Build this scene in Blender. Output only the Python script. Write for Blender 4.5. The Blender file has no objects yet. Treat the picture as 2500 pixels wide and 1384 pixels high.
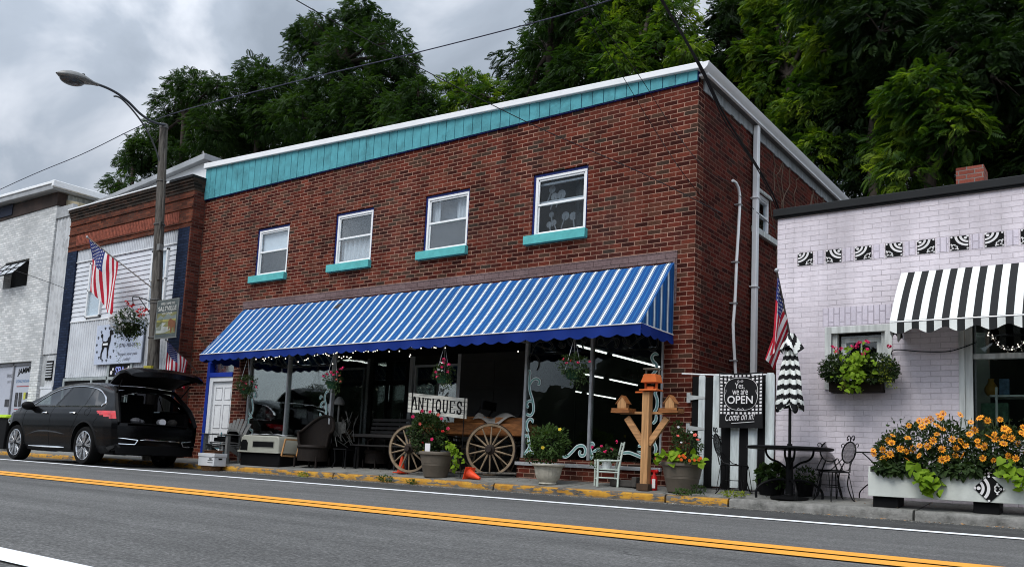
import bpy, bmesh, math, random
import numpy as np
from mathutils import Vector, Matrix
random.seed(7); rng = np.random.default_rng(7)
SC = bpy.context.scene; COL = SC.collection
rad = math.radians
# ---------------------------------------------------------------- camera
CR = np.array([[0.80446889, 0.59212094, 0.0471444], [0.03159818, -0.12191556, 0.99203737], [-0.59315373, 0.79657353, 0.11678722]])
CP = np.array([5.00654257, -10.88187224, 0.39971745]); CF = 2092.4; CY = 885.1
cam = bpy.data.cameras.new('camera'); cam.sensor_width = 36; cam.lens = 36 * CF / 2500; cam.shift_y = (CY - 692) / 2500
cam.clip_start = .05; cam.clip_end = 2000
camo = bpy.data.objects.new('camera', cam); COL.objects.link(camo)
camo.matrix_world = Matrix(((CR[0][0], CR[1][0], -CR[2][0], CP[0]), (CR[0][1], CR[1][1], -CR[2][1], CP[1]), (CR[0][2], CR[1][2], -CR[2][2], CP[2]), (0, 0, 0, 1)))
SC.camera = camo
SC.render.engine = 'CYCLES'; SC.cycles.filter_width = 1.05
SC.render.resolution_x = 1024; SC.render.resolution_y = 566
# ---------------------------------------------------------------- exposure
SC.view_settings.view_transform = 'Standard'; SC.view_settings.look = 'None'
SC.view_settings.exposure = 0.5; SC.view_settings.gamma = 1
# ---------------------------------------------------------------- sky and sun
SUN_EL, SUN_AZ = rad(54), rad(184)      # azimuth clockwise from +Y
W = bpy.data.worlds.new("World"); SC.world = W; W.use_nodes = True
nt = W.node_tree; nt.nodes.clear(); N = nt.nodes.new; L = nt.links.new
out = N('ShaderNodeOutputWorld'); bg = N('ShaderNodeBackground'); bg.inputs[1].default_value = .1
sky = N('ShaderNodeTexSky'); sky.sky_type = 'NISHITA'; sky.sun_disc = False; sky.sun_elevation = SUN_EL; sky.sun_rotation = SUN_AZ
tc = N('ShaderNodeTexCoord'); mp = N('ShaderNodeMapping'); mp.inputs['Scale'].default_value = (1.15, 1.15, 1.5); mp.inputs['Rotation'].default_value = (.0, .3, .9); mp.inputs['Location'].default_value = (3.1, .4, .2)
n1 = N('ShaderNodeTexNoise'); n1.inputs['Scale'].default_value = 3.6; n1.inputs['Detail'].default_value = 6; n1.inputs['Roughness'].default_value = .52; n1.inputs['Distortion'].default_value = .35
r1 = N('ShaderNodeValToRGB'); e = r1.color_ramp.elements
e[0].position = .36; e[0].color = (1.75, 2.02, 2.4, 1); e[1].position = .66; e[1].color = (4.7, 4.9, 5.3, 1)
m2 = r1.color_ramp.elements.new(.5); m2.color = (2.4, 2.72, 3.18, 1)
mx = N('ShaderNodeMix'); mx.data_type = 'RGBA'; mx.inputs[0].default_value = .94
L(tc.outputs['Generated'], mp.inputs[0]); L(mp.outputs[0], n1.inputs['Vector']); L(n1.outputs[0], r1.inputs[0])
sx_ = N('ShaderNodeSeparateXYZ'); L(tc.outputs['Generated'], sx_.inputs[0])
gr_ = N('ShaderNodeMapRange'); L(sx_.outputs[2], gr_.inputs[0]); gr_.inputs[1].default_value = .05; gr_.inputs[2].default_value = 1; gr_.inputs[3].default_value = .78; gr_.inputs[4].default_value = 3.2
mg_ = N('ShaderNodeMix'); mg_.data_type = 'RGBA'; mg_.blend_type = 'MULTIPLY'; mg_.inputs[0].default_value = 1; L(r1.outputs[0], mg_.inputs[6]); g2_ = N('ShaderNodeMapRange'); L(sx_.outputs[1], g2_.inputs[0]); g2_.inputs[1].default_value = -1; g2_.inputs[2].default_value = .9; g2_.inputs[3].default_value = 1.75; g2_.inputs[4].default_value = .66
g3_ = N('ShaderNodeMath'); g3_.operation = 'MULTIPLY'; L(gr_.outputs[0], g3_.inputs[0]); L(g2_.outputs[0], g3_.inputs[1]); L(g3_.outputs[0], mg_.inputs[7])
L(sky.outputs[0], mx.inputs[6]); L(mg_.outputs[2], mx.inputs[7]); L(mx.outputs[2], bg.inputs[0]); L(bg.outputs[0], out.inputs[0])
sun = bpy.data.lights.new('sun', 'SUN'); sun.energy = 1.5; sun.angle = rad(28); sun.color = (1, .97, .92)
suno = bpy.data.objects.new('sun', sun); COL.objects.link(suno)
sd = Vector((math.sin(SUN_AZ) * math.cos(SUN_EL), math.cos(SUN_AZ) * math.cos(SUN_EL), math.sin(SUN_EL)))
suno.rotation_euler = sd.to_track_quat('Z', 'Y').to_euler(); suno.location = (0, -20, 30)
# ---------------------------------------------------------------- helpers
def at(x, y, X=None, Y=None, Z=None):      # a point of the photograph on a plane of the place
    d = CR.T @ np.array([(x - 1250) / CF, -(y - CY) / CF, 1.])
    t = (X - CP[0]) / d[0] if X is not None else (Y - CP[1]) / d[1] if Y is not None else (Z - CP[2]) / d[2]
    return CP + t * d
def depth(p): return float(CR[2] @ (np.array(p) - CP))
class MB:
    def __init__(s): s.v = []; s.f = []; s.m = []
    def add(s, vs, fs, mi=0):
        o = len(s.v); s.v += [tuple(map(float, v)) for v in vs]; s.f += [tuple(int(i) + o for i in f) for f in fs]; s.m += [mi] * len(fs); return s
    def box(s, a, b, mi=0):
        x0, y0, z0 = a; x1, y1, z1 = b
        return s.add([(x0, y0, z0), (x1, y0, z0), (x1, y1, z0), (x0, y1, z0), (x0, y0, z1), (x1, y0, z1), (x1, y1, z1), (x0, y1, z1)],
                     [(0, 3, 2, 1), (4, 5, 6, 7), (0, 1, 5, 4), (1, 2, 6, 5), (2, 3, 7, 6), (3, 0, 4, 7)], mi)
    def ob(s, c, a, b, d, mi=0):   # box from centre and three half axes
        c, a, b, d = map(np.array, (c, a, b, d)); vs = [c + i * a + j * b + k * d for k in (-1, 1) for j in (-1, 1) for i in (-1, 1)]
        return s.add(vs, [(0, 2, 3, 1), (4, 5, 7, 6), (0, 1, 5, 4), (1, 3, 7, 5), (3, 2, 6, 7), (2, 0, 4, 6)], mi)
    def bar(s, p, q, w, h, up=(0, 0, 1), mi=0):   # rectangular bar p->q
        p, q = np.array(p, float), np.array(q, float); d = q - p; l = np.linalg.norm(d); d /= l
        u = np.array(up, float); r = np.cross(d, u)
        if np.linalg.norm(r) < 1e-4: r = np.cross(d, (1, 0, 0))
        r /= np.linalg.norm(r); u = np.cross(r, d)
        return s.ob((p + q) / 2, d * l / 2, r * w / 2, u * h / 2, mi)
    def tube(s, pts, r, n=8, mi=0, cap=True):
        pts = [np.array(p, float) for p in pts]; k = len(pts); rs = r if hasattr(r, '__len__') else [r] * k
        vs = []; prev = None
        for i, p in enumerate(pts):
            d = pts[min(i + 1, k - 1)] - pts[max(i - 1, 0)]; d = d / (np.linalg.norm(d) + 1e-9)
            if prev is None:
                a = np.cross(d, (0, 0, 1)); a = a if np.linalg.norm(a) > .05 else np.cross(d, (1, 0, 0))
            else: a = prev - d * (prev @ d)
            a = a / (np.linalg.norm(a) + 1e-9); prev = a; b = np.cross(d, a)
            vs += [p + rs[i] * (math.cos(t) * a + math.sin(t) * b) for t in np.arange(n) * 2 * math.pi / n]
        fs = [(i * n + j, i * n + (j + 1) % n, (i + 1) * n + (j + 1) % n, (i + 1) * n + j) for i in range(k - 1) for j in range(n)]
        if cap: fs += [tuple(range(n - 1, -1, -1)), tuple(range((k - 1) * n, k * n))]
        return s.add(vs, fs, mi)
    def lathe(s, c, prof, n=24, mi=0, ax=(0, 0, 1), fn=None, cap=True):
        ax = np.array(ax, float); ax /= np.linalg.norm(ax); a = np.cross(ax, (0, 0, 1)); a = a if np.linalg.norm(a) > .05 else np.array((1., 0, 0)); a /= np.linalg.norm(a); b = np.cross(ax, a)
        vs = []; c = np.array(c, float)
        for i, (r, z) in enumerate(prof):
            for j in range(n):
                t = 2 * math.pi * j / n; rr = r * (fn(t, i) if fn else 1)
                vs.append(c + ax * z + rr * (math.cos(t) * a + math.sin(t) * b))
        k = len(prof); fs = [(i * n + j, i * n + (j + 1) % n, (i + 1) * n + (j + 1) % n, (i + 1) * n + j) for i in range(k - 1) for j in range(n)]
        if cap: fs += [tuple(range(n - 1, -1, -1)), tuple(range((k - 1) * n, k * n))]
        return s.add(vs, fs, mi)
    def ball(s, c, r, nu=12, nv=8, mi=0):
        r = r if hasattr(r, '__len__') else (r, r, r)
        vs = []; 
        for i in range(nv + 1):
            p = math.pi * (i / nv - .5) * .999
            vs += [(c[0] + r[0] * math.cos(p) * math.cos(t), c[1] + r[1] * math.cos(p) * math.sin(t), c[2] + r[2] * math.sin(p)) for t in np.arange(nu) * 2 * math.pi / nu]
        fs = [(i * nu + j, i * nu + (j + 1) % nu, (i + 1) * nu + (j + 1) % nu, (i + 1) * nu + j) for i in range(nv) for j in range(nu)]
        return s.add(vs, fs, mi)
    def prism(s, poly, ax, lo, hi, mi=0):   # polygon in the plane across axis ax, from lo to hi
        def P(u, w, t): return {'y': (u, t, w), 'x': (t, u, w), 'z': (u, w, t)}[ax]
        n = len(poly); vs = [P(u, w, lo) for u, w in poly] + [P(u, w, hi) for u, w in poly]
        return s.add(vs, [tuple(range(n)), tuple(range(2 * n - 1, n - 1, -1))] + [(i, (i + 1) % n, n + (i + 1) % n, n + i) for i in range(n)], mi)
    def grid(s, fn, nu, nv, mi=0, sel=None):
        vs = [fn(i / nu, j / nv) for i in range(nu + 1) for j in range(nv + 1)]
        fs = []; ms = []
        for i in range(nu):
            for j in range(nv):
                m = sel((i + .5) / nu, (j + .5) / nv) if sel else mi
                if m is None: continue
                fs.append((i * (nv + 1) + j, (i + 1) * (nv + 1) + j, (i + 1) * (nv + 1) + j + 1, i * (nv + 1) + j + 1)); ms.append(m)
        o = len(s.v); s.v += [tuple(map(float, v)) for v in vs]; s.f += [tuple(k + o for k in f) for f in fs]; s.m += ms; return s
    def wall(s, axis, const, u0, u1, z0, z1, holes, th, mi=0):   # wall with real openings; th = signed thickness
        us = sorted({u0, u1} | {h for H in holes for h in H[:2]}); zs = sorted({z0, z1} | {h for H in holes for h in H[2:]})
        def full(i, j):
            if i < 0 or j < 0 or i >= len(us) - 1 or j >= len(zs) - 1: return False
            u = (us[i] + us[i + 1]) / 2; z = (zs[j] + zs[j + 1]) / 2
            return not any(H[0] < u < H[1] and H[2] < z < H[3] for H in holes)
        def P(u, d, z): return (u, const + d, z) if axis == 'y' else (const + d, u, z)
        for i in range(len(us) - 1):
            for j in range(len(zs) - 1):
                if not full(i, j): continue
                a, b, c, d = us[i], us[i + 1], zs[j], zs[j + 1]
                for t in (0, th): s.add([P(a, t, c), P(b, t, c), P(b, t, d), P(a, t, d)], [(0, 1, 2, 3)], mi)
                if not full(i - 1, j): s.add([P(a, 0, c), P(a, th, c), P(a, th, d), P(a, 0, d)], [(0, 1, 2, 3)], mi)
                if not full(i + 1, j): s.add([P(b, 0, c), P(b, th, c), P(b, th, d), P(b, 0, d)], [(0, 1, 2, 3)], mi)
                if not full(i, j - 1): s.add([P(a, 0, c), P(b, 0, c), P(b, th, c), P(a, th, c)], [(0, 1, 2, 3)], mi)
                if not full(i, j + 1): s.add([P(a, 0, d), P(b, 0, d), P(b, th, d), P(a, th, d)], [(0, 1, 2, 3)], mi)
        return s
    def text(s, body, o, right, up, w, h, mi=0, lift=.003, bold=.0, shear=0.):   # lettering fitted in a w x h box whose lower left corner is o
        cu = bpy.data.curves.new('t', 'FONT'); cu.body = body; cu.offset = bold; cu.shear = shear; cu.resolution_u = 3
        t = bpy.data.objects.new('t', cu); COL.objects.link(t); bpy.context.view_layer.update()
        me = t.evaluated_get(bpy.context.evaluated_depsgraph_get()).to_mesh()
        V = np.array([v.co[:] for v in me.vertices]); F = [tuple(p.vertices) for p in me.polygons]
        t.to_mesh_clear(); bpy.data.objects.remove(t); bpy.data.curves.remove(cu)
        mn = V.min(0); sz = V.max(0) - mn; V = (V - mn) / np.maximum(sz, 1e-6)
        o, right, up = map(lambda a: np.array(a, float), (o, right, up)); nrm = np.cross(right, up)
        return s.add([o + right * w * v[0] + up * h * v[1] + nrm * lift for v in V], F, mi)
OFF = {}
def off(o): return OFF.get(o.name, (0, 0, 0)) if o else (0, 0, 0)
def tagit(o, label=None, cat=None, group=None, kind=None):
    if label: o['label'] = label
    if cat: o['category'] = cat
    if group: o['group'] = group
    if kind: o['kind'] = kind
    return o
def thing(name, label, cat, loc=(0, 0, 0), group=None, kind=None):
    o = bpy.data.objects.new(name, None); COL.objects.link(o); o.location = loc; o.empty_display_size = .1; OFF[o.name] = tuple(loc)
    return tagit(o, label, cat, group, kind)
def part(mb, name, mats, parent=None, smooth=40, label=None, bevel=0, recalc=True, loc=None):
    me = bpy.data.meshes.new(name)
    base = np.array(loc if loc is not None else off(parent), float)
    V = np.array(mb.v, float) - base
    me.from_pydata(V.tolist(), [], mb.f)
    mats = mats if isinstance(mats, (list, tuple)) else [mats]
    for m in mats: me.materials.append(m)
    if len(mats) > 1: me.polygons.foreach_set('material_index', mb.m)
    if recalc:
        bm = bmesh.new(); bm.from_mesh(me); bmesh.ops.recalc_face_normals(bm, faces=bm.faces); bm.to_mesh(me); bm.free()
    if smooth:
        me.polygons.foreach_set('use_smooth', [True] * len(me.polygons)); me.set_sharp_from_angle(angle=rad(smooth))
    o = bpy.data.objects.new(name, me); COL.objects.link(o); OFF[o.name] = tuple(base)
    if parent: o.parent = parent; o.location = tuple(base - np.array(off(parent)))
    else: o.location = tuple(base)
    if label: o['label'] = label
    if bevel:
        b = o.modifiers.new('b', 'BEVEL'); b.width = bevel; b.segments = 2; b.limit_method = 'ANGLE'; b.angle_limit = rad(50)
    return o
def solo(mb, name, mats, label, cat, loc=(0, 0, 0), group=None, kind=None, **k):
    return tagit(part(mb, name, mats, None, loc=loc, **k), label, cat, group, kind)
def struct(mb, name, mats, **k):
    o = part(mb, name, mats, None, **k); o['kind'] = 'structure'; return o
def kids(o): return [c for c in bpy.data.objects if c.parent is o]
def dup(root, loc, rz=0, label=None, scale=1):
    def cp(o, par):
        c = o.copy(); COL.objects.link(c); c.parent = par
        for ch in kids(o):
            if ch is not c: cp(ch, c)
        return c
    r = cp(root, None); r.location = loc; r.rotation_euler = (0, 0, rz); r.scale = (scale,) * 3
    if label: r['label'] = label
    return r
# ---------------------------------------------------------------- materials
def nodes(m):
    m.use_nodes = True; t = m.node_tree; b = t.nodes['Principled BSDF']; return t, b
def uvec(t, mode='wall', sc=1):
    tc = t.nodes.new('ShaderNodeTexCoord'); sp = t.nodes.new('ShaderNodeSeparateXYZ'); t.links.new(tc.outputs['Object'], sp.inputs[0])
    ad = t.nodes.new('ShaderNodeMath'); ad.operation = 'ADD'; t.links.new(sp.outputs[0], ad.inputs[0]); t.links.new(sp.outputs[1], ad.inputs[1])
    cb = t.nodes.new('ShaderNodeCombineXYZ'); 
    if mode == 'soldier': t.links.new(sp.outputs[2], cb.inputs[0]); t.links.new(ad.outputs[0], cb.inputs[1])
    else: t.links.new(ad.outputs[0], cb.inputs[0]); t.links.new(sp.outputs[2], cb.inputs[1])
    return cb.outputs[0], tc.outputs['Object'], sp
def ramp(t, fac, stops, const=False):
    r = t.nodes.new('ShaderNodeValToRGB'); t.links.new(fac, r.inputs[0]); el = r.color_ramp.elements
    if const: r.color_ramp.interpolation = 'CONSTANT'
    while len(el) < len(stops): el.new(.5)
    for e, (p, c) in zip(el, stops): e.position = p; e.color = (*c, 1) if len(c) == 3 else c
    return r.outputs[0]
def noise(t, vec, sc, det=4, rough=.55, dist=0):
    n = t.nodes.new('ShaderNodeTexNoise'); n.inputs['Scale'].default_value = sc; n.inputs['Detail'].default_value = det; n.inputs['Roughness'].default_value = rough; n.inputs['Distortion'].default_value = dist
    if vec is not None: t.links.new(vec, n.inputs['Vector'])
    return n.outputs[0]
def mixc(t, fac, a, b, mode='MIX'):
    m = t.nodes.new('ShaderNodeMix'); m.data_type = 'RGBA'; m.blend_type = mode
    for i, x in ((0, fac), (6, a), (7, b)):
        if hasattr(x, 'links') or hasattr(x, 'is_linked'): t.links.new(x, m.inputs[i])
        else: m.inputs[i].default_value = x if i == 0 else (*x, 1)
    return m.outputs[2]
def bump(t, b, h, st, dist=.01):
    n = t.nodes.new('ShaderNodeBump'); n.inputs['Strength'].default_value = st; n.inputs['Distance'].default_value = dist
    t.links.new(h, n.inputs['Height']); t.links.new(n.outputs[0], b.inputs['Normal']); return n
def P(name, c, rough=.6, metal=0, var=.25, sc=6, bmp=0, bsc=60, spec=.25, coat=0, emit=0, stretch=None, dirt=0):
    m = bpy.data.materials.new(name); t, b = nodes(m)
    tc = t.nodes.new('ShaderNodeTexCoord'); v = tc.outputs['Object']
    if stretch:
        mp = t.nodes.new('ShaderNodeMapping'); mp.inputs['Scale'].default_value = stretch; t.links.new(v, mp.inputs[0]); v = mp.outputs[0]
    n = noise(t, v, sc, 5, .6)
    lo = tuple(x * (1 - var) for x in c); hi = tuple(min(1, x * (1 + var)) for x in c)
    col = ramp(t, n, [(.3, lo), (.7, hi)])
    if dirt:
        d = ramp(t, noise(t, v, sc * .35, 8, .7), [(.52, (0, 0, 0)), (.62, (1, 1, 1))]); col = mixc(t, d, col, tuple(x * (1 - dirt) for x in c))
    t.links.new(col, b.inputs['Base Color'])
    rr = t.nodes.new('ShaderNodeMapRange'); t.links.new(n, rr.inputs[0]); rr.inputs[3].default_value = max(0, rough - .1); rr.inputs[4].default_value = min(1, rough + .1); t.links.new(rr.outputs[0], b.inputs['Roughness'])
    b.inputs['Metallic'].default_value = metal; b.inputs['Specular IOR Level'].default_value = spec; b.inputs['Coat Weight'].default_value = coat; b.inputs['Coat Roughness'].default_value = .03
    if emit: t.links.new(col, b.inputs['Emission Color']); b.inputs['Emission Strength'].default_value = emit
    if bmp: bump(t, b, noise(t, v, bsc, 4), bmp, .004)
    return m
def brick(name, stops, mortar, rough=.8, w=.2132, h=.0677, ms=.0055, bmp=.6, squash=None, mode='wall', stain=.0, stainc=(.06, .05, .045), dist=.004, paint=0, vary=.35, drip=0):
    m = bpy.data.materials.new(name); t, b = nodes(m); v, ov, _ = uvec(t, mode)
    wob = noise(t, ov, 9, 2)
    va = t.nodes.new('ShaderNodeVectorMath'); va.operation = 'MULTIPLY_ADD'; t.links.new(wob, va.inputs[0]); va.inputs[1].default_value = (dist, dist, 0); t.links.new(v, va.inputs[2])
    k = t.nodes.new('ShaderNodeTexBrick'); t.links.new(va.outputs[0], k.inputs['Vector']); k.offset = .5
    k.inputs['Color1'].default_value = (0, 0, 0, 1); k.inputs['Color2'].default_value = (1, 1, 1, 1); k.inputs['Mortar'].default_value = (.5, .5, .5, 1)
    k.inputs['Scale'].default_value = 1; k.inputs['Mortar Size'].default_value = ms; k.inputs['Mortar Smooth'].default_value = .15; k.inputs['Brick Width'].default_value = w; k.inputs['Row Height'].default_value = h; k.inputs['Bias'].default_value = 0
    if squash: k.squash = .5; k.squash_frequency = squash
    col = ramp(t, k.outputs['Color'], stops)
    fine = noise(t, ov, 40, 5, .7); col = mixc(t, 1, col, ramp(t, fine, [(.3, (1 - vary,) * 3), (.7, (1 + vary * .6,) * 3)]), 'MULTIPLY')
    big = noise(t, ov, .9, 6, .6); col = mixc(t, 1, col, ramp(t, big, [(.3, (.8,) * 3), (.7, (1.15,) * 3)]), 'MULTIPLY')
    if stain: col = mixc(t, ramp(t, noise(t, ov, .55, 8, .72, .3), [(.5, (0, 0, 0)), (.72, (stain,) * 3)]), col, stainc)
    if drip:
        mpd = t.nodes.new('ShaderNodeMapping'); mpd.inputs['Scale'].default_value = (1.9, 1.9, .22); t.links.new(ov, mpd.inputs[0])
        dr_ = ramp(t, noise(t, mpd.outputs[0], 1.5, 7, .65), [(.40, (1 - drip * .75,) * 3), (.56, (1,) * 3), (.74, (1 + drip * .25,) * 3)])
    mo = mixc(t, ramp(t, noise(t, ov, 2.2, 5), [(.35, (0,) * 3), (.65, (1,) * 3)]), mortar, tuple(x * .7 for x in mortar))
    col = mixc(t, k.outputs['Fac'], col, mo)
    if drip: col = mixc(t, 1, col, dr_, 'MULTIPLY')
    t.links.new(col, b.inputs['Base Color']); b.inputs['Roughness'].default_value = rough; b.inputs['Specular IOR Level'].default_value = .1
    iv = t.nodes.new('ShaderNodeMath'); iv.operation = 'MULTIPLY_ADD'; t.links.new(k.outputs['Fac'], iv.inputs[0]); iv.inputs[1].default_value = -1; t.links.new(fine, iv.inputs[2])
    bump(t, b, iv.outputs[0], bmp, .006)
    return m
def glass(name, tint=(.8, .85, .85), refl=.5, ior=1.5, rough=.0, dirty=.0, base=.04):
    m = bpy.data.materials.new(name); m.use_nodes = True; t = m.node_tree; t.nodes.clear(); N = t.nodes.new
    o = N('ShaderNodeOutputMaterial'); mx = N('ShaderNodeMixShader'); tr = N('ShaderNodeBsdfTransparent'); tr.inputs[0].default_value = (*tint, 1)
    gl = N('ShaderNodeBsdfGlossy'); gl.inputs['Roughness'].default_value = rough; gl.inputs[0].default_value = (1, 1, 1, 1)
    fr = N('ShaderNodeFresnel'); fr.inputs[0].default_value = ior
    mt = N('ShaderNodeMath'); mt.operation = 'MULTIPLY_ADD'; mt.inputs[1].default_value = refl; mt.inputs[2].default_value = base; mt.use_clamp = True
    t.links.new(fr.outputs[0], mt.inputs[0]); t.links.new(mt.outputs[0], mx.inputs[0]); t.links.new(tr.outputs[0], mx.inputs[1]); t.links.new(gl.outputs[0], mx.inputs[2])
    tc = N('ShaderNodeTexCoord'); n = noise(t, tc.outputs['Object'], 1.7, 3); bp = N('ShaderNodeBump'); bp.inputs['Strength'].default_value = .03; bp.inputs['Distance'].default_value = .05; t.links.new(n, bp.inputs['Height']); t.links.new(bp.outputs[0], gl.inputs['Normal'])
    t.links.new(mx.outputs[0], o.inputs[0]); return m
def leafmat(name, stops, trans=.35, rough=.6, sc=.8, tcol=None):
    m = bpy.data.materials.new(name); t, b = nodes(m); tc = t.nodes.new('ShaderNodeTexCoord')
    n = noise(t, tc.outputs['Object'], sc, 3, .7)
    col = ramp(t, n, stops); t.links.new(col, b.inputs['Base Color']); b.inputs['Roughness'].default_value = rough; b.inputs['Specular IOR Level'].default_value = .14
    tl = t.nodes.new('ShaderNodeBsdfTranslucent'); t.links.new(mixc(t, 1, col, (1.5, 1.6, .5), 'MULTIPLY'), tl.inputs[0])
    mx = t.nodes.new('ShaderNodeMixShader'); mx.inputs[0].default_value = trans
    t.links.new(b.outputs[0], mx.inputs[1]); t.links.new(tl.outputs[0], mx.inputs[2]); t.links.new(mx.outputs[0], t.nodes['Material Output'].inputs[0]); return m
def emat(name, c, s):
    m = bpy.data.materials.new(name); t, b = nodes(m); b.inputs['Base Color'].default_value = (*c, 1); b.inputs['Emission Color'].default_value = (*c, 1); b.inputs['Emission Strength'].default_value = s; return m
M = {}
red = [(.0, (.034, .0068, .0045)), (.25, (.078, .0135, .008)), (.5, (.122, .022, .012)), (.72, (.165, .038, .022)), (.88, (.082, .036, .022)), (1., (.046, .031, .023))]
M['brick'] = brick('red_brick', red, (.42, .25, .185), stain=.4, ms=.0052, drip=.38)
M['brick_side'] = brick('red_brick_side', [(a, (c[0] * .72, c[1] * .5, c[2] * .5)) for a, c in red], (.16, .085, .065), squash=6, stain=.4, stainc=(.03, .02, .02))  # front brick darkened all over: the alley's shade is put into the colour
M['lintel'] = brick('painted_lintel_brick', [(0, (.15, .1, .1)), (1, (.2, .14, .14))], (.07, .045, .045), h=.085, w=.3, ms=.004)
M['orange_brick'] = brick('old_orange_brick', [(0, (.08, .026, .016)), (.5, (.14, .04, .022)), (1, (.19, .062, .035))], (.07, .05, .04), stain=.95, stainc=(.035, .032, .028), ms=.004)
M['dark_brick'] = brick('dark_side_brick', [(0, (.05, .015, .012)), (.5, (.11, .03, .02)), (1, (.16, .045, .03))], (.12, .08, .065), stain=.5, stainc=(.03, .03, .03))
M['navy_brick'] = brick('navy_painted_brick', [(0, (.012, .02, .045)), (1, (.022, .036, .075))], (.006, .01, .022), bmp=.9)
M['white_brick'] = brick('worn_white_brick', [(0, (.5, .51, .51)), (.5, (.6, .61, .61)), (1, (.72, .72, .71))], (.42, .43, .43), stain=.55, stainc=(.33, .34, .35), bmp=.5, vary=.18)
M['pink_brick'] = brick('pale_lilac_painted_brick', [(0, (.68, .62, .665)), (.5, (.71, .65, .695)), (1, (.75, .685, .73))], (.61, .55, .59), bmp=.7, vary=.08, drip=.16, ms=.0038, stain=.2, stainc=(.52, .46, .49), dist=.022, h=.066, w=.215)
M['pink_soldier'] = brick('pale_lilac_soldier_brick', [(0, (.62, .57, .64)), (1, (.68, .62, .69))], (.52, .47, .53), bmp=1., vary=.1, ms=.006, mode='soldier')
M['chimney_brick'] = brick('chimney_brick', [(0, (.2, .05, .035)), (1, (.33, .1, .07))], (.25, .2, .18), ms=.008, dist=.015)
M['teal'] = P('turquoise_board', (.082, .315, .36), .7, var=.2, sc=5, bmp=.4, bsc=25, dirt=.3, spec=.25)
M['teal_trim'] = P('turquoise_sill', (.10, .43, .43), .6, var=.12, sc=8, bmp=.2, dirt=.15)
M['white'] = P('white_paint', (.74, .75, .76), .5, var=.06, sc=5, bmp=.05)
M['white_old'] = P('weathered_white_wood', (.5, .52, .5), .7, var=.3, sc=3, bmp=.4, bsc=20, stretch=(6, 6, .6))
M['white_metal'] = P('white_metal', (.82, .83, .84), .35, var=.05, sc=3)
M['siding'] = P('white_siding', (.60, .62, .66), .5, var=.1, sc=2, dirt=.15)
M['grey_board'] = P('grey_frieze_board', (.3, .32, .33), .8, var=.35, sc=4, stretch=(3, 3, .5))
M['navy'] = P('navy_trim', (.010, .022, .14), .45, var=.15)
M['blue_trim'] = P('blue_door_frame', (.008, .035, .30), .45, var=.15)
M['black'] = P('black_paint', (.005, .005, .0055), .6, var=.3, spec=.12)
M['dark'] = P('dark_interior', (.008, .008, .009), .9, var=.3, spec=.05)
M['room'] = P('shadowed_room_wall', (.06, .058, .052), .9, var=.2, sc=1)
M['iron'] = P('black_wrought_iron', (.004, .004, .0045), .5, var=.3, spec=.15)
M['steel'] = P('aluminium_frame', (.42, .43, .44), .4, metal=.4, var=.15, sc=10)
M['chrome'] = P('chrome', (.75, .76, .78), .12, metal=1, var=.05)
M['roof'] = P('roof_membrane', (.12, .12, .12), .9, bmp=.3)
M['metal_roof'] = P('grey_metal_roof', (.35, .36, .37), .5, metal=.3, var=.2, sc=2)
M['black_metal'] = P('black_roof_edge', (.008, .009, .010), .6, var=.4, sc=1.5, dirt=.3)
M['glass'] = glass('window_glass', refl=.9, base=.04)
M['glass_up'] = glass('upper_window_glass', tint=(.9, .93, .95), refl=.16, base=.0)
M['shop_glass'] = glass('shop_glass', tint=(.85, .9, .88), refl=.75, base=.015)
M['curtain'] = P('net_curtain', (.55, .56, .57), .9, var=.18, sc=5, stretch=(9, 9, .5))
M['screen'] = P('insect_screen', (.035, .038, .04), .9, var=.12, sc=2)
M['blind'] = P('pale_blind', (.75, .78, .8), .8, var=.05)
# weathered utility pole and woods
M['pole'] = P('weathered_pole', (.105, .095, .083), .9, var=.5, sc=5, bmp=.6, bsc=18, stretch=(7, 7, .5), dirt=.75)
M['cedar'] = P('cedar_wood', (.44, .235, .10), .6, var=.35, sc=4, bmp=.2, stretch=(9, 9, .7))
M['cedar_h'] = P('cedar_wood_board', (.42, .22, .095), .6, var=.4, sc=4, bmp=.2, stretch=(.8, 9, 9))
M['wagon_wood'] = P('varnished_wagon_wood', (.26, .10, .03), .5, var=.6, sc=3, bmp=.2, stretch=(.9, 9, 9))
M['spoke'] = P('aged_wheel_wood', (.23, .17, .11), .75, var=.4, sc=9)
M['rust'] = P('rusted_hub', (.03, .022, .018), .8, var=.5, sc=20)
M['orange'] = P('orange_feeder_plastic', (.62, .14, .03), .55, var=.15)
M['cone'] = P('traffic_cone_orange', (.8, .07, .02), .45, var=.15, dirt=.2)
M['planter'] = P('taupe_resin_planter', (.13, .108, .084), .55, var=.12, sc=12, bmp=.1)
M['urn'] = P('aged_stone_urn', (.42, .39, .32), .8, var=.2, sc=14, bmp=.4, bsc=90)
M['soil'] = P('potting_soil', (.03, .022, .016), .95, var=.5, bmp=.8)
M['grey_plastic'] = P('grey_plastic', (.17, .17, .165), .5, var=.1)
M['beige_plastic'] = P('beige_plastic', (.33, .33, .28), .45, var=.07)
M['wicker'] = P('dark_wicker', (.011, .007, .005), .7, var=.5, sc=30, bmp=.8, bsc=50)
M['basket'] = P('brown_basket_weave', (.16, .08, .035), .8, var=.5, sc=35, bmp=.9, bsc=45)
M['cardboard'] = P('white_cardboard', (.58, .59, .61), .7, var=.06)
M['mint'] = P('pale_mint_paint', (.55, .62, .55), .5, var=.1)
M['red'] = P('glossy_red', (.45, .012, .012), .3, var=.1)
M['lime'] = P('lime_bin_lid', (.42, .6, .03), .45, var=.1)
M['dgreen'] = P('dark_green_plastic', (.015, .06, .03), .45)
M['rope'] = P('dark_bench_slat', (.022, .020, .019), .7, var=.3, sc=5, stretch=(.6, 8, 8))
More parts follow.
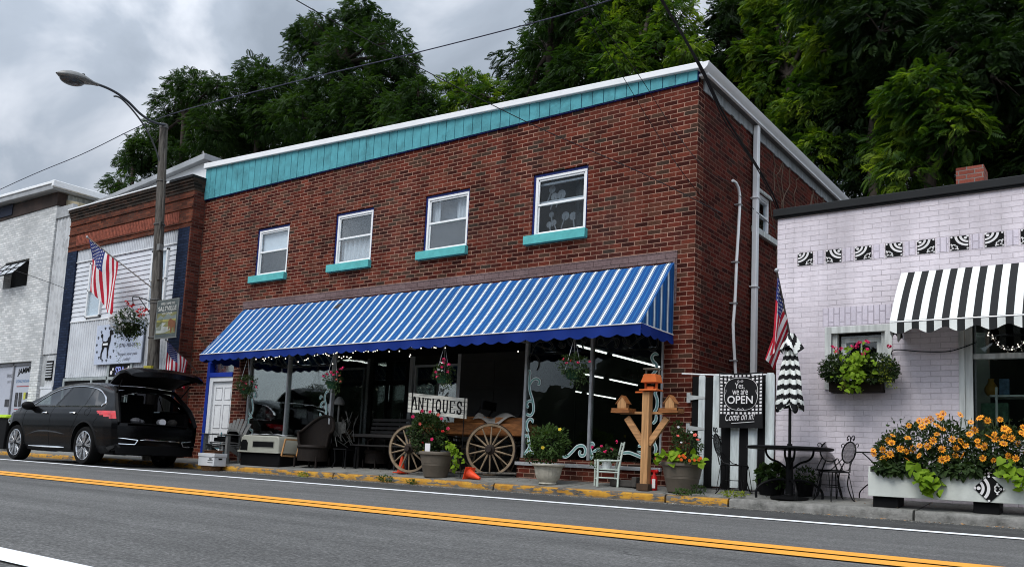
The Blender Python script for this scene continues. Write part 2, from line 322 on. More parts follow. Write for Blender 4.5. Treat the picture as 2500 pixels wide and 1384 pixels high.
M['flag_red'] = P('flag_red', (.42, .012, .03), .75, var=.15, sc=9)
M['flag_white'] = P('flag_white', (.72, .70, .70), .75, var=.08, sc=9)
M['flag_blue'] = P('flag_blue', (.025, .035, .15), .75, var=.15, sc=9)
M['paint_white'] = P('glass_paint_white', (.85, .95, .93), .6, var=.1)
M['paint_teal'] = P('glass_paint_teal', (.20, .40, .38), .6, var=.15)
M['paint_grey'] = P('glass_paint_grey', (.10, .11, .11), .6, var=.15)
M['tubelight'] = emat('fluorescent_tube', (1, 1, .97), 1.8)
M['bulb'] = emat('fairy_bulb', (1, .93, .8), 1.2)
M['canvas_white'] = P('white_canvas', (.72, .74, .70), .85, var=.05, sc=3, bmp=.15, bsc=8)
M['canvas_black'] = P('black_canvas', (.007, .007, .008), .8, var=.2, sc=3, bmp=.15, bsc=8)
M['valance'] = P('blue_canvas', (.003, .022, .17), .75, var=.14, sc=3, bmp=.2, bsc=7, spec=.2)
# ---------------------------------------------------------------- ground, road, kerb
def asphalt(name, base, worn):
    m = bpy.data.materials.new(name); t, b = nodes(m); tc = t.nodes.new('ShaderNodeTexCoord'); v = tc.outputs['Object']
    c = ramp(t, noise(t, v, 60, 4, .85), [(.32, tuple(x * .3 for x in base)), (.5, base), (.66, tuple(x * 2.3 for x in base))])
    c = mixc(t, 1, c, ramp(t, noise(t, v, 14, 6, .85), [(.3, (.6,) * 3), (.7, (1.4,) * 3)]), 'MULTIPLY')
    mp = t.nodes.new('ShaderNodeMapping'); mp.inputs['Scale'].default_value = (.06, 1.3, 1); t.links.new(v, mp.inputs[0])
    c = mixc(t, 1, c, ramp(t, noise(t, mp.outputs[0], 1.6, 5, .6), [(.32, (.72,) * 3), (.7, (1.28,) * 3)]), 'MULTIPLY')
    mp2 = t.nodes.new('ShaderNodeMapping'); mp2.inputs['Scale'].default_value = (.5, 7, 1); mp2.inputs['Rotation'].default_value = (0, 0, .03); t.links.new(v, mp2.inputs[0])
    c = mixc(t, ramp(t, noise(t, mp2.outputs[0], 1.1, 9, .75), [(.60, (0,) * 3), (.70, (.45,) * 3)]), c, worn)
    c = mixc(t, 1, c, ramp(t, noise(t, v, .7, 5, .6), [(.3, (.85,) * 3), (.7, (1.15,) * 3)]), 'MULTIPLY')
    vo = t.nodes.new('ShaderNodeTexVoronoi'); vo.feature = 'DISTANCE_TO_EDGE'; vo.inputs['Scale'].default_value = .42
    vm = t.nodes.new('ShaderNodeVectorMath'); vm.operation = 'MULTIPLY_ADD'; nn_ = t.nodes.new('ShaderNodeTexNoise'); nn_.inputs['Scale'].default_value = 1.4; nn_.inputs['Detail'].default_value = 7; t.links.new(v, nn_.inputs['Vector']); t.links.new(nn_.outputs['Color'], vm.inputs[0]); vm.inputs[1].default_value = (1.3, 1.3, 0); t.links.new(v, vm.inputs[2]); t.links.new(vm.outputs[0], vo.inputs['Vector'])
    ck = ramp(t, vo.outputs['Distance'], [(.0, (1,) * 3), (.0055, (0,) * 3)]); ckm = mixc(t, 1, ck, ramp(t, noise(t, v, .35, 3), [(.5, (0,) * 3), (.6, (.75,) * 3)]), 'MULTIPLY'); c = mixc(t, ckm, c, (.022, .022, .021))
    t.links.new(c, b.inputs['Base Color']); b.inputs['Roughness'].default_value = .82; b.inputs['Specular IOR Level'].default_value = .3
    bump(t, b, noise(t, v, 60, 4, .75), .7, .01); return m
M['asphalt'] = asphalt('asphalt', (.094, .093, .090), (.2, .2, .2))
M['gutter_asphalt'] = asphalt('dark_gutter_asphalt', (.045, .045, .044), (.12, .12, .12))
def marking(name, c, cut, worn=(.1, .1, .1)):
    m = bpy.data.materials.new(name); t, b = nodes(m); tc = t.nodes.new('ShaderNodeTexCoord'); v = tc.outputs['Object']
    f = ramp(t, noise(t, v, 22, 6, .75), [(cut, (1,) * 3), (cut + .05, (0,) * 3)])
    cc = ramp(t, noise(t, v, 3, 5), [(.3, tuple(x * .86 for x in c)), (.7, tuple(min(1, x * 1.06) for x in c))])
    t.links.new(mixc(t, f, cc, worn), b.inputs['Base Color']); b.inputs['Roughness'].default_value = .7; bump(t, b, noise(t, v, 60, 4, .7), .5, .006); return m
M['white_line'] = marking('road_white', (.80, .81, .82), .30)
M['yellow_line'] = marking('road_yellow', (.78, .33, .025), .30)
x0, x1 = -90, 60
KY = -.976
struct(MB().add([(-300, -300, -.02), (300, -300, -.02), (300, 300, -.02), (-300, 300, -.02)], [(0, 1, 2, 3)]), 'ground', P('bare_ground', (.06, .058, .045), .95, bmp=.5))
struct(MB().add([(x0, -13.2, 0), (x1, -13.2, 0), (x1, KY, 0), (x0, KY, 0)], [(0, 1, 2, 3)]), 'road', M['asphalt'])
struct(MB().add([(x0, -2.70, .003), (x1, -2.70, .003), (x1, KY, .003), (x0, KY, .003)], [(0, 1, 2, 3)]), 'road_gutter', M['gutter_asphalt'])
def line(name, y0, y1, z, mat, a=x0, b=x1):
    n = 60; mb = MB(); mb.grid(lambda u, v: (a + (b - a) * u, y0 + (y1 - y0) * v, z), n, 1); struct(mb, name, mat, smooth=0)
line('edge_line', -3.10, -2.86, .007, M['white_line'])
line('edge_line', -9.555, -9.40, .007, M['white_line'])
line('centre_line', -6.14, -5.90, .007, M['yellow_line'])
line('centre_line', -6.45, -6.21, .007, M['yellow_line'])
struct(MB().add([(x0, -16, .11), (x1, -16, .11), (x1, -13.2, .11), (x0, -13.2, .11), (x0, -13.2, 0), (x1, -13.2, 0)], [(0, 1, 2, 3), (3, 2, 5, 4)]), 'opposite_pavement', P('opposite_concrete', (.28, .27, .25), .9))
# pavement: slopes up from the kerb to the shop fronts
def concrete(name, c, joints=1.5, dirt=.5):
    m = bpy.data.materials.new(name); t, b = nodes(m); tc = t.nodes.new('ShaderNodeTexCoord'); v = tc.outputs['Object']
    col = ramp(t, noise(t, v, 2.2, 8, .7), [(.3, tuple(x * .5 for x in c)), (.55, c), (.75, tuple(x * 1.25 for x in c))])
    col = mixc(t, 1, col, ramp(t, noise(t, v, 45, 3, .7), [(.3, (.75,) * 3), (.7, (1.2,) * 3)]), 'MULTIPLY')
    k = t.nodes.new('ShaderNodeTexBrick'); k.offset = 0; k.inputs['Scale'].default_value = 1; k.inputs['Brick Width'].default_value = joints; k.inputs['Row Height'].default_value = 30; k.inputs['Mortar Size'].default_value = .012
    t.links.new(v, k.inputs['Vector']); col = mixc(t, k.outputs['Fac'], col, (.03, .03, .025))
    t.links.new(col, b.inputs['Base Color']); b.inputs['Roughness'].default_value = .9; bump(t, b, noise(t, v, 50, 5, .7), .5, .008); return m
M['concrete'] = concrete('pavement_concrete', (.20, .197, .18))
mb = MB()
mb.grid(lambda u, v: (x0 + (x1 - x0) * u, -.83 + .83 * v, .108 + .082 * v), 80, 4)
mb.add([(x0, 0, .19), (x1, 0, .19), (x1, 3.5, .19), (x0, 3.5, .19)], [(0, 1, 2, 3)])
struct(mb, 'pavement', M['concrete'], smooth=0)
# kerb stones, yellow paint worn off the concrete
def kerbmat(name, yellow):
    m = bpy.data.materials.new(name); t, b = nodes(m); tc = t.nodes.new('ShaderNodeTexCoord'); v = tc.outputs['Object']
    con = ramp(t, noise(t, v, 5, 8, .75), [(.3, (.05, .05, .045)), (.5, (.19, .185, .17)), (.7, (.3, .29, .27))])
    if yellow:
        mp = t.nodes.new('ShaderNodeMapping'); mp.inputs['Scale'].default_value = (1, 1, 3.5); t.links.new(v, mp.inputs[0])
        sp = t.nodes.new('ShaderNodeSeparateXYZ'); t.links.new(v, sp.inputs[0])
        f = ramp(t, noise(t, mp.outputs[0], 4.5, 9, .72), [(.458, (1,) * 3), (.49, (0,) * 3)])
        edge = t.nodes.new('ShaderNodeMapRange'); t.links.new(sp.outputs[2], edge.inputs[0]); edge.inputs[1].default_value = .0; edge.inputs[2].default_value = .035; edge.inputs[3].default_value = 1; edge.inputs[4].default_value = 0
        mxx = t.nodes.new('ShaderNodeMath'); mxx.operation = 'MAXIMUM'; t.links.new(f, mxx.inputs[0]); t.links.new(edge.outputs[0], mxx.inputs[1])
        tp2 = t.nodes.new('ShaderNodeMapRange'); t.links.new(sp.outputs[2], tp2.inputs[0]); tp2.inputs[1].default_value = .098; tp2.inputs[2].default_value = .112; tp2.inputs[3].default_value = 0; tp2.inputs[4].default_value = .9
        mx3 = t.nodes.new('ShaderNodeMath'); mx3.operation = 'MAXIMUM'; t.links.new(mxx.outputs[0], mx3.inputs[0]); t.links.new(tp2.outputs[0], mx3.inputs[1]); mxx = mx3
        yl = ramp(t, noise(t, v, 9, 5), [(.3, (.36, .16, .012)), (.7, (.54, .28, .022))])
        con = mixc(t, mxx.outputs[0], yl, mixc(t, .5, con, (.03, .02, .012)))
    sp2 = t.nodes.new('ShaderNodeSeparateXYZ'); t.links.new(v, sp2.inputs[0])
    t.links.new(con, b.inputs['Base Color']); b.inputs['Roughness'].default_value = .85; bump(t, b, noise(t, v, 18, 7, .75), .9, .02); return m
KYE, KGR = kerbmat('worn_yellow_kerb', True), kerbmat('weathered_kerb', False)
for i, (a, b, y) in enumerate([(-30, -12.2, 1), (-12.2, -9.1, 1), (-9.1, -6.0, 1), (-6.0, -2.6, 1), (-2.6, .12, 1), (.12, .95, 1), (.95, 3.0, 0), (3.0, 6.5, 0), (6.5, 12, 0)]):
    mb = MB(); n = max(2, int((b - a) / .09)); g = .012; ra = random.Random(i)
    js = [[ra.uniform(-.004, .004) for _ in range(n + 1)] for _ in range(8)]
    prof = [(KY + .0, -.05), (KY, .0), (KY + .004, .05), (KY + .008, .085), (KY + .03, .108), (KY + .09, .112), (KY + .15, .110), (KY + .155, .05)]
    mb.grid(lambda u, v: (a + g + (b - a - 2 * g) * u, prof[round(v * 7)][0] + js[round(v * 7)][round(u * n)], prof[round(v * 7)][1] + js[(round(v * 7) + 3) % 8][round(u * n)]), n, 7)
    for X in (a + g, b - g): mb.add([(X, p[0], p[1]) for p in prof], [tuple(range(8))])
    struct(mb, 'kerb', KYE if y else KGR)
# hillside behind, wooded rise across the street
def hz(x, y):
    s = max(0, y - (17.5 if x < 0 else 13)); h = s * .48
    if x > 0: h *= 1 + min(1, x / 20) * .2
    if x < -25: h *= max(.35, 1 - (-25 - x) / 60)
    return h + .4 * math.sin(x * .7) * min(1, s / 5) + .3 * math.sin(y * .9 + x) * min(1, s / 5) - .01
M['hill'] = P('leaf_litter_hillside', (.012, .018, .008), .95, var=.6, sc=2, bmp=.8)
struct(MB().grid(lambda u, v: (-150 + 210 * u, 10 + 70 * v, hz(-150 + 210 * u, 10 + 70 * v)), 120, 50), 'hillside', M['hill'])
def fz(x): return (1.9 if x < -32 else 1.9 + min(1, (x + 32) / 12) * 5.5) + .6 * math.sin(x * 1.1) + .5 * math.sin(x * 2.7 + 1) + .35 * math.sin(x * 6.1)
mb = MB(); mb.grid(lambda u, v: (-130 + 230 * u, -30 - 8 * v, -.2 + (fz(-130 + 230 * u) + .2) * min(1, v * 2.2)), 420, 8)
struct(mb, 'far_hill', M['hill'])
# ---------------------------------------------------------------- main brick building
ZB = .10
bld = thing('brick_building', 'two storey red brick antique shop with turquoise fascia and big front windows', 'shop building', (0, 0, 0))
Wn = [(-9.894, -8.929), (-7.479, -6.513), (-5.145, -4.199), (-2.804, -1.837)]
ZT, ZBo = 5.0, 4.03
holes = [(a - .035, b + .035, ZBo - .04, ZT + .045) for a, b in Wn]
mb = MB(); D = .22
SH = [(-11.20, -10.36, .0, 2.75), (-9.86, -7.30, .55, 2.75), (-7.30, -2.86, .0, 2.75), (-2.86, -.44, .50, 2.75)]
mb.wall('y', 0, -11.92, 0, 0, 6.02, holes + SH, D)
part(mb, 'front_wall', M['brick'], bld, smooth=0)
mb = MB().wall('x', 0, D, 16, 0, 6.1, [(2.2, 2.93, 4.38, 5.02)], -.2)
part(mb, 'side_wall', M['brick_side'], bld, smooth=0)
part(MB().box((-11.92, 15.8, 0), (-.2, 16, 6.0)).box((-11.92, .22, 2.9), (-11.72, 15.8, 6.0)).box((-11.92, .22, 0), (-11.72, 15.8, 2.9)), 'rear_wall', M['dark_brick'], bld, smooth=0)
# soldier and stretcher edges of the storefront: painted brick lintel band
part(MB().box((-10.22, -.012, 3.35), (-.265, -.0005, 3.51)).box((-.33, -.012, 2.75), (-.265, -.0005, 3.35)), 'lintel_band', M['lintel'], bld, smooth=0)
def ztop(x): return 6.13 + (-x) * (6.70 - 6.13) / 11.92
mb = MB(); xs = np.arange(-11.95, .0, .2); xs = list(xs) + [.0]
for i in range(len(xs) - 1):
    a, b = xs[i] + .006, xs[i + 1] - .006
    if b - a < .02: continue
    o = -.045 + random.uniform(-.003, .003)
    mb.add([(a, o, 5.965), (b, o, 5.965), (b, o, ztop(b)), (a, o, ztop(a)), (a, -.004, 5.965), (b, -.004, 5.965), (b, -.004, ztop(b)), (a, -.004, ztop(a))], [(0, 1, 2, 3), (0, 4, 5, 1), (1, 5, 6, 2), (3, 2, 6, 7), (4, 0, 3, 7)])
part(mb, 'fascia', M['teal'], bld, smooth=0)
part(MB().prism([(-11.95, 5.95), (0, 5.95), (0, ztop(0)), (-11.95, ztop(-11.95))], 'y', -.03, .05), 'fascia_backing', M['navy'], bld, smooth=0)
def capz(x): return ztop(x) + .105
part(MB().prism([(-11.98, ztop(-11.98) - .015), (.09, ztop(.09) - .02), (.09, capz(.09) - .03), (-11.98, capz(-11.98))], 'y', -.10, .12), 'roof_edge_cap', M['white_metal'], bld, smooth=0, bevel=.01)
part(MB().prism([(-11.9, ztop(-11.9) + .04), (.1, ztop(.1) + .02), (.1, ztop(.1) - .1), (-11.9, ztop(-11.9) - .1)], 'y', .1, 16), 'roof', M['roof'], bld, smooth=0)
mb = MB()    # k-style gutter along the side eave
gp = [(.07, 6.065), (.14, 6.065), (.16, 6.085), (.185, 6.11), (.205, 6.165), (.192, 6.172), (.175, 6.12), (.14, 6.085), (.08, 6.085), (.08, 6.172), (.07, 6.172)]
mb.prism([(a, b) for a, b in gp], 'y', -.11, 16.1)
mb.prism([(.07, 6.065), (.14, 6.065), (.16, 6.085), (.185, 6.11), (.205, 6.172), (.07, 6.172)], 'y', -.12, -.10)
part(mb, 'gutter', M['white_metal'], bld, smooth=30)
part(MB().box((.0, .0, 6.03), (.14, 16.05, 6.064)), 'soffit', M['white_metal'], bld)
mb = MB(); y = .16; ra = random.Random(3)
while y < 15.8:
    mb.box((.002, y, 5.88 + ra.uniform(-.015, .01)), (.02, y + .135, 6.03)); y += .14
part(mb, 'frieze_boards', M['grey_board'], bld, smooth=0)
mb = MB().box((.03, 2.045, .15), (.11, 2.155, 6.02)); 
for z in (1.75, 3.35, 4.8): mb.box((.0, 2.02, z), (.125, 2.18, z + .02))
part(mb, 'downspout', M['white_metal'], bld, bevel=.012)
cp = [at(x, y, X=.07) for x, y in [(1789, 441), (1797, 447), (1803, 460), (1806, 478), (1806, 500), (1803, 560), (1798, 640), (1796, 700), (1794, 740), (1790, 790), (1791, 830), (1794, 880), (1797, 930)]]
part(MB().tube(cp, .023, 10), 'service_conduit', M['white_metal'], bld, label='thin white pipe bent over at the top')
mb = MB()
for i in (4, 6, 8, 11): p = cp[i]; mb.box((.0, p[1] - .045, p[2] - .008), (.1, p[1] + .045, p[2] + .008))
part(mb, 'pipe_clip', M['steel'], bld)
# dead vine on the side wall
mb = MB(); ra = random.Random(5)
for k in range(16):
    y = ra.uniform(3.3, 6.5); z = 3.9; pts = []
    while z < 6.0:
        pts.append((.006, y, z)); y += ra.uniform(-.22, .22); z += ra.uniform(.1, .3)
    mb.tube(pts, .009, 4)
part(mb, 'bare_vine', P('dry_vine', (.16, .11, .08), .9), bld)
# windows
def sash(parent, x0, x1, z0, z1, y, upper, lower, glassm, trim='navy', name='window', tr=.035, curt=None):
    fr = MB(); w = .045
    for a, b, c, d in ((x0, x1, z1 - w, z1), (x0, x1, z0, z0 + w * .8), (x0, x0 + w, z0 + w * .8, z1 - w), (x1 - w, x1, z0 + w * .8, z1 - w)): fr.box((a, y, c), (b, y + .07, d))
    zm = z0 + (z1 - z0) * .52
    fr.box((x0 + w, y + .015, zm - .018), (x1 - w, y + .05, zm + .018))
    for a, b, c, d, e in ((x0 + w, x0 + w + .022, z0 + .036, zm - .018, .03), (x1 - w - .022, x1 - w, z0 + .036, zm - .018, .03), (x0 + w, x1 - w, z0 + .036, z0 + .06, .03), (x0 + w, x0 + w + .022, zm + .018, z1 - w, .015), (x1 - w - .022, x1 - w, zm + .018, z1 - w, .015), (x0 + w, x1 - w, z1 - w - .03, z1 - w, .015)):
        fr.box((a, y + e, c), (b, y + e + .02, d))
    f = part(fr, name, M['white_metal'], parent, bevel=.004)
    part(MB().box((x0 + w, y + .035, z0 + .036), (x1 - w, y + .039, z1 - w)), 'pane', glassm, f, smooth=0)
    t = MB()
    for a, b, c, d in ((x0 - tr, x1 + tr, z1, z1 + tr), (x0 - tr, x0, z0, z1), (x1, x1 + tr * .3, z0, z1)): t.box((a, y - .005, c), (b, y + .09, d))
    part(t, 'casing', M[trim], f, smooth=0)
    return f
sashes = []
for i, (a, b) in enumerate(Wn):
    f = sash(bld, a, b, ZBo, ZT, .03, 0, 0, M['glass_up']); sashes.append(f)
    s = MB().box((a - .13, -.085, ZBo - .155), (b + .06, .1, ZBo - .012)); part(s, 'sill', M['teal_trim'], f, bevel=.006)
    c = MB(); zm = ZBo + .5
    def drape(x0, x1, z0, z1, y, folds): c.grid(lambda u, v: (x0 + (x1 - x0) * u, y + .018 * math.sin(u * folds * 6.28), z0 + (z1 - z0) * v), int(folds * 10), 1)
    if i == 0: c.box((a + .03, .12, zm), (b - .03, .125, ZT)); part(c, 'blind', M['blind'], f); part(MB().box((a + .09, .105, ZBo), (b - .04, .11, zm)), 'screen', M['screen'], f)
    if i == 1: drape(a + .02, b - .02, ZBo, ZT, .16, 7); part(c, 'curtain', M['curtain'], f); part(MB().box((a + .02, .105, zm), (b - .02, .11, ZT)), 'screen', M['screen'], f)
    if i == 2: drape(a + .02, a + .2, ZBo, ZT, .16, 2); drape(b - .36, b - .04, ZBo, ZT, .16, 4); part(c, 'curtain', M['curtain'], f); part(MB().box((a + .09, .3, ZBo), (b - .04, .31, ZT)), 'screen', P('dim_blind', (.3, .31, .32), .9), f); part(MB().box((a + .06, .105, ZBo), (b - .04, .11, zm)), 'screen', M['screen'], f)
    if i == 3:
        drape(b - .3, b - .04, ZBo, ZT - .1, .2, 2); part(c, 'curtain', M['screen'], f)
        g = MB().box((a + .04, .10, zm + .03), (b - .04, .14, zm + .07)).box((a + .04, .10, ZT - .13), (b - .04, .14, ZT - .10)); part(g, 'storm_sash', M['steel'], f)
        g = MB(); ra = random.Random(12)
        for k in range(9):
            cx = ra.uniform(a + .15, b - .15); cz = ra.uniform(ZBo + .08, zm - .05) if k < 5 else ra.uniform(zm + .1, ZT - .15)
            g.lathe((cx, .22, cz), [(ra.uniform(.04, .09), 0), (.05, .01)], 9, ax=(0, 1, 0)); g.tube([(cx, .22, cz), (cx + ra.uniform(-.1, .1), .22, cz - .2)], .012, 5)
        part(g, 'sun_catcher', P('dim_glass_ornament', (.22, .23, .24), .4), f)
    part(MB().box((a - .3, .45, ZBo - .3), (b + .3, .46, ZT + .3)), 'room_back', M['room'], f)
# side window
sw = MB(); w = .06
for a, b, c, d in ((2.2, 2.93, 4.96, 5.02), (2.2, 2.93, 4.38, 4.44), (2.2, 2.26, 4.44, 4.96), (2.87, 2.93, 4.44, 4.96), (2.26, 2.87, 4.66, 4.69), (2.26, 2.87, 4.92, 4.935)): sw.box((-.09, a, c), (-.02, b, d))
f = part(sw, 'window', M['white_metal'], bld, bevel=.004)
part(MB().box((-.06, 2.26, 4.44), (-.056, 2.87, 4.96)), 'pane', M['glass_up'], f)
part(MB().box((-.02, 2.1, 4.28), (.06, 3.2, 4.375)), 'sill', M['white_old'], f)
part(MB().box((-.02, 2.14, 5.022), (.03, 3.0, 5.07)), 'head_trim', M['white_old'], f)
part(MB().box((-.4, 1.9, 4.1), (-.38, 3.2, 5.3)), 'room_back', M['dark'], f)
# ---- storefront interior (one dark room with tube lights)
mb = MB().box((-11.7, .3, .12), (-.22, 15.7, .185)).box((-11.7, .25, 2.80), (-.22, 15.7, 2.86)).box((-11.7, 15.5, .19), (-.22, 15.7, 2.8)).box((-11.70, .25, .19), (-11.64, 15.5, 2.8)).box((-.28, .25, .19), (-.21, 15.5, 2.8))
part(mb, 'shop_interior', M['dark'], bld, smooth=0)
part(MB().box((-10.3, 2.3, .19), (-6.7, 2.36, 2.8)).box((-10.36, .25, .19), (-10.3, 2.36, 2.8)), 'display_partition', M['room'], bld, smooth=0)
# ceiling of the recess
RX0, RX1, RY = -7.30, -2.86, 1.5
part(MB().box((RX0, .22, 2.42), (RX1, RY, 2.5)), 'recess_ceiling', M['dark'], bld)
part(MB().box((-11.2, .1, 2.27), (-10.36, .2, 2.75)), 'transom_panel', M['dark'], bld)
part(MB().box((-11.1, .06, 2.02), (-10.44, .075, 2.22)), 'transom_glass', M['shop_glass'], bld)
# flat door, blue frame
d = MB().box((-11.06, .05, .2), (-10.38, .09, 1.84)); dd = part(d, 'door', M['white'], bld, label='white panelled door in a blue frame')
pn = MB()
for (a, b) in ((-10.98, -10.75), (-10.68, -10.45)):
    for (c, e) in ((.3, .75), (.85, 1.35), (1.45, 1.72)):
        pn.box((a, .042, c), (b, .05, c + .012)).box((a, .042, e - .012), (b, .05, e)).box((a, .042, c), (a + .012, .05, e)).box((b - .012, .042, c), (b, .05, e))
part(pn, 'panel_moulding', P('door_moulding', (.5, .5, .52), .5), dd)
part(MB().box((-11.17, .0, .19), (-11.06, .12, 1.93)).box((-11.06, .0, 1.84), (-10.36, .12, 1.93)), 'inner_frame', M['white'], dd, bevel=.004)
part(MB().box((-11.26, -.02, .19), (-11.172, .10, 2.30)).box((-11.172, -.02, 1.935), (-10.36, .10, 2.03)).box((-11.172, -.02, 2.24), (-10.36, .10, 2.32)), 'blue_frame', M['blue_trim'], dd)
# display windows
def shopwin(x0, x1, zs, zt, mull, sillm, name='display_window'):
    f = MB(); y = .02
    f.box((x0, y, zs), (x1, y + .08, zs + .045)).box((x0, y, zt), (x1, y + .08, zt + .05))
    f.box((x0, y, zs + .045), (x0 + .045, y + .08, zt)).box((x1 - .045, y, zs + .045), (x1, y + .08, zt))
    for m_ in mull: f.box((m_ - .022, y, zs + .045), (m_ + .022, y + .08, zt))
    o = part(f, name, M['steel'], bld, bevel=.003)
    xs = [x0 + .045] + mull + [x1 - .045]
    for a, b in zip(xs[:-1], xs[1:]): part(MB().box((a, y + .04, zs + .045), (b, y + .046, zt)), 'pane', M['shop_glass'], o, smooth=0)
    return o
wl = shopwin(-9.86, -7.30, .62, 2.7, [-8.62], None)
part(MB().box((-9.86, .0, .19), (-7.3, .1, .62)), 'stall_riser', P('dark_stall_riser', (.03, .028, .026), .7), wl)
wr = shopwin(-2.86, -.44, .44, 2.7, [-1.64], None)
part(MB().box((-2.92, -.05, .385), (-.42, .02, .44)), 'sill', M['steel'], wr, bevel=.004)
part(MB().box((-2.9, -.012, .1), (-.44, .2, .385)), 'stall_riser', M['brick'], wr, smooth=0)
# recess: return glass, door, inner window, panelled overhead door
rg = MB().box((RX0 - .02, .1, .19), (RX0 + .02, RY, .6)).box((RX0 - .02, RY - .06, .6), (RX0 + .02, RY, 2.42)); part(rg, 'return_frame', M['black'], bld)
part(MB().box((RX0 - .003, .1, .6), (RX0 + .003, RY - .06, 2.42)), 'return_pane', M['shop_glass'], bld)
dr = MB(); X0, X1 = -7.75, -6.78
for a, b, c, e in ((X0, X0 + .13, .19, 2.42), (X1 - .06, X1 + .04, .19, 2.42), (X0 + .13, X1 - .06, 1.86, 1.95), (X0 + .13, X1 - .06, 2.34, 2.42), (X0 + .13, X1 - .06, .19, .4)): dr.box((a, RY, c), (b, RY + .06, e))
dr = part(dr, 'entrance_door', M['black'], bld); part(MB().box((X0 + .13, RY + .02, .4), (X1 - .06, RY + .026, 1.86)).box((X0 + .13, RY + .02, 1.95), (X1 - .06, RY + .026, 2.34)), 'pane', M['shop_glass'], dr)
part(MB().tube([(X1 - .1, RY - .04, 1.0), (X1 - .1, RY - .04, 1.3)], .012), 'handle', M['chrome'], dr)
part(MB().box((X1 + .04, RY, .19), (X1 + .12, RY + .06, 2.42)), 'white_post', M['steel'], bld)
iw = MB().box((-6.6, RY, .5), (-5.5, RY + .06, .6)).box((-6.6, RY, 2.2), (-5.5, RY + .06, 2.24)).box((-5.5, RY, .19), (-5.42, RY + .06, 2.42)).box((-6.6, RY, .6), (-6.56, RY + .06, 2.2))
iw = part(iw, 'inner_window', M['steel'], bld); part(MB().box((-6.56, RY + .02, .6), (-5.5, RY + .026, 2.2)), 'pane', M['shop_glass'], iw)
part(MB().box((-6.6, RY, .19), (-5.5, RY + .06, .5)), 'riser', M['black'], iw)
t = MB()
for i, ch in enumerate('WEST MAIN'):
    if ch == ' ': continue
    a = rad(62 - i * 15.5); cx, cz = -6.03 + .0, 1.05
    px, pz = cx - math.cos(math.pi - (rad(150) - rad(i * 15))) * .0, 0
    th = rad(150 - i * 15); px = cx + .52 * math.cos(th); pz = cz + .62 * math.sin(th)
    r = (math.sin(th), 0, -math.cos(th)); u = (math.cos(th), 0, math.sin(th))
    t.text(ch, (px - r[0] * .05, RY + .015, pz - r[2] * .05), r, u, .09, .13, lift=0)
for pts in ([(-6.35, 1.1), (-6.12, 1.42), (-6.02, 1.3), (-5.86, 1.46), (-5.66, 1.15)],):
    t.tube([(a, RY + .012, b) for a, b in pts], .012, 4)
part(t, 'window_lettering', M['paint_grey'], iw)
od = MB().box((-5.42, RY, .19), (RX1, RY + .05, 2.42))
for r in range(4):
    for c in range(3): od.box((-5.35 + c * .83, RY - .012, .26 + r * .52), (-4.6 + c * .83, RY, .7 + r * .52))
part(od, 'panelled_overhead_door', P('dim_grey_panel', (.035, .035, .033), .8, var=.15), bld, smooth=0, bevel=.006)
part(MB().box((RX1 - .02, .1, .19), (RX1 + .02, RY, 2.42)), 'recess_side', M['black'], bld)
# painted scrolls on the glass
def crom(pts, n=6):
    P_ = [np.array(pts[0])] + [np.array(p) for p in pts] + [np.array(pts[-1])]; o = []
    for i in range(1, len(P_) - 2):
        for k in range(n):
            t = k / n; a, b, c, d = P_[i - 1:i + 3]
            o.append(.5 * ((2 * b) + (-a + c) * t + (2 * a - 5 * b + 4 * c - d) * t * t + (-a + 3 * b - 3 * c + d) * t ** 3))
    o.append(P_[-2].astype(float)); return o
def ribbon(mb, pts, w, y, mi):
    k = len(pts); vs = []
    for i, p in enumerate(pts):
        d = pts[min(i + 1, k - 1)] - pts[max(i - 1, 0)]; d = d / (np.linalg.norm(d) + 1e-9); n = np.array([-d[1], d[0]]); ww = w * (.35 + .65 * min(1, i / 4, (k - 1 - i) / 4 + .35))
        for s_ in (-1, 1): q = p + n * ww * s_ / 2; vs.append((q[0], y, q[1]))
    mb.add(vs, [(2 * i, 2 * i + 1, 2 * i + 3, 2 * i + 2) for i in range(k - 1)], mi)
def scrolls(L_, ox, oy, sc, parent, dim=lambda p: False):
    for pl in L_:
        pts = [at(ox + a / sc, oy + b / sc, Y=.055)[[0, 2]] for a, b in pl]; q = crom(pts); mb = MB(); dm = dim(pl)
        if dm:
            ribbon(mb, q, .03, .058, 0); ribbon(mb, q, .018, .055, 1); part(mb, 'painted_scroll', [M['paint_grey'], M['black']], parent, recalc=False, smooth=0, label='faint outlined scroll on the dark glass')
        else: ribbon(mb, q, .050, .058, 0); ribbon(mb, q, .026, .055, 1); part(mb, 'painted_scroll', [M['paint_white'], M['paint_teal']], parent, recalc=False, smooth=0)
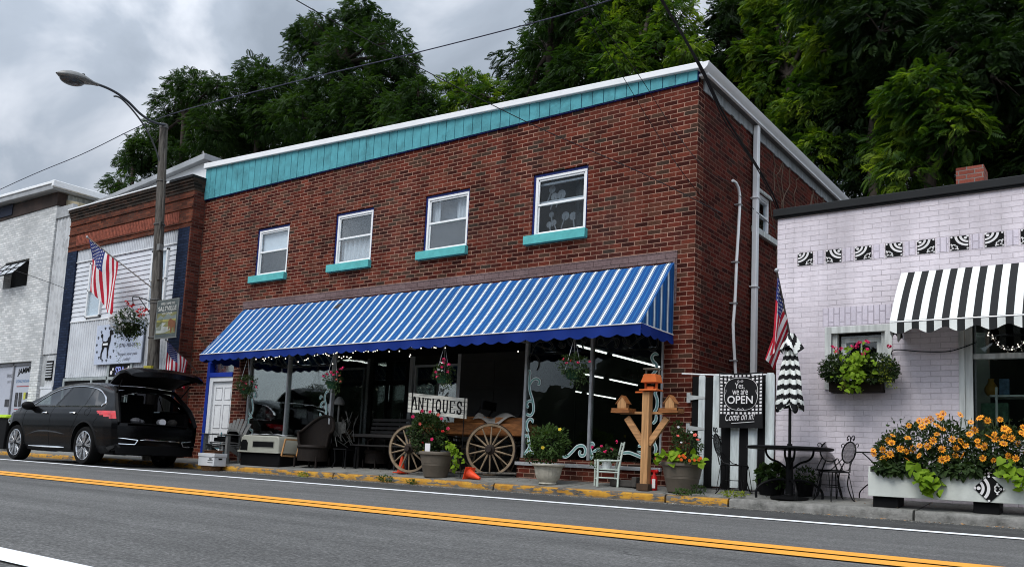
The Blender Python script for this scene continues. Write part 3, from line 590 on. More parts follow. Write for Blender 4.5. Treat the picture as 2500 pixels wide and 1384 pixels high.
R_ = [[(120, 320), (135, 330), (130, 380), (128, 430), (135, 480), (150, 530), (160, 580), (158, 630), (140, 655), (115, 650), (110, 640)], [(135, 430), (150, 398), (180, 382), (205, 395), (205, 420), (190, 420)], [(155, 560), (135, 548), (115, 560), (110, 585), (125, 595)],
      [(155, 715), (150, 690), (130, 685), (112, 710), (110, 750), (125, 780)], [(120, 790), (125, 850), (128, 895), (110, 925), (92, 950)], [(122, 900), (140, 930), (175, 940)], [(120, 810), (95, 810), (90, 830)],
      [(150, 190), (165, 140), (200, 105), (250, 100), (290, 115), (305, 140), (290, 155), (280, 140)], [(150, 190), (130, 220), (140, 250), (150, 250)], [(165, 195), (200, 240), (200, 290), (185, 320)],
      [(345, 125), (365, 145), (395, 140), (395, 115)], [(410, 85), (440, 130), (500, 140)], [(550, 75), (550, 110), (525, 120), (540, 165)],
      [(680, 70), (650, 75), (635, 110), (645, 135), (700, 125), (750, 85), (790, 85), (800, 110), (785, 145), (765, 130)], [(880, 60), (850, 55), (835, 90), (850, 120), (880, 110), (870, 90)], [(830, 145), (900, 130), (960, 80), (1020, 50), (1070, 60), (1095, 100), (1085, 150), (1050, 170), (1025, 155)],
      [(1100, 205), (1070, 195), (1050, 220), (1060, 250), (1085, 280), (1080, 320), (1050, 350)], [(1065, 375), (1095, 370), (1105, 390), (1095, 400)], [(1095, 455), (1075, 490), (1090, 540), (1085, 600), (1060, 640)], [(1080, 640), (1080, 690), (1055, 720)],
      [(1045, 810), (1060, 850), (1080, 900), (1070, 945)], [(1080, 820), (1065, 860)], [(810, 945), (870, 935), (920, 950), (980, 975)], [(940, 925), (985, 940), (985, 910), (970, 885), (945, 890)],
      [(620, 885), (600, 865), (582, 885), (590, 930), (600, 960), (590, 985)], [(600, 935), (640, 915), (670, 915)], [(370, 965), (410, 965), (450, 930), (490, 890), (530, 885), (550, 910), (545, 950), (520, 960), (505, 940), (515, 920)]]
scrolls(R_, 1250, 800, 3.0756, wr, lambda pl: sum(p[1] for p in pl) / len(pl) < 175 or pl[0] == (150, 190) or pl[0] == (165, 195))
L_ = [[(150, 400), (140, 440), (150, 500), (155, 560), (150, 610), (130, 640), (110, 610), (115, 575)], [(150, 405), (175, 405), (185, 450), (165, 450)], [(150, 670), (130, 660), (110, 690), (112, 740), (130, 790), (150, 800), (140, 850)],
      [(935, 400), (905, 410), (890, 470), (905, 540), (905, 610), (890, 665), (860, 660), (838, 620)], [(885, 500), (860, 520), (850, 550), (870, 555)], [(870, 460), (850, 450), (845, 480)], [(825, 745), (840, 715), (870, 710), (890, 750), (890, 830)]]
scrolls(L_, 580, 860, 4.193, wl)
D_ = [[(165, 80), (155, 120), (180, 160), (205, 150)], [(230, 90), (280, 80), (330, 95), (345, 130), (320, 140)], [(460, 110), (480, 140), (500, 110)], [(570, 110), (620, 130), (680, 150), (760, 140)], [(800, 90), (850, 130), (900, 130), (920, 100)]]
scrolls(D_, 580, 860, 4.193, wl, lambda p: True)
# awning, blue striped
def stripes(name, stops, period, axis, rough=.8):
    m = bpy.data.materials.new(name); t, b = nodes(m); tc = t.nodes.new('ShaderNodeTexCoord'); sp = t.nodes.new('ShaderNodeSeparateXYZ'); t.links.new(tc.outputs['Object'], sp.inputs[0])
    d = t.nodes.new('ShaderNodeMath'); d.operation = 'DIVIDE'; t.links.new(sp.outputs[axis], d.inputs[0]); d.inputs[1].default_value = period
    f = t.nodes.new('ShaderNodeMath'); f.operation = 'FLOORED_MODULO'; t.links.new(d.outputs[0], f.inputs[0]); f.inputs[1].default_value = 1
    c = ramp(t, f.outputs[0], stops, True)
    c = mixc(t, 1, c, ramp(t, noise(t, tc.outputs['Object'], 1.3, 6, .65), [(.3, (.86,) * 3), (.7, (1.1,) * 3)]), 'MULTIPLY')
    mp = t.nodes.new('ShaderNodeMapping'); mp.inputs['Location'].default_value = (7.05, 0, -3.1); mp.inputs['Scale'].default_value = (8, 4, 9); t.links.new(tc.outputs['Object'], mp.inputs[0])
    t.links.new(c, b.inputs['Base Color']); b.inputs['Roughness'].default_value = rough; b.inputs['Specular IOR Level'].default_value = .25
    bump(t, b, noise(t, tc.outputs['Object'], 2.2, 3), .5, .03); return m
B1, B2, B3, WH = (.002, .062, .225), (.002, .022, .11), (.01, .12, .32), (.74, .82, .84)
stp = [(0, WH), (.14, B2), (.205, (.45, .6, .7)), (.24, B1), (.52, B3), (.60, B1), (.86, B2), (.90, (.45, .6, .7)), (.93, B2)]
M['awn'] = stripes('blue_striped_canvas', stp, .2, 0); M['awn_side'] = stripes('blue_striped_canvas_side', stp, .2, 1)
aw = thing('awning', 'long blue and white striped canvas awning over the antique shop front', 'awning', (0, 0, 0))
AX0, AX1 = -10.16, -.30
def awp(u, v):
    x = AX0 + (AX1 - AX0) * u; y = -.02 - .93 * v; sag = .018 * math.sin(math.pi * v) * (1 + .3 * math.sin(x * 5.1))
    z = 3.345 - 1.04 * v + (-.02 if v < .001 else 0) - sag + .02 * (x - AX1) / 10 * v * 2.2
    z += .010 * math.sin(x * 5.2 + v) * math.sin(math.pi * v) + .005 * math.sin(x * 13 + 4 * v)
    if v > .93: z += .012
    return (x, y, z)
part(MB().grid(awp, 200, 14), 'canopy', M['awn'], aw, recalc=False)
for X, nm in ((AX1, 1), (AX0, 0)):
    zb = awp(nm, 1)[2]
    part(MB().add([(X, -.01, 3.345), (X, -.95, zb + .01), (X, -.95, zb - .0), (X, -.01, zb - .02)], [(0, 1, 2, 3)]), 'side_panel', M['awn_side'], aw, smooth=0, recalc=False)
def val(p0, p1, n, per, amp, h0, h1):   # hanging scalloped strip
    p0, p1 = np.array(p0, float), np.array(p1, float); Ln = np.linalg.norm(p1 - p0)
    def f(u, v):
        p = p0 + (p1 - p0) * u; s_ = u * Ln; d = h0 + (h1 - h0) * u + amp * abs(math.sin(math.pi * s_ / per)) - amp
        nrm = np.cross((p1 - p0) / Ln, (0, 0, 1)); return tuple(p + np.array((0, 0, -d * v)) + nrm * .012 * math.sin(s_ * 9) * v)
    return MB().grid(f, n, 3)
zl, zr_ = awp(0, 1)[2], awp(1, 1)[2]
part(val((AX0, -.955, zl), (AX1, -.955, zr_), 420, .25, .04, .15, .17), 'valance', M['valance'], aw, recalc=False)
part(val((AX1 + .003, -.95, zr_), (AX1 + .003, -.01, zr_ - .02), 40, .25, .04, .17, .14), 'valance', M['valance'], aw, recalc=False)
part(val((AX0 - .003, -.95, zl), (AX0 - .003, -.01, zl - .02), 40, .25, .04, .15, .14), 'valance', M['valance'], aw, recalc=False)
part(MB().tube([(AX0, -.962, zl - .004), (AX1, -.962, zr_ - .004), (AX1 + .008, -.01, zr_ - .02)], .008, 5), 'piping', M['flag_white'], aw)
mb = MB().tube([(AX0 + .02, -.93, zl - .03), (AX1 - .02, -.93, zr_ - .03)], .02, 6)
for x in (-10.1, -7.7, -5.2, -2.8, -.4): mb.tube([(x, -.93, 2.27), (x, -.01, 2.3)], .015, 6).tube([(x, -.93, 2.27), (x, -.01, 3.28)], .015, 6)
part(mb, 'frame', M['steel'], aw)
for q_ in (-8.2, -6.2, -4.2, -2.2): u_ = (q_ - AX0) / (AX1 - AX0); part(MB().tube([tuple(np.array(awp(u_, v_)) + (0, -.003, .004)) for v_ in np.linspace(0, .99, 14)], .004, 4), 'seam', M['valance'], aw)
u_ = (at(828, 760, Y=-.15)[0] - AX0) / (AX1 - AX0); part(MB().grid(lambda a, b: tuple(np.array(awp(u_ + .012 * (a - .5) - .004 * b, .12 + .09 * b)) + (0, -.004, .005)), 3, 3), 'dark_stain', P('mildew_stain', (.04, .04, .045), .9, var=.8, sc=20), aw, recalc=False)
# tube lights in the shop
k = 0
def tube_light(x, y0, y1, label, z=2.74):
    t = thing('tube_light', label, 'ceiling light', (x, y0, z), 'tube lights on the shop ceiling')
    part(MB().box((x - .05, y0, z + .012), (x + .05, y1, z + .055)), 'fixture', M['steel'], t)
    part(MB().tube([(x, y0 + .04, z), (x, y1 - .04, z)], .019, 8), 'tube', M['tubelight'], t)
for i, (y0, y1) in enumerate(((1.9, 2.6), (3.1, 4.3), (4.5, 6.7), (6.9, 9.))): tube_light(-3.87, y0, y1, f'bright tube light seen high in the right display window, {["left end of its row","second in its row","long middle one of its row","right end of its row"][i]}')
for i, (y0, y1) in enumerate(((3.6, 4.1), (6.9, 8.5), (8.8, 10.4))): tube_light(-6.41, y0, y1, f'tube light in the middle row inside the right display window, {["short left end","middle one","right end"][i]}')
for i, (y0, y1) in enumerate(((8., 10.4), (10.9, 12.2), (12.5, 14.4))): tube_light(-9.37, y0, y1, f'tube light in the lowest row inside the right display window, {["left one","middle one","right one"][i]}')
tube_light(-8.64, 3.68, 4.7, 'upper tube light above the window lettering behind the antiques board')
tube_light(-9.22, 4.5, 5.2, 'lower short tube light above the window lettering behind the antiques board')
# ---------------------------------------------------------------- pet spa building (old orange brick, navy piers)
SY = -.3
spa = thing('brick_building', 'old orange brick building with navy piers and white siding, a pet grooming shop', 'shop building')
SX0, SX1 = -17.45, -11.93
part(MB().box((SX0, SY, 5.30), (SX1, SY + .25, 6.12)).box((SX0 + .0, SY - .025, 5.97), (SX1 + .0, SY - .002, 6.0)).box((SX0, SY - .022, 5.73), (SX1, SY - .002, 5.76)).box((SX0, SY - .018, 5.40), (SX1, SY - .002, 5.43)), 'brick_parapet', M['orange_brick'], spa, smooth=0)
mb = MB()
for i, (z0, z1, o) in enumerate(((6.12, 6.2, .012), (6.2, 6.27, .03), (6.27, 6.33, .05), (6.33, 6.40, .075))): mb.box((SX0 - o * .5, SY - o, z0), (SX1 + o * .3, SY + .25, z1))
part(mb, 'cornice', brick('sooty_cornice_brick', [(0, (.02, .016, .013)), (.5, (.045, .03, .022)), (1, (.09, .05, .035))], (.05, .045, .04), stain=.8, stainc=(.012, .012, .011)), spa, smooth=0, label='blackened stepped brick cornice')
mb = MB(); x = SX0 + .4
while x < SX1 - .5: mb.box((x, SY - .008, 5.44), (x + .055, SY - .0005, 5.70)); x += .068
part(mb, 'soldier_course', P('orange_soldier_brick', (.22, .06, .035), .8, var=.5, sc=12), spa, smooth=0)
mb = MB().prism([(SX0 - .05, 6.40), (SX1 - .9, 6.40), (SX1 - .9, 6.435), (SX0 - .05, 6.435)], 'y', SY - .1, SY + .3)
part(mb, 'coping', M['white_metal'], spa, smooth=0, bevel=.01)
part(MB().box((SX1 - .88, SY - .1, 6.40), (SX1 + .03, SY + .3, 6.46)), 'coping', M['black_metal'], spa, label='black end piece of the coping')
for a, b in ((SX0, -16.98), (-12.42, -11.98)): part(MB().box((a, SY, .0), (b, SY + .25, 5.30)), 'pier', M['navy_brick'], spa, smooth=0)
part(MB().box((-11.98, SY + .002, 0), (SX1, .0, 5.3)).box((-11.975, SY + .004, 5.3), (-11.925, .0, 6.1)), 'return_wall', M['dark_brick'], spa, smooth=0)
def clap(mb, x0, x1, z0, z1, y, step=.115):
    z = z0
    while z < z1 - .01:
        h = min(step, z1 - z); mb.add([(x0, y - .018, z), (x1, y - .018, z), (x1, y, z + h), (x0, y, z + h), (x0, y, z), (x1, y, z)], [(0, 1, 2, 3), (0, 4, 5, 1)]); z += h
def ribs(mb, x0, x1, z0, z1, y, step=.11):
    x = x0
    while x < x1 - .01:
        w = min(step, x1 - x); mb.add([(x, y, z0), (x + w * .12, y - .014, z0), (x + w * .55, y - .014, z0), (x + w * .67, y, z0), (x + w, y, z0), (x, y, z1), (x + w * .12, y - .014, z1), (x + w * .55, y - .014, z1), (x + w * .67, y, z1), (x + w, y, z1)], [(i, i + 1, i + 6, i + 5) for i in range(4)]); x += w
part(MB().box((-16.98, SY + .06, 0), (-12.42, SY + .2, 5.3)), 'front_wall', M['siding'], spa, smooth=0)
WX = [(-16.22, -15.52), (-13.42, -12.75)]
mb = MB(); z0, z1 = 3.46, 4.98
for a, b in ((-16.98, WX[0][0]), (WX[0][1], WX[1][0]), (WX[1][1], -12.42)): clap(mb, a, b, z0, z1, SY + .055)
part(mb, 'clapboard_siding', M['siding'], spa, smooth=0)
RPm = P('white_ribbed_panel', (.55, .57, .6), .5, var=.12, sc=2, dirt=.3)
for q_ in ((-16.98, -12.42, 4.99, 5.30, SY + .05, .075), (-16.98, -14.86, 2.02, 3.42, SY + .05), (-14.86, -12.42, 2.35, 3.42, SY + .05), (-13.83, -12.42, 0.2, 2.35, SY + .05)): mb = MB(); ribs(mb, *q_); part(mb, 'ribbed_panel', RPm, spa, smooth=0)
part(MB().box((-16.98, SY + .02, 3.42), (-12.42, SY + .05, 3.455)).box((-16.98, SY + .02, 4.975), (-12.42, SY + .05, 4.995)), 'trim_strip', M['white'], spa)
for a, b in WX:
    f = MB(); zz0, zz1 = 3.50, 4.90
    for p in ((a, b, zz1 - .05, zz1), (a, b, zz0, zz0 + .04), (a, a + .06, zz0, zz1), (b - .06, b, zz0, zz1), (a, b, 4.17, 4.205)): f.box((p[0], SY - .01, p[2]), (p[1], SY + .055, p[3]))
    f = part(f, 'window', M['white'], spa, bevel=.004); part(MB().box((a + .05, SY + .03, zz0 + .03), (b - .05, SY + .035, zz1 - .04)), 'pane', M['glass_up'], f); part(MB().box((a + .05, SY + .05, zz0 + .03), (b - .05, SY + .055, zz1 - .04)), 'blind', M['blind'], f)
# ground floor: shop window strip and door with SPA transom
f = MB(); y = SY + .0
for p in ((-16.98, -14.86, 1.93, 2.0), (-15.62, -15.55, .5, 1.93), (-16.98, -16.9, .5, 1.93), (-14.9, -14.8, .2, 2.34), (-13.9, -13.8, .2, 2.34), (-14.8, -13.9, 2.28, 2.34), (-14.8, -13.9, 1.92, 1.99)): f.box((p[0], y, p[2]), (p[1], y + .06, p[3]))
f = part(f, 'shop_front_frame', P('grey_green_frame', (.3, .33, .33), .6), spa)
part(MB().box((-16.9, y + .03, .5), (-14.9, y + .05, 1.93)), 'pane', M['black'], f)
t = MB().box((-14.8, y + .01, 1.99), (-13.9, y + .03, 2.28)); part(t, 'transom_sign', M['black'], f)
t = MB().text('SPA', (-14.52, y + .005, 2.03), (1, 0, 0), (0, 0, 1), .42, .2, bold=.02); part(t, 'lettering', P('lilac_lettering', (.3, .33, .7), .6), f)
t = MB(); 
for cx, cz, r in ((-14.70, 2.09, .05), (-14.63, 2.17, .035), (-14.0, 2.13, .06), (-13.96, 2.2, .035)): t.lathe((cx, y + .004, cz), [(r, 0), (r, .004)], 12, ax=(0, 1, 0))
part(t, 'painted_dots', M['flag_white'], f)
dd = MB().box((-14.8, y + .03, .2), (-13.9, y + .05, 1.92)); part(dd, 'door', M['black'], f)
part(MB().box((-14.72, y + .015, .3), (-14.66, y + .03, 1.85)).box((-14.04, y + .015, .3), (-13.98, y + .03, 1.85)).box((-14.66, y + .015, 1.79), (-14.04, y + .03, 1.85)), 'door_rail', P('door_rail', (.3, .33, .33), .6), f)
t = MB(); ribbon(t, crom([(-14.35, 1.72), (-14.2, 1.78), (-14.12, 1.66), (-14.25, 1.58), (-14.38, 1.63)]), .03, y + .012, 0); part(t, 'door_scroll', M['flag_white'], f, recalc=False)
g = MB(); 
g.grid(lambda u, v: (-12.40 + .36 * u, SY - .03 + .03 * math.sin(u * 25), .35 + 1.75 * v), 30, 1); part(g, 'pale_drape', P('cream_drape', (.42, .43, .36), .9), spa)
# shed roof behind, high at its right end
part(MB().prism([(-17.9, 6.45), (-12.85, 6.45), (-12.85, 7.22), (-17.9, 6.78)], 'y', .55, 12), 'upper_wall', M['white'], spa, smooth=0)
part(MB().prism([(-18.0, 6.79), (-12.78, 7.22), (-12.78, 7.37), (-18.0, 6.90)], 'y', .40, 12.4), 'shed_roof', M['metal_roof'], spa, smooth=0, bevel=.01)
part(MB().box((-12.845, .6, 6.3), (-12.79, 12, 7.20)), 'red_side', P('barn_red_board', (.13, .02, .02), .8), spa)
# sign board of the groomer
sg = thing('shop_sign', 'pale blue pet grooming sign with a black poodle in a ring of paw prints', 'sign', (-14.43, SY - .03, 2.3))
part(MB().box((-15.47, SY - .04, 2.29), (-13.39, SY - .015, 3.25)), 'board', P('pale_blue_board', (.46, .51, .62), .5, var=.05), sg, bevel=.003)
t = MB(); y = SY - .046
def disc(t, cx, cz, rx, rz=None, n=14, tilt=0, y=y): rz = rz or rx; t.add([(cx + rx * math.cos(a) * math.cos(tilt) - rz * math.sin(a) * math.sin(tilt), y, cz + rx * math.cos(a) * math.sin(tilt) + rz * math.sin(a) * math.cos(tilt)) for a in np.arange(n) * 2 * math.pi / n], [tuple(range(n))])
for k in range(14):
    a = 2 * math.pi * k / 14; cx, cz = -14.98 + .42 * math.cos(a), 2.77 + .40 * math.sin(a)
    dst = t
    disc(dst, cx, cz - .012, .022, .018)
    for q in range(4): disc(dst, cx + (q - 1.5) * .021, cz + .026 - .008 * abs(q - 1.5), .009, .013)
part(t, 'paw_ring', M['black'], sg, recalc=False, smooth=0)
t = MB()
t.prism([(-15.12, 2.86), (-15.0, 2.84), (-14.88, 2.87), (-14.84, 2.98), (-14.84, 3.05), (-14.76, 3.08), (-14.66, 3.03), (-14.70, 3.0), (-14.77, 2.99), (-14.78, 2.85), (-14.82, 2.72), (-14.84, 2.6), (-14.85, 2.47), (-14.80, 2.44), (-14.88, 2.44), (-14.90, 2.6), (-14.93, 2.70), (-15.03, 2.71), (-15.08, 2.62), (-15.13, 2.55), (-15.12, 2.44), (-15.07, 2.42), (-15.17, 2.42), (-15.18, 2.56), (-15.14, 2.68), (-15.15, 2.78)], 'y', y - .002, y)
disc(t, -14.80, 3.06, .055, .065, y=y - .003); disc(t, -15.19, 2.99, .05, .05, y=y - .003); disc(t, -14.86, 2.52, .032, .045, y=y - .003); disc(t, -15.15, 2.50, .032, .045, y=y - .003); disc(t, -14.85, 2.86, .07, .09, y=y - .003); disc(t, -15.10, 2.74, .055, .09, y=y - .003); t.prism([(-15.17, 2.95), (-15.15, 2.85), (-15.12, 2.85), (-15.15, 2.96)], 'y', y - .002, y)
part(t, 'poodle_silhouette', M['black'], sg, smooth=0, recalc=False)
t = MB().box((-15.10, y - .008, 2.75), (-14.88, y - .005, 2.80)); part(t, 'name_strip', M['white'], sg)
t = MB(); R3, U3 = (1, 0, 0), (0, 0, 1)
t.text('AND SPA', (-14.22, y, 3.0), R3, U3, .42, .08, shear=.3).text('(276) 782-2571', (-14.38, y, 2.66), R3, U3, .82, .1, bold=.01).text('Pamper your pets', (-14.38, y, 2.46), R3, U3, .82, .09).text('today!', (-14.12, y, 2.34), R3, U3, .28, .09)
part(t, 'lettering', P('grey_lettering', (.06, .06, .08), .6), sg, smooth=0, recalc=False)
# ---------------------------------------------------------------- far left white painted building
wb = thing('painted_brick_building', 'tall whitewashed brick building at the left edge with poster windows', 'shop building')
AX1_ = -18.32; AY = SY
mb = MB().wall('y', AY, -27, AX1_, 0, 6.75, [(-21.05, -19.58, 4.62, 5.38), (-23, -18.78, .75, 2.5)], .25)
part(mb, 'front_wall', M['white_brick'], wb, smooth=0)
part(MB().prism([(-27, 6.70), (AX1_ + .05, 6.70), (AX1_ + .05, 7.06), (-27, 7.06)], 'y', AY - .03, AY + .2), 'fascia', P('rusty_brown_board', (.045, .03, .025), .8, var=.6, sc=2), wb, smooth=0)
part(MB().box((-27, AY - .05, 6.78), (-20.9, AY - .032, 7.10)), 'fascia_panel', P('dark_navy_board', (.008, .012, .028), .7), wb, smooth=0)
part(MB().prism([(-27, 7.28), (AX1_ + .2, 7.05), (AX1_ + .2, 7.26), (-27, 7.46)], 'y', AY - .25, 12), 'roof', M['metal_roof'], wb, smooth=0, bevel=.01)
part(MB().box((AX1_ + .2, AY - .3, 7.1), (AX1_ + .32, 12, 7.27)).prism([(-27, 7.40), (AX1_ + .32, 7.19), (AX1_ + .32, 7.27), (-27, 7.48)], 'y', AY - .28, AY - .252), 'gutter', M['white_metal'], wb, bevel=.02)
part(MB().box((AX1_ - .2, AY + .25, 0), (AX1_, 12, 7.05)), 'side_wall', M['white_old'], wb, smooth=0)
st = MB(); ribs(st, AX1_ + .02, SX0 - .01, 2.66, 6.32, AY + .05, .18); ribs(st, AX1_ + .3, SX0 - .01, .2, 2.62, AY + .05, .16)
part(st, 'gap_panelling', P('white_gap_panel', (.5, .51, .52), .6, var=.15, dirt=.3), wb, smooth=0)
part(MB().box((AX1_, AY + .07, 0), (SX0, AY + .12, 6.32)).box((AX1_, AY - .0, 6.32), (SX0, AY + .12, 6.62)), 'gap_backing', P('gap_backing', (.33, .34, .35), .8), wb)
part(MB().prism([(AX1_ + .02, 6.62), (SX0 - .1, 6.62), (SX0 - .1, 6.72), (AX1_ + .02, 6.9)], 'y', AY + .2, 4), 'lean_to', P('tan_board', (.35, .3, .2), .8), wb)
lv = MB().box((-17.98, AY + .02, 1.98), (-17.62, AY + .04, 2.48))
for i in range(6): lv.ob((-17.8, AY + .012, 2.06 + i * .07), (.16, 0, 0), (0, .014, .02), (0, .004, -.003), 1)
part(lv, 'louvre_vent', [M['black'], M['steel']], wb)
part(MB().box((-18.1, AY + .0, .2), (-17.5, AY + .04, 1.75)).box((-18.14, AY - .01, 1.75), (-17.5, AY + .045, 1.8)), 'panel_door', M['siding'], wb)
# tilted open window
f = MB(); X0, X1 = -21.0, -19.62
def T(x, s): return (x, AY - .02 - .36 * s, 5.30 - .42 * s)
for a, b in (((X0, 0), (X1, 0)), ((X0, 1), (X1, 1)), ((X0, 0), (X0, 1)), ((X1, 0), (X1, 1)), ((X0, .5), (X1, .5)), ((X0 + .46, 0), (X0 + .46, 1)), ((X0 + .92, 0), (X0 + .92, 1))): f.bar(T(*a), T(*b), .03, .03)
f = part(f, 'open_window', M['black'], wb); part(MB().add([T(X0, 0), T(X1, 0), T(X1, 1), T(X0, 1)], [(0, 1, 2, 3)]), 'pane', P('frosted_pane', (.5, .53, .56), .3, spec=.8), f)
part(MB().box((-21.05, AY + .2, 4.6), (-19.55, AY + .22, 5.4)), 'room_back', M['black'], f)
# poster windows
pw = MB().box((-23, AY + .1, .75), (-18.78, AY + .14, 2.5)); pw = part(pw, 'poster_window', P('poster_paper', (.42, .44, .5), .5, var=.1, sc=1), wb)
part(MB().box((-19.96, AY + .06, .75), (-19.9, AY + .1, 2.5)).box((-23, AY + .06, 2.42), (-18.78, AY + .1, 2.5)), 'mullion', P('mullion_grey', (.2, .2, .22), .5), pw)
t = MB(); y = AY + .095
t.text('JAMMIN', (-19.72, y, 2.12), (1, 0, .09), U3, .92, .2, bold=.02, shear=.1); part(t, 'lettering', M['black'], pw, recalc=False, smooth=0, label='large dark hand lettering')
t = MB().text('DJ DANCE AND KARAOKE', (-19.76, y, 1.93), R3, U3, .96, .1, shear=.3).text('(276) 262-00', (-19.3, y, 1.27), R3, U3, .5, .12, shear=.3); part(t, 'lettering', P('poster_blue', (.04, .14, .3), .5), pw, recalc=False, smooth=0, label='blue slanted lettering')
t = MB().text('SPRING', (-20.35, y, 2.1), R3, U3, .32, .1).text('UNIT 8', (-20.3, y, 1.95), R3, U3, .26, .07); part(t, 'lettering', P('poster_grey', (.12, .12, .14), .5), pw, recalc=False, smooth=0)
t = MB()
for a, b, c, d in ((-19.72, -19.56, 1.3, 1.68), (-19.5, -19.33, 1.3, 1.68), (-19.1, -18.96, 1.52, 1.68), (-18.93, -18.8, 1.45, 1.7), (-19.7, -19.48, .98, 1.16), (-19.32, -19.02, .96, 1.2), (-18.98, -18.8, .9, 1.12), (-19.7, -19.52, .76, .9), (-20.3, -20.02, 1.3, 1.5)): t.box((a, y - .004, c), (b, y, d))
part(t, 'poster_photo', P('poster_photo', (.05, .05, .055), .5, var=.9, sc=14), pw)
t = MB()
for z in (1.84, 1.22): t.box((-19.7, y - .002, z), (-18.85, y, z + .018))
part(t, 'red_line', P('poster_red', (.35, .05, .05), .6), pw)
part(MB().box((-19.24, y - .003, 1.5), (-19.12, y, 1.68)), 'yellow_square', P('poster_yellow', (.5, .5, .08), .6), pw)
part(MB().box((-23, AY - .03, .66), (-18.7, AY + .0, .75)), 'sill', M['navy'], wb)
# ---------------------------------------------------------------- lilac painted building at the right
pk = thing('painted_brick_building', 'pale lilac painted brick shop with black roof edge and tile row', 'shop building')
PX0, PX1 = 1.17, 12.
mb = MB().wall('y', 0, PX0, PX1, 0, 3.79, [(1.87, 2.50, 1.45, 2.23), (3.44, 6.6, .85, 2.62)], .25)
mb.box((PX0, .25, 0), (PX0 + .2, 10, 3.78))
part(mb, 'front_wall', M['pink_brick'], pk, smooth=0)
part(MB().box((1.76, -.004, 2.30), (2.66, .0, 2.53)), 'soldier_course', M['pink_soldier'], pk, smooth=0)
for k in range(10): x = 1.655 + .357 * k; part(MB().box((x, -.004, 3.11), (x + .12, .0, 3.28)), 'soldier_panel', M['pink_soldier'], pk, smooth=0)
part(MB().box((PX0 - .05, -.05, 3.79), (PX1, .3, 3.895)).box((PX0 - .03, -.03, 3.765), (PX1, -.002, 3.79)), 'roof_edge', M['black_metal'], pk, bevel=.01)
part(MB().box((PX0, .3, 3.72), (PX1, 10, 3.8)), 'roof', M['roof'], pk)
part(MB().box((2.82, 3.0, 3.8), (3.19, 3.4, 5.12)), 'chimney', M['chimney_brick'], pk, smooth=0)
# decorative tiles: black with white arcs and curls
def tile_geo(mb, c, r, u, s, flip, mi0=0, mi1=1, asp=1):
    c, r, u = map(lambda a: np.array(a, float), (c, r, u)); nn = np.cross(r, u)
    if flip: r = -r
    def Q(a, b, l=.006): return c + r * (a - .5) * s + u * (b - .5) * s * asp + nn * l
    mb.ob(c, r * s / 2, u * s * asp / 2, nn * .005, mi0)
    def arc(cx, cz, R0, R1, a0, a1, k=12, l=.007):
        vs = []
        for i in range(k + 1):
            a = a0 + (a1 - a0) * i / k
            for R_ in (R0, R1): vs.append(Q(cx + R_ * math.cos(a), cz + R_ * math.sin(a), l))
        mb.add(vs, [(2 * i, 2 * i + 1, 2 * i + 3, 2 * i + 2) for i in range(k)], mi1)
    h = math.pi / 2
    arc(0, 1, .62, .76, -h * .97, -h * .03); arc(0, 1, .38, .51, -h * .97, -h * .03); arc(0, 1, 0, .13, -h, 0); arc(.17, .83, .0, .09, 0, 6.28)
    arc(1, 0, .0, .10, h, 2 * h); arc(.80, .30, .07, .13, -.5, 3.6); arc(.70, .20, .07, .13, 1.1, 5.2); arc(.93, .42, .0, .05, 0, 6.3); arc(.58, .07, .0, .05, 0, 6.3); arc(.86, .14, .02, .06, 0, 6.3); arc(.06, .08, 0, .06, 0, 6.3); arc(.92, .93, 0, .06, 0, 6.3)
for k in range(10):
    x = 1.535 + .357 * k; mb = MB(); tile_geo(mb, (x, -.002, 3.195), (1, 0, 0), (0, 0, 1), .195, k % 2 == 1, asp=.86)
    part(mb, 'patterned_tile', [M['black'], M['flag_white']], pk, smooth=0, recalc=False)
# small window behind the window box
f = MB()
for p in ((1.79, 2.58, 2.20, 2.285), (1.79, 1.87, 1.5, 2.2), (2.50, 2.58, 1.5, 2.2)): f.box((p[0], -.02, p[2]), (p[1], .03, p[3]))
for p in ((1.87, 1.93), (2.45, 2.50)): f.box((p[0], .03, 1.5), (p[1], .12, 2.2))
for p in ((1.96, 2.44, 2.09, 2.15), (1.96, 2.02, 1.5, 2.09), (2.38, 2.44, 1.5, 2.09), (2.02, 2.38, 1.895, 1.91), (2.193, 2.207, 1.5, 2.09), (2.02, 2.38, 1.62, 1.635)): f.box((p[0], .10, p[2]), (p[1], .14, p[3]))
f = part(f, 'small_window', M['white_old'], pk, bevel=.003); part(MB().box((1.93, .12, 1.45), (2.47, .124, 2.2)), 'pane', M['shop_glass'], f); part(MB().box((1.87, .24, 1.4), (2.5, .25, 2.3)), 'room_back', M['dark'], f)
# shop window with deep casing
f = MB()
for p in ((3.30, 3.36, .3, 2.5, -.03), (3.36, 3.44, .3, 2.5, -.012), (3.28, 6.6, 2.5, 2.62, -.03), (3.44, 6.6, 1.83, 1.89, .02), (3.44, 6.6, .85, .92, -.012)): f.box((p[0], p[4], p[2]), (p[1], .12, p[3]))
f = part(f, 'shop_window', M['white_old'], pk, bevel=.004); part(MB().box((3.44, .08, .85), (6.6, .085, 2.5)), 'pane', M['shop_glass'], f)
part(MB().box((3.3, 2.4, .2), (7, 2.5, 3)).box((3.3, .3, .4), (7, 2.5, .5)), 'shop_interior', M['dark'], f)
sh = thing('display_shelf', 'white wire display shelf inside the lilac shop window', 'shelf', (3.7, .5, .5))
p_ = at(2400, 968, Y=.5); part(MB().box((3.55, .4, p_[2] - .01), (4.6, .75, p_[2] + .01)).box((3.55, .4, .75), (4.6, .75, .77)), 'shelf_board', M['white_old'], sh); mb = MB()
for x_ in (3.62, 3.98, 4.35): mb.box((x_ - .012, .39, .5), (x_ + .012, .41, p_[2] + .1))
part(mb, 'upright', M['white_old'], sh)
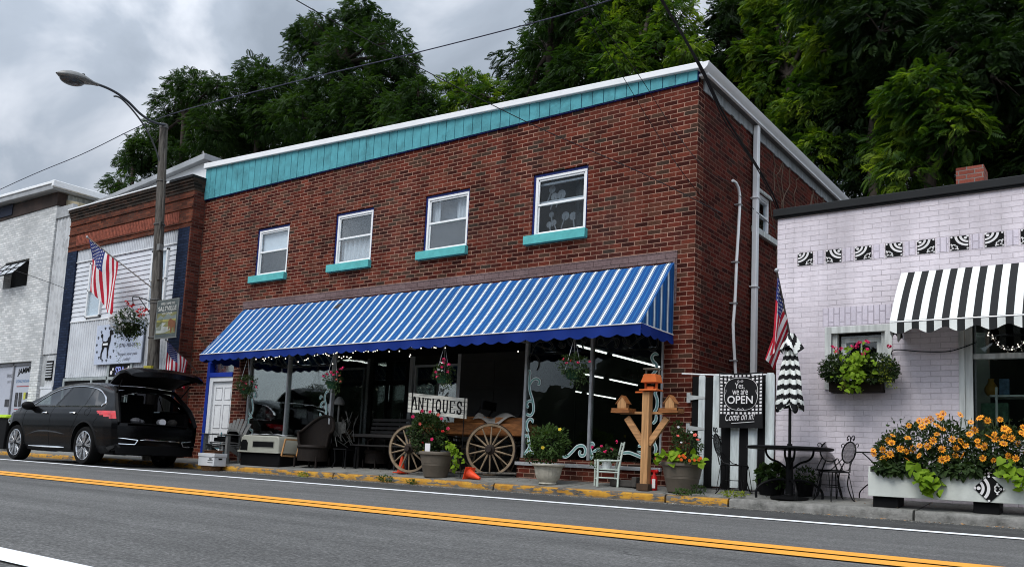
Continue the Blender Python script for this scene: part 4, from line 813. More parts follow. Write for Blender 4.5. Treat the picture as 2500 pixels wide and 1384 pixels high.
def goods(px, py, w, h, col, lab, nm, dx=0): q = at(px, py, Y=.55); solo(MB().box((q[0] - w / 2, .5, q[2]), (q[0] + w / 2, .6, q[2] + h)), nm, P(nm + '_' + str(px), col, .5, var=.6, sc=18), lab, 'box', loc=(q[0], .55, q[2]), bevel=.004)
goods(2453, 967, .1, .2, (.06, .12, .2), 'blue and white box on the upper shelf in the lilac shop window', 'blue_box')
goods(2430, 1030, .28, .22, (.05, .12, .07), 'green patterned carton on the lower shelf in the lilac shop window', 'green_carton')
q = at(2420, 966, Y=.55); solo(MB().lathe((q[0], .55, q[2]), [(.04, 0), (.07, .04), (.075, .09), (.045, .14), (.03, .17), (.035, .2)], 18), 'yellow_vase', P('ochre_glaze', (.3, .16, .02), .4), 'round ochre vase on the upper shelf in the lilac shop window', 'vase', loc=(q[0], .55, q[2]))
# black and white awning
aw2 = thing('awning', 'black and white striped awning with scalloped edge on the lilac shop', 'awning')
M['stripe_bw'] = stripes('black_white_canvas', [(0, (.74, .76, .73)), (.5, (.016, .017, .018))], .1535, 0)
def aw2p(u, v):
    x = 2.69 + 3.9 * u; return (x, -.015 - .59 * v - .015 * math.sin(v * 3.14), 2.895 - .68 * v + .018 * math.sin(v * 3.14))
part(MB().grid(lambda u, v: tuple(np.array(aw2p(u, v)) - 0 * 1), 40, 8), 'canopy', M['stripe_bw'], aw2, loc=(2.69 + .0, 0, 0), recalc=False)
def v2(u, v):
    x = 2.69 + 3.9 * u; d = .125 + .028 * math.cos(2 * math.pi * (x - 2.69 - .1) / .307)
    return (x, -.607 + .008 * math.sin(x * 20) * v, 2.213 - d * v)
part(MB().grid(v2, 300, 4), 'valance', M['stripe_bw'], aw2, loc=(2.69, 0, 0), recalc=False)
M['stripe_bwy'] = stripes('black_white_canvas_side_shaded', [(0, (.55, .56, .54)), (.5, (.012, .012, .013))], .1535, 1)  # same canvas as the canopy, darker: side shade put into the colour
part(MB().add([(2.69, -.01, 2.89), (2.69, -.6, 2.21), (2.69, -.01, 2.21)], [(0, 1, 2)]), 'side_panel', M['stripe_bwy'], aw2, recalc=False)
part(MB().grid(lambda u, v: (2.69 + .02 * math.sin(u * 14) * v, -.6 + .59 * u, 2.21 - (.14 + .03 * math.sin(u * 25)) * v), 40, 3), 'valance', M['stripe_bwy'], aw2, recalc=False)
part(MB().tube([(2.7, -.6, 2.2), (6.5, -.6, 2.2)], .012).tube([(2.7, -.6, 2.2), (2.7, 0, 2.2)], .012), 'frame', M['steel'], aw2)
# garland of clear bulbs over the shop window, service wire under the awning
g = [at(x, y, Y=-.06) for x, y in ((2412, 815), (2425, 822), (2436, 838), (2452, 848), (2470, 850), (2487, 843), (2500, 833))]
gl = thing('string_lights', 'draped garland of clear bulbs in the lilac shop window', 'string lights', tuple(g[0]))
part(MB().tube(g, .006, 5), 'wire', M['black'], gl)
for i, p in enumerate(crom([tuple(a) for a in g], 3)):
    part(MB().ball(p + np.array((0, 0, -.015)), .009, 6, 4).tube([p, p + np.array((.012 * (-1) ** i, 0, .02))], .004, 4), 'bulb', M['flag_white'] if i % 3 else M['bulb'], gl)
solo(MB().tube(crom([tuple(at(x, y, Y=-.03)) for x, y in ((2176, 866), (2186, 854), (2250, 858), (2310, 858), (2345, 850), (2385, 835))]), .006, 5), 'cable', M['black'], 'thin black cable sagging under the black and white awning', 'cable')
# ---------------------------------------------------------------- utility pole with street lamp
PB = np.array((-12.02, -.72, .1))
def px_(z): return PB + np.array((-.56 * (z - .1) / 7.5, -.08 * (z - .1) / 7.5, z - .1))
pole = thing('utility_pole', 'weathered grey wooden utility pole leaning slightly behind the black car', 'utility pole', tuple(PB))
zs = np.linspace(.1, 7.6, 26)
part(MB().tube([px_(z) for z in zs], [.135 - .045 * (z / 7.6) + random.uniform(-.003, .003) for z in zs], 14), 'shaft', M['pole'], pole)
tp = px_(7.5)
BM_ = P('dull_pole_band', (.12, .115, .11), .7, metal=.3)
for z0_, z1_, r0_, r1_ in ((7.5, 7.6, .1, .09), (5.25, 5.28, .125, .125), (3.55, 3.58, .128, .128), (3.48, 3.5, .13, .13), (2.72, 2.75, .132, .132), (6.25, 6.28, .11, .11)): part(MB().tube([px_(z0_), px_(z1_)], [r0_, r1_], 12), 'band', BM_, pole)
part(MB().tube([px_(5.3) + (.13, -.02, 0), px_(5.6) + (.14, -.02, 0), px_(6.9) + (.12, -.02, 0)], .016, 6).tube([px_(4.0) + (.14, -.05, 0), px_(5.3) + (.13, -.05, 0)], .03, 6), 'conduit', M['pole'], pole)
part(MB().box(px_(4.65) + (.1, -.1, 0), px_(4.65) + (.2, 0, .14)), 'junction_box', M['grey_plastic'], pole)
part(MB().box(px_(2.05) - (.14, .14, 0), px_(2.05) + (.14, -.08, .06)), 'yellow_band', P('yellow_band', (.35, .3, .03), .6), pole)
# lamp: arm runs out over the road, head at its end
lp = [at(x, y, X=-12.5) for x, y in ((403, 305), (385, 302), (365, 294), (340, 276), (315, 251), (290, 231), (265, 217), (240, 207))]
lamp = thing('street_lamp', 'cobra head street lamp on a long curved arm high on the wooden pole', 'street lamp', tuple(lp[0]))
part(MB().tube(crom([tuple(a) for a in lp]), .028, 8), 'arm', P('galvanised_arm', (.07, .075, .085), .5, metal=.4), lamp)
br = [at(x, y, X=-12.5) for x, y in ((389, 395), (382, 370), (365, 330), (345, 297), (320, 265), (298, 243), (285, 236), (278, 236))]
part(MB().tube(crom([tuple(a) for a in br]), .018, 6), 'brace', P('galvanised_brace', (.09, .095, .1), .5, metal=.4), lamp)
h0, h1 = at(240, 208, X=-12.5), at(137, 178, X=-12.5)
ax = h1 - h0; Lh = np.linalg.norm(ax); ax = ax / Lh; sd_ = np.array((1., 0, 0)); up = np.cross(sd_, ax); up = up if up[2] > 0 else -up
def head(u, v):     # u along, v around
    w = [.055, .075, .13, .185, .20, .19, .14, .02]; q = u * 7; i = min(6, int(q)); r = w[i] + (w[i + 1] - w[i]) * (q - i); a = v * 2 * math.pi
    hh = r * (.62 if math.sin(a) > 0 else .45)
    return tuple(h0 + ax * Lh * u + sd_ * r * math.cos(a) + up * hh * math.sin(a))
part(MB().grid(head, 28, 24), 'head', P('lamp_head_grey', (.22, .22, .215), .5, metal=.3, var=.1), lamp, smooth=60)
cb = h0 + ax * Lh * .63 - up * .05
mb = MB(); mb.grid(lambda u, v: tuple(cb + ax * .25 * math.cos(v * 6.2832) * math.cos(u * 1.57) + sd_ * .155 * math.sin(v * 6.2832) * math.cos(u * 1.57) - up * .12 * math.sin(u * 1.57)), 8, 24); part(mb, 'lens', P('lamp_lens', (.05, .05, .055), .25, var=.3, spec=.8), lamp, smooth=60)
pcell = h0 + ax * Lh * .36 + up * .07
part(MB().tube([pcell, pcell + up * .07], .03, 10), 'photocell', M['black'], lamp)
# ---------------------------------------------------------------- flags
def flag(name, label, F, staff, r, tip=True, nu=48, group=None):
    t = thing(name, label, 'flag', tuple(staff[0]))
    part(MB().tube(staff, r, 8), 'staff', P('flag_staff', (.10, .085, .075), .5) if tip else M['white_metal'], t)
    if tip: part(MB().ball(staff[-1], r * 2.2, 8, 6), 'finial', M['steel'], t)
    mb = MB()
    def sel(u, v):
        s = int(v * 13)
        return 2 if (u < .4 and v < 7 / 13) else (0 if s % 2 == 0 else 1)
    mb.grid(F, nu, 39, sel=sel)
    c = part(mb, 'cloth', [M['flag_red'], M['flag_white'], M['flag_blue']], t, recalc=False, smooth=60)
    st = MB()
    for row in range(9):
        for k in range(6 if row % 2 == 0 else 5):
            u = (.4 / 12) * ((1 if row % 2 == 0 else 2) + 2 * k); v = (7 / 13) * (row + 1) / 10
            e = .004; p = np.array(F(u, v)); du = (np.array(F(u + e, v)) - p) / e; dv = (np.array(F(u, v + e)) - p) / e
            n = np.cross(du, dv); n = n / (np.linalg.norm(n) + 1e-9)
            if n @ (CP - p) < 0: n = -n
            pts = [p + n * .004 + (du / 1.9 * math.cos(a) + dv * math.sin(a)) * (.020 if i % 2 == 0 else .009) * 1.25 for i, a in enumerate(np.arange(10) * math.pi / 5)]
            st.add(pts, [tuple(range(10))])
    part(st, 'stars', M['flag_white'], c, recalc=False, smooth=0)
    return t
b0 = at(375, 706, Y=-.80); b1 = at(213, 579, Y=-1.0)
def F1(u, v):
    h = b1 + (b0 - b1) * (.03 + .47 * v); w = (1 - v)
    drop = u * (1.22 + .03 * v); fold = .06 * math.sin(v * 9 + u * 3) * min(1, u * 3)
    gath = -.12 * u * (v - .5) + .25 * max(0, .35 - v) * u * 1.2
    return (h[0] + gath * 1.2 + .03 * math.sin(u * 5 + v * 4), h[1] + fold + .05 * u, h[2] - drop + .05 * math.sin(v * 7) * u)
flag('american_flag', 'larger american flag hanging from a staff on the utility pole', F1, [b0, b1], .014)
c0 = at(482, 908, Y=-.02); c1 = at(405, 829, Y=-.75)
def F2(u, v):
    h = c1 + (c0 - c1) * (.04 + .80 * v * .8)
    return (h[0] + .02 * math.sin(u * 6 + v * 9), h[1] + .04 * math.sin(v * 10 + u * 2) * u, h[2] - u * .60)
flag('american_flag', 'small american flag on a slanted staff between the pet shop and the antique shop', F2, [c0, c1], .010)
d0 = at(1946, 905, Y=-.03); d1 = at(1896, 660, Y=-.62)
def F3(u, v):
    h = d1 + (d0 - d1) * (.05 + .55 * v)
    sp = 1 + u * 1.0
    x = h[0] - .05 * u + .05 * math.sin(v * 7.5) * u - .19 * v * u + .015 * math.sin(v * 18)
    return (x, h[1] - .07 * math.sin(v * 11) * (.4 + u) * .5, h[2] - .80 * u ** 1.05 + .32 * v * u)
flag('american_flag', 'folded american flag hanging limply against the corner of the lilac shop', F3, [d0, d1], .013)
# banner
bn = thing('town_banner', 'rectangular town welcome banner with a brown mammoth, hung from the utility pole', 'banner', tuple(px_(3.5)))
bx0, bx1, bz0, bz1 = -12.02, -11.24, 2.70, 3.50; by = -.86
part(MB().box((bx0, by, bz0), (bx1, by + .012, bz1)), 'cloth', P('banner_slate', (.07, .085, .085), .7), bn)
t = MB(); q = by - .003
def poly(mi, pts, l=0): t.add([(bx0 + (bx1 - bx0) * a, q - l, bz0 + (bz1 - bz0) * b) for a, b in pts], [tuple(range(len(pts)))], mi)
poly(0, [(.04, .10), (.96, .10), (.96, .66), (.04, .66)]); poly(1, [(.04, .50), (.2, .6), (.35, .54), (.55, .63), (.75, .55), (.96, .6), (.96, .46), (.04, .46)], .001)
poly(2, [(.04, .42), (.96, .44), (.96, .48), (.04, .48)], .002); poly(3, [(.04, .12), (.45, .12), (.75, .2), (.6, .27), (.35, .3), (.5, .38), (.3, .4), (.15, .3), (.04, .28)], .002)
poly(4, [(.62, .22), (.60, .40), (.64, .47), (.72, .50), (.78, .46), (.93, .42), (.96, .36), (.95, .14), (.90, .14), (.89, .26), (.80, .24), (.79, .12), (.74, .12), (.73, .27), (.66, .30), (.66, .20), (.63, .17)], .003)
poly(5, [(.62, .30), (.58, .24), (.60, .21), (.64, .28)], .004)
for k in range(6): poly(6, [(.07 + k * .035, .2), (.09 + k * .035, .2), (.09 + k * .05, .5 + .03 * (k % 3)), (.085 + k * .045, .5)], .003)
part(t, 'picture', [P('banner_field', (.16, .16, .07), .7), P('banner_hills', (.16, .19, .18), .7), P('banner_yellow', (.3, .27, .08), .7), P('banner_pond', (.3, .32, .3), .7), P('banner_brown', (.16, .065, .03), .7), P('banner_tusk', (.5, .45, .35), .7), P('banner_reed', (.05, .07, .03), .7)], bn, recalc=False, smooth=0)
t = MB().text('WELCOME TO', (bx0 + .14, q, 3.40), R3, U3, .52, .055, bold=.01).text('SALTVILLE', (bx0 + .05, q, 3.27), R3, U3, .68, .1, bold=.02).text('VIRGINIA', (bx0 + .2, q, 3.19), R3, U3, .4, .05)
part(t, 'lettering', P('banner_letter', (.5, .5, .47), .6), bn, recalc=False, smooth=0)
part(MB().box((bx0 - .02, by - .002, bz1), (bx1 + .02, by + .02, bz1 + .02)).box((bx0 - .02, by - .002, bz0 - .02), (bx1 + .02, by + .02, bz0)).box((bx1, by, bz0), (bx1 + .012, by + .015, bz1)).box((bx0 - .02, by, bz0), (bx0, by + .015, bz1)), 'border', P('banner_border', (.16, .17, .16), .6), bn)
part(MB().tube([px_(3.53), (bx1, by + .02, 3.53)], .012).tube([px_(2.7), (bx0 + .1, by + .02, 2.69)], .012), 'bracket', M['black'], bn)
# ---------------------------------------------------------------- overhead wires
def wire(pts, r, label, mat=None):
    q = crom([tuple(p) for p in pts], 8); return solo(MB().tube(q, r, 6), 'overhead_wire', mat or P('wire_black', (.012, .012, .014), .6), label, 'overhead wire', loc=tuple(q[0]))
A = lambda x, y, Y: at(x, y, Y=Y)
wire([A(-400, 655, -.9), A(0, 463, -.9), A(200, 377, -.88), A(395, 287, -.85), A(700, 205, -.8), A(985, 137, -.8), A(1250, 70, -.8), A(1430, 20, -.8), A(1700, -70, -.8)], .0095, 'thick bluish cable rising across the whole sky past the pole top', P('cable_blue', (.03, .032, .06), .5))
wire([A(560, -100, -6), A(725, 2, -5), A(990, 148, -3.5), A(1300, 305, -1.2), A(1560, 420, -.4), A(1760, 520, -.05)], .006, 'thin wire slanting down from the sky across the turquoise fascia')
wire([A(1520, -160, -5), A(1615, 0, -3.6), A(1712, 165, -1.8), A(1760, 265, -.9), A(1800, 332, -.1), at(1846, 402, X=.14), at(1885, 470, X=.1), at(1905, 520, X=.08)], .016, 'heavy black cable bundle passing the top right corner of the brick building')
wire([A(1545, -120, -5), A(1622, 8, -3.6), A(1718, 185, -1.8), A(1766, 290, -.9), A(1803, 345, -.1), at(1850, 415, X=.2), at(1888, 490, X=.1), at(1906, 540, X=.08)], .010, 'second cable twisting beside the heavy black bundle')
wire([A(1340, -100, -4), A(1405, 0, -3), A(1522, 190, -1.2), A(1600, 320, -.5), A(1680, 440, -.2), at(1790, 570, X=.06)], .005, 'left one of two thin wires over the right end of the brick wall')
wire([A(1360, -100, -4), A(1425, 0, -3), A(1560, 185, -1.2), A(1640, 310, -.5), A(1725, 415, -.2), at(1796, 448, X=.09)], .005, 'right one of two thin wires, ending at the bent pipe on the side wall')
wire([A(-60, 630, -1.), A(0, 650, -.9), A(60, 668, -.7), A(165, 706, -.34)], .007, 'short wire crossing the tilted window of the whitewashed building')
wire([at(1806, 478, X=.1), at(1850, 520, X=.13), A(1893, 560, .0)], .005, 'short wire between the bent pipe and the lilac shop')
# ---------------------------------------------------------------- black suv with its tailgate open, nose to the left
M['car_paint'] = P('black_car_paint', (.0022, .0022, .0026), .2, var=.1, sc=1, spec=.14, coat=.05)
M['car_trim'] = P('car_cladding', (.004, .004, .0045), .6, var=.2, spec=.15)
M['car_glass'] = glass('car_side_glass', tint=(.42, .47, .46), refl=.2, base=.0)
M['tint_glass'] = glass('tinted_glass', tint=(.05, .05, .055), refl=.13, base=.0)
M['tyre'] = P('tyre_rubber', (.004, .004, .004), .85, var=.3, spec=.15)
M['rim'] = P('machined_rim', (.55, .56, .58), .22, metal=.9, var=.05)
M['rim_dark'] = P('dark_wheel', (.02, .02, .022), .4, metal=.5)
M['tail'] = P('tail_lamp_red', (.50, .008, .012), .12, var=.35, sc=9, coat=.8)
CX, CYc = -9.87, -1.85; Lc = 4.52
car = thing('parked_car', 'black SUV with its tailgate raised, parked at the kerb', 'car', (CX - 2.2, CYc, 0))
def ip(x, T_): return float(np.interp(x, [a for a, _ in T_], [b for _, b in T_]))
ZR = [(0, 1.44), (.35, 1.45), (.75, 1.52), (1.2, 1.565), (1.8, 1.59), (2.3, 1.585), (2.8, 1.54), (3.2, 1.44), (3.5, 1.29), (3.78, 1.12), (3.95, 1.08), (4.2, 1.035), (4.38, .975), (4.47, .87), (4.52, .66)]
WD = [(0, .80), (.12, .855), (.35, .885), (.8, .90), (2, .905), (3.6, .90), (4.0, .885), (4.25, .82), (4.4, .70), (4.52, .50)]
UR = [(0, .0), (.80, .04), (.95, .12), (1.1, .22), (1.25, .36), (1.4, .52), (1.52, .68), (1.6, .8)]
def zbot(u): return .24 + .10 * max(0, (.35 - u) / .35) + .06 * max(0, (u - 4.0) / .5)
def sect(u):
    zr = ip(u, ZR); w = ip(u, WD); zb = zbot(u); belt = 1.09 if zr > 1.3 else min(1.09, zr - .05 if zr < 1.14 else 1.09)
    s = min(1, max(0, (zr - 1.12) / .3))      # 0 on the bonnet, 1 under the roof
    yr = w - .13 - .17 * s
    pts = [(w - .10, zb), (w - .03, zb + .10), (w - .012, .52), (w + .0, .70), (w - .004, .84), (w - .02, .96), (w - .055, min(belt - .02, zr - .06) if s < .05 else 1.04), (w - .085, belt)]
    pts = [(y, min(z, zr - .03)) for y, z in pts]
    pts += [(yr + .035, zr - .075 * s - .015), (yr - .03, zr - .03 * s - .004), (yr - .18, zr), (yr * .4, zr + .018), (0, zr + .022)]
    return pts
SUB = [3, 6, 5, 4, 4, 3, 2, 16, 3, 3, 4, 4]
def ring(u):
    p = sect(u); o = []
    for (a, b), n in zip(zip(p[:-1], p[1:]), SUB):
        for k in range(n): t_ = k / n; o.append((a[0] + (b[0] - a[0]) * t_, a[1] + (b[1] - a[1]) * t_))
    o.append(p[-1]); return o
NR = sum(SUB); NU = 190
us = [Lc * i / NU for i in range(NU + 1)]
GL = [(3.36, 1.105), (2.95, 1.31), (2.6, 1.42), (2.1, 1.475), (1.6, 1.475), (1.15, 1.42), (.88, 1.33), (.66, 1.20), (.70, 1.115)]
def inpoly(x, z, Pg):
    r = False; n = len(Pg)
    for i in range(n):
        (a, b), (c, d) = Pg[i], Pg[(i + 1) % n]
        if (b > z) != (d > z) and x < (c - a) * (z - b) / (d - b) + a: r = not r
    return r
WU = (1.04, 3.80); WZ = .362; AR = .445
def carpt(u, y, z):
    uu = u + ip(z, UR) * max(0, 1 - u / 1.6) if u < 1.6 else u
    return uu, y, z
bodies = {k: MB() for k in ('body', 'ws') + tuple(a + b for a in ('gf', 'gr', 'gq', 'trim', 'tail') for b in '-+')}
rings = [ring(u) for u in us]
for sgn in (-1, 1):
    G = [[carpt(us[i], y, z) for (y, z) in rings[i]] for i in range(NU + 1)]
    cells = {}
    idx = {k: {} for k in bodies}
    for i in range(NU):
        for j in range(NR):
            q = [G[i][j], G[i + 1][j], G[i + 1][j + 1], G[i][j + 1]]
            cu = sum(p[0] for p in q) / 4; cz = sum(p[2] for p in q) / 4; cy_ = sum(p[1] for p in q) / 4
            if j < sum(SUB[:6]) and any((cu - w) ** 2 + (cz - WZ) ** 2 < AR ** 2 for w in WU): continue
            key = 'body'
            if sum(SUB[:7]) - 1 <= j < sum(SUB[:8]) and inpoly(cu, cz, GL):
                bs = 2.36 - (cz - 1.1) * .75; cs = 1.26 - (cz - 1.1) * .1
                key = 'body' if abs(cu - bs) < .045 or abs(cu - cs) < .02 else ('gf' if cu > bs else 'gr' if cu > cs else 'gq')
            elif j >= sum(SUB[:8]) and 2.92 < cu < 3.72 and cy_ < .60: key = 'ws'
            elif cz < zbot(cu) + .13 and .3 < cu < 4.2: key = 'trim'
            elif cu < .78 and inpoly(cu, cz, [(.74, 1.015), (.62, .955), (.36, .90), (-.1, .83), (-.1, 1.0), (.2, 1.015)]): key = 'tail'
            if key not in ('body', 'ws'): key += '-' if sgn < 0 else '+'
            b = bodies[key]; I = idx[key]; f = []
            for a, c in ((i, j), (i + 1, j), (i + 1, j + 1), (i, j + 1)):
                if (a, c) not in I:
                    I[(a, c)] = len(b.v); p = G[a][c]; b.v.append((CX - p[0], CYc + sgn * p[1], p[2]))
                f.append(I[(a, c)])
            b.f.append(tuple(f) if sgn < 0 else tuple(f[::-1])); b.m.append(0)
body = part(bodies['body'], 'body', M['car_paint'], car, smooth=50, recalc=False)
for e_, w_ in (('-', 'street side'), ('+', 'kerb side')):
    part(bodies['gf' + e_], 'side_window', M['car_glass'], car, recalc=False, smooth=60, label='clear front side window, ' + w_)
    part(bodies['gr' + e_], 'side_window', M['tint_glass'], car, recalc=False, smooth=60, label='dark tinted rear door window, ' + w_)
    part(bodies['gq' + e_], 'side_window', M['tint_glass'], car, recalc=False, smooth=60, label='small triangular tinted rear window, ' + w_)
    part(bodies['trim' + e_], 'sill_cladding', M['car_trim'], car, recalc=False, smooth=60)
    part(bodies['tail' + e_], 'tail_lamp', M['tail'], car, recalc=False, smooth=60)
part(bodies['ws'], 'windscreen', M['car_glass'], car, recalc=False, smooth=60)
def side(u, z, o=.0, sg_=-1):       # point on the flank
    p = sect(u); zs_ = [a[1] for a in p[:9]]; ys_ = [a[0] for a in p[:9]]
    y = float(np.interp(z, zs_, ys_)) + o; uu, _, _ = carpt(u, y, z)
    return (CX - uu, CYc + sg_ * y, z)
def sidex(U, z, o=0.0, sg_=-1):     # same, for a given final position along the car
    u = U
    for _ in range(12): u = U - (ip(z, UR) * max(0, 1 - u / 1.6) if u < 1.6 else 0); u = max(0, u)
    return side(u, z, o, sg_)
ch = MB()
for sg_ in (-1, 1):
    top = crom([(3.40, 1.10), (2.95, 1.325), (2.6, 1.43), (2.1, 1.49), (1.6, 1.49), (1.15, 1.438), (.87, 1.345), (.62, 1.19), (.64, 1.12), (.72, 1.10), (1.5, 1.10), (2.4, 1.10), (3.40, 1.10)], 5)
    q = [sidex(a, b, .006, sg_) for a, b in top]; ch.tube(q, [.010 if a > 1.2 else .016 for a, b in top], 6)
    ch.tube([sidex(a, .31, .02, sg_) for a in (3.2, 2.6, 2.0, 1.75)], [.006, .016, .016, .006], 6)
part(ch, 'chrome_trim', M['chrome'], car)
for a in (2.62, 1.52):
    p = np.array(sidex(a, .965, .02)); h = MB().tube([p + (.09, .01, 0), p + (.06, -.02, 0), p + (-.06, -.02, 0), p + (-.09, .01, 0)], .012, 6); part(h, 'door_handle', M['chrome'], car)
# door gaps and fuel flap
g = MB()
for ln_ in ([(2.36, .34), (2.38, .8), (2.36, 1.09)], [(3.42, .34), (3.5, .7), (3.44, 1.08)], [(1.55, .6), (1.38, .85), (1.30, 1.09)], [(3.42, .345), (2.4, .345), (1.62, .345)], [(.55, .62), (.75, .72), (.62, .9)]):
    pts = crom(ln_, 8); g.tube([sidex(a, b, -.001) for a, b in pts], .0045, 4)
pts = [(1.02 + .10 * math.cos(t_) * (1 if abs(math.cos(t_)) < .7 else .95), .99 + .075 * math.sin(t_)) for t_ in np.linspace(0, 6.283, 17)]
g.tube([sidex(a, b, .0) for a, b in pts], .004, 4)
part(g, 'panel_gap', M['black'], car)
# bevelled crease on the lower doors
cr = MB(); q = crom([(3.3, .52), (2.8, .60), (2.2, .60), (1.75, .56)], 8); cr.tube([sidex(a, b, .0) for a, b in q], [.004 + .014 * math.sin(math.pi * i / (len(q) - 1)) for i in range(len(q))], 6); part(cr, 'door_crease', M['car_paint'], car)
# wheel arches and wheels
for w in WU:
    for sg_ in (-1, 1):
        mb = MB(); mb.grid(lambda u, v: (CX - w + AR * 1.0 * math.cos(math.pi * (1.15 * u - .075)), CYc + sg_ * (.88 - .35 * v), WZ + AR * math.sin(math.pi * (1.15 * u - .075))), 24, 3)
        mb.add([(CX - w + AR * math.cos(t_), CYc + sg_ * .53, WZ + AR * math.sin(t_)) for t_ in np.linspace(-.3, math.pi + .3, 20)], [tuple(range(20))])
        part(mb, 'wheel_arch', M['black'], car)
        mb = MB()
        def lip(u, v):
            t_ = math.pi * (1.22 * u - .11); R_ = AR - .012 + .055 * v; x = w - R_ * math.cos(t_) * -1; z = WZ + R_ * math.sin(t_); uu = w + R_ * math.cos(t_)
            return sidex(uu, max(z, .26), .012 - .02 * v, sg_)
        mb.grid(lip, 30, 2); part(mb, 'arch_trim', M['car_trim'], car, recalc=False)
def wheel(cx, sg_):
    yo = CYc + sg_ * .875; t = MB(); n = 40; R_ = .36
    t.lathe((cx, yo, WZ), [(.265, -.005), (.30, .012), (.335, .010), (.352, -.02), (R_, -.06), (R_, -.16), (.35, -.2), (.30, -.22), (.265, -.2)], n, ax=(0, sg_, 0), cap=False); t = part(t, 'wheel', M['tyre'], car, smooth=50)
    r = MB().lathe((cx, yo, WZ), [(.268, -.2), (.268, .0), (.258, .004), (.25, -.01), (.245, -.2)], n, ax=(0, sg_, 0), cap=False); part(r, 'rim', M['rim'], t, smooth=40)
    r = MB().lathe((cx, yo, WZ), [(.245, -.12), (.245, -.115)], n, ax=(0, sg_, 0)); part(r, 'brake_shadow', M['rim_dark'], t)
    r = MB()
    for k in range(5):
        a0 = 2 * math.pi * k / 5 + .3
        for d_ in (-.19, .19, -.36, .36):
            a1 = a0 + d_; w_ = .030 if abs(d_) < .3 else .018
            p = np.array((cx + .05 * math.cos(a0 + d_ * .7), yo + sg_ * -.012, WZ + .05 * math.sin(a0 + d_ * .7))); q = np.array((cx + .25 * math.cos(a1), yo + sg_ * -.004, WZ + .25 * math.sin(a1)))
            r.bar(p, q, .02, w_, up=(-math.sin(a1), 0, math.cos(a1)))
    part(r, 'spokes', M['rim'], t, bevel=.003)
    part(MB().lathe((cx, yo, WZ), [(.045, -.03), (.045, .0), (.03, .008)], 14, ax=(0, sg_, 0)), 'hub', M['rim_dark'], t)
for w in WU:
    for sg_ in (-1, 1): wheel(CX - w, sg_)
# rear bumper and load bay
def rear(u, v):
    y = -.80 + 1.6 * u; e = abs(y) / .80; z = .27 + .53 * v
    return (CX - .02 - .10 * e ** 3 + .05 * math.sin(math.pi * v) ** .5 - (.12 if v < .12 else 0), CYc + y, z)
bp = part(MB().grid(rear, 40, 16), 'rear_bumper', M['car_paint'], car, recalc=False, smooth=50)
def rearl(u, v):
    y = -.78 + 1.56 * u; return (CX - .005 - .10 * (abs(y) / .78) ** 3 + .03, CYc + y, .24 + .17 * v)
part(MB().grid(rearl, 30, 4), 'lower_valance', M['car_trim'], bp, recalc=False)
part(MB().box((CX - .14, CYc - .60, .795), (CX + .02, CYc + .60, .81)), 'load_sill', M['car_trim'], car, bevel=.005)
part(MB().box((CX - .16, CYc - .46, .81), (CX - .12, CYc + .40, .818)), 'sill_strip', M['chrome'], car)
t = MB()
for sg_ in (-1, 1):
    y0 = CYc + sg_ * .78; y1 = CYc + sg_ * .40
    A_, B_, C_, D__ = (CX - .075, y0, .53), (CX + .055, y1 - sg_ * -.04, .50), (CX + .052, y1 + sg_ * .09, .42), (CX - .07, y0, .42)
    for a, b in ((A_, B_), (B_, C_), (C_, D__), (D__, A_)): t.tube([a, b], .011, 6)
t.tube([(CX + .055, CYc - .40, .50), (CX + .062, CYc - .30, .515), (CX + .065, CYc + .3, .515), (CX + .055, CYc + .40, .50)], [.006, .017, .017, .006], 8)
part(t, 'bumper_chrome', M['chrome'], bp)
iw_ = MB()
iw_.box((CX - 1.5, CYc - .72, .78), (CX - .12, CYc + .72, .80)).box((CX - 1.55, CYc - .72, .8), (CX - 1.45, CYc + .72, 1.25))
iw_.box((CX - 1.5, CYc - .78, .8), (CX - .3, CYc - .70, 1.06)).box((CX - 1.5, CYc + .70, .8), (CX - .3, CYc + .78, 1.06)); iw_.box((CX - 3.0, CYc - .6, .75), (CX - 1.55, CYc + .6, .95))
part(iw_, 'load_bay', M['black'], car)
# door-opening frame pillars
fr_ = MB()
for sg_ in (-1, 1):
    q = [(CX - ip(z, UR) - .0, CYc + sg_ * (float(np.interp(z, [.8, 1.09, 1.45], [.78, .74, .60]))), z) for z in (.8, .95, 1.1, 1.25, 1.4, 1.47)]; fr_.tube(q, [.035, .045, .05, .045, .04, .035], 8)
fr_.tube([(CX - .62, CYc - .60, 1.46), (CX - .66, CYc, 1.49), (CX - .62, CYc + .60, 1.46)], .035, 8)
part(fr_, 'tailgate_opening', M['car_trim'], car)
for sx in (-1, 1):
    part(MB().box((CX - 1.62, CYc + sx * .36 - .16, 1.2), (CX - 1.5, CYc + sx * .36 + .16, 1.42)), 'head_rest', M['car_trim'], car, bevel=.03)
# raised tailgate
H0, H1 = np.array((CX - .70, 0, 1.545)), np.array((CX + .22, 0, 1.80))
dv = H1 - H0; nv_ = np.array((-dv[2], 0, dv[0])); nv_ /= np.linalg.norm(nv_)
def lid(off_):
    def f(u, v):
        y = -1 + 2 * v; w = .66 + .13 * min(1, u * 1.6) - .05 * max(0, u - .8) * 5
        p = H0 + dv * (u * (1 - .10 * y * y * u)) + nv_ * (.10 * math.sin(math.pi * min(1, u * 1.15)) * .6 + .035 * (1 - y * y) + off_ * math.sin(math.pi * min(.999, max(.001, .5 * (1 - abs(y) ** 6 * .9)))))
        p = p + nv_ * (-.11 * max(0, u - .86) / .14)
        return (p[0], CYc + y * w, p[2])
    return f
lg = part(MB().grid(lid(.05), 26, 30), 'tailgate', M['car_paint'], car, smooth=50, recalc=False)
part(MB().grid(lid(-.05), 26, 30), 'inner_panel', M['black'], lg, recalc=False)
sd_m = MB()
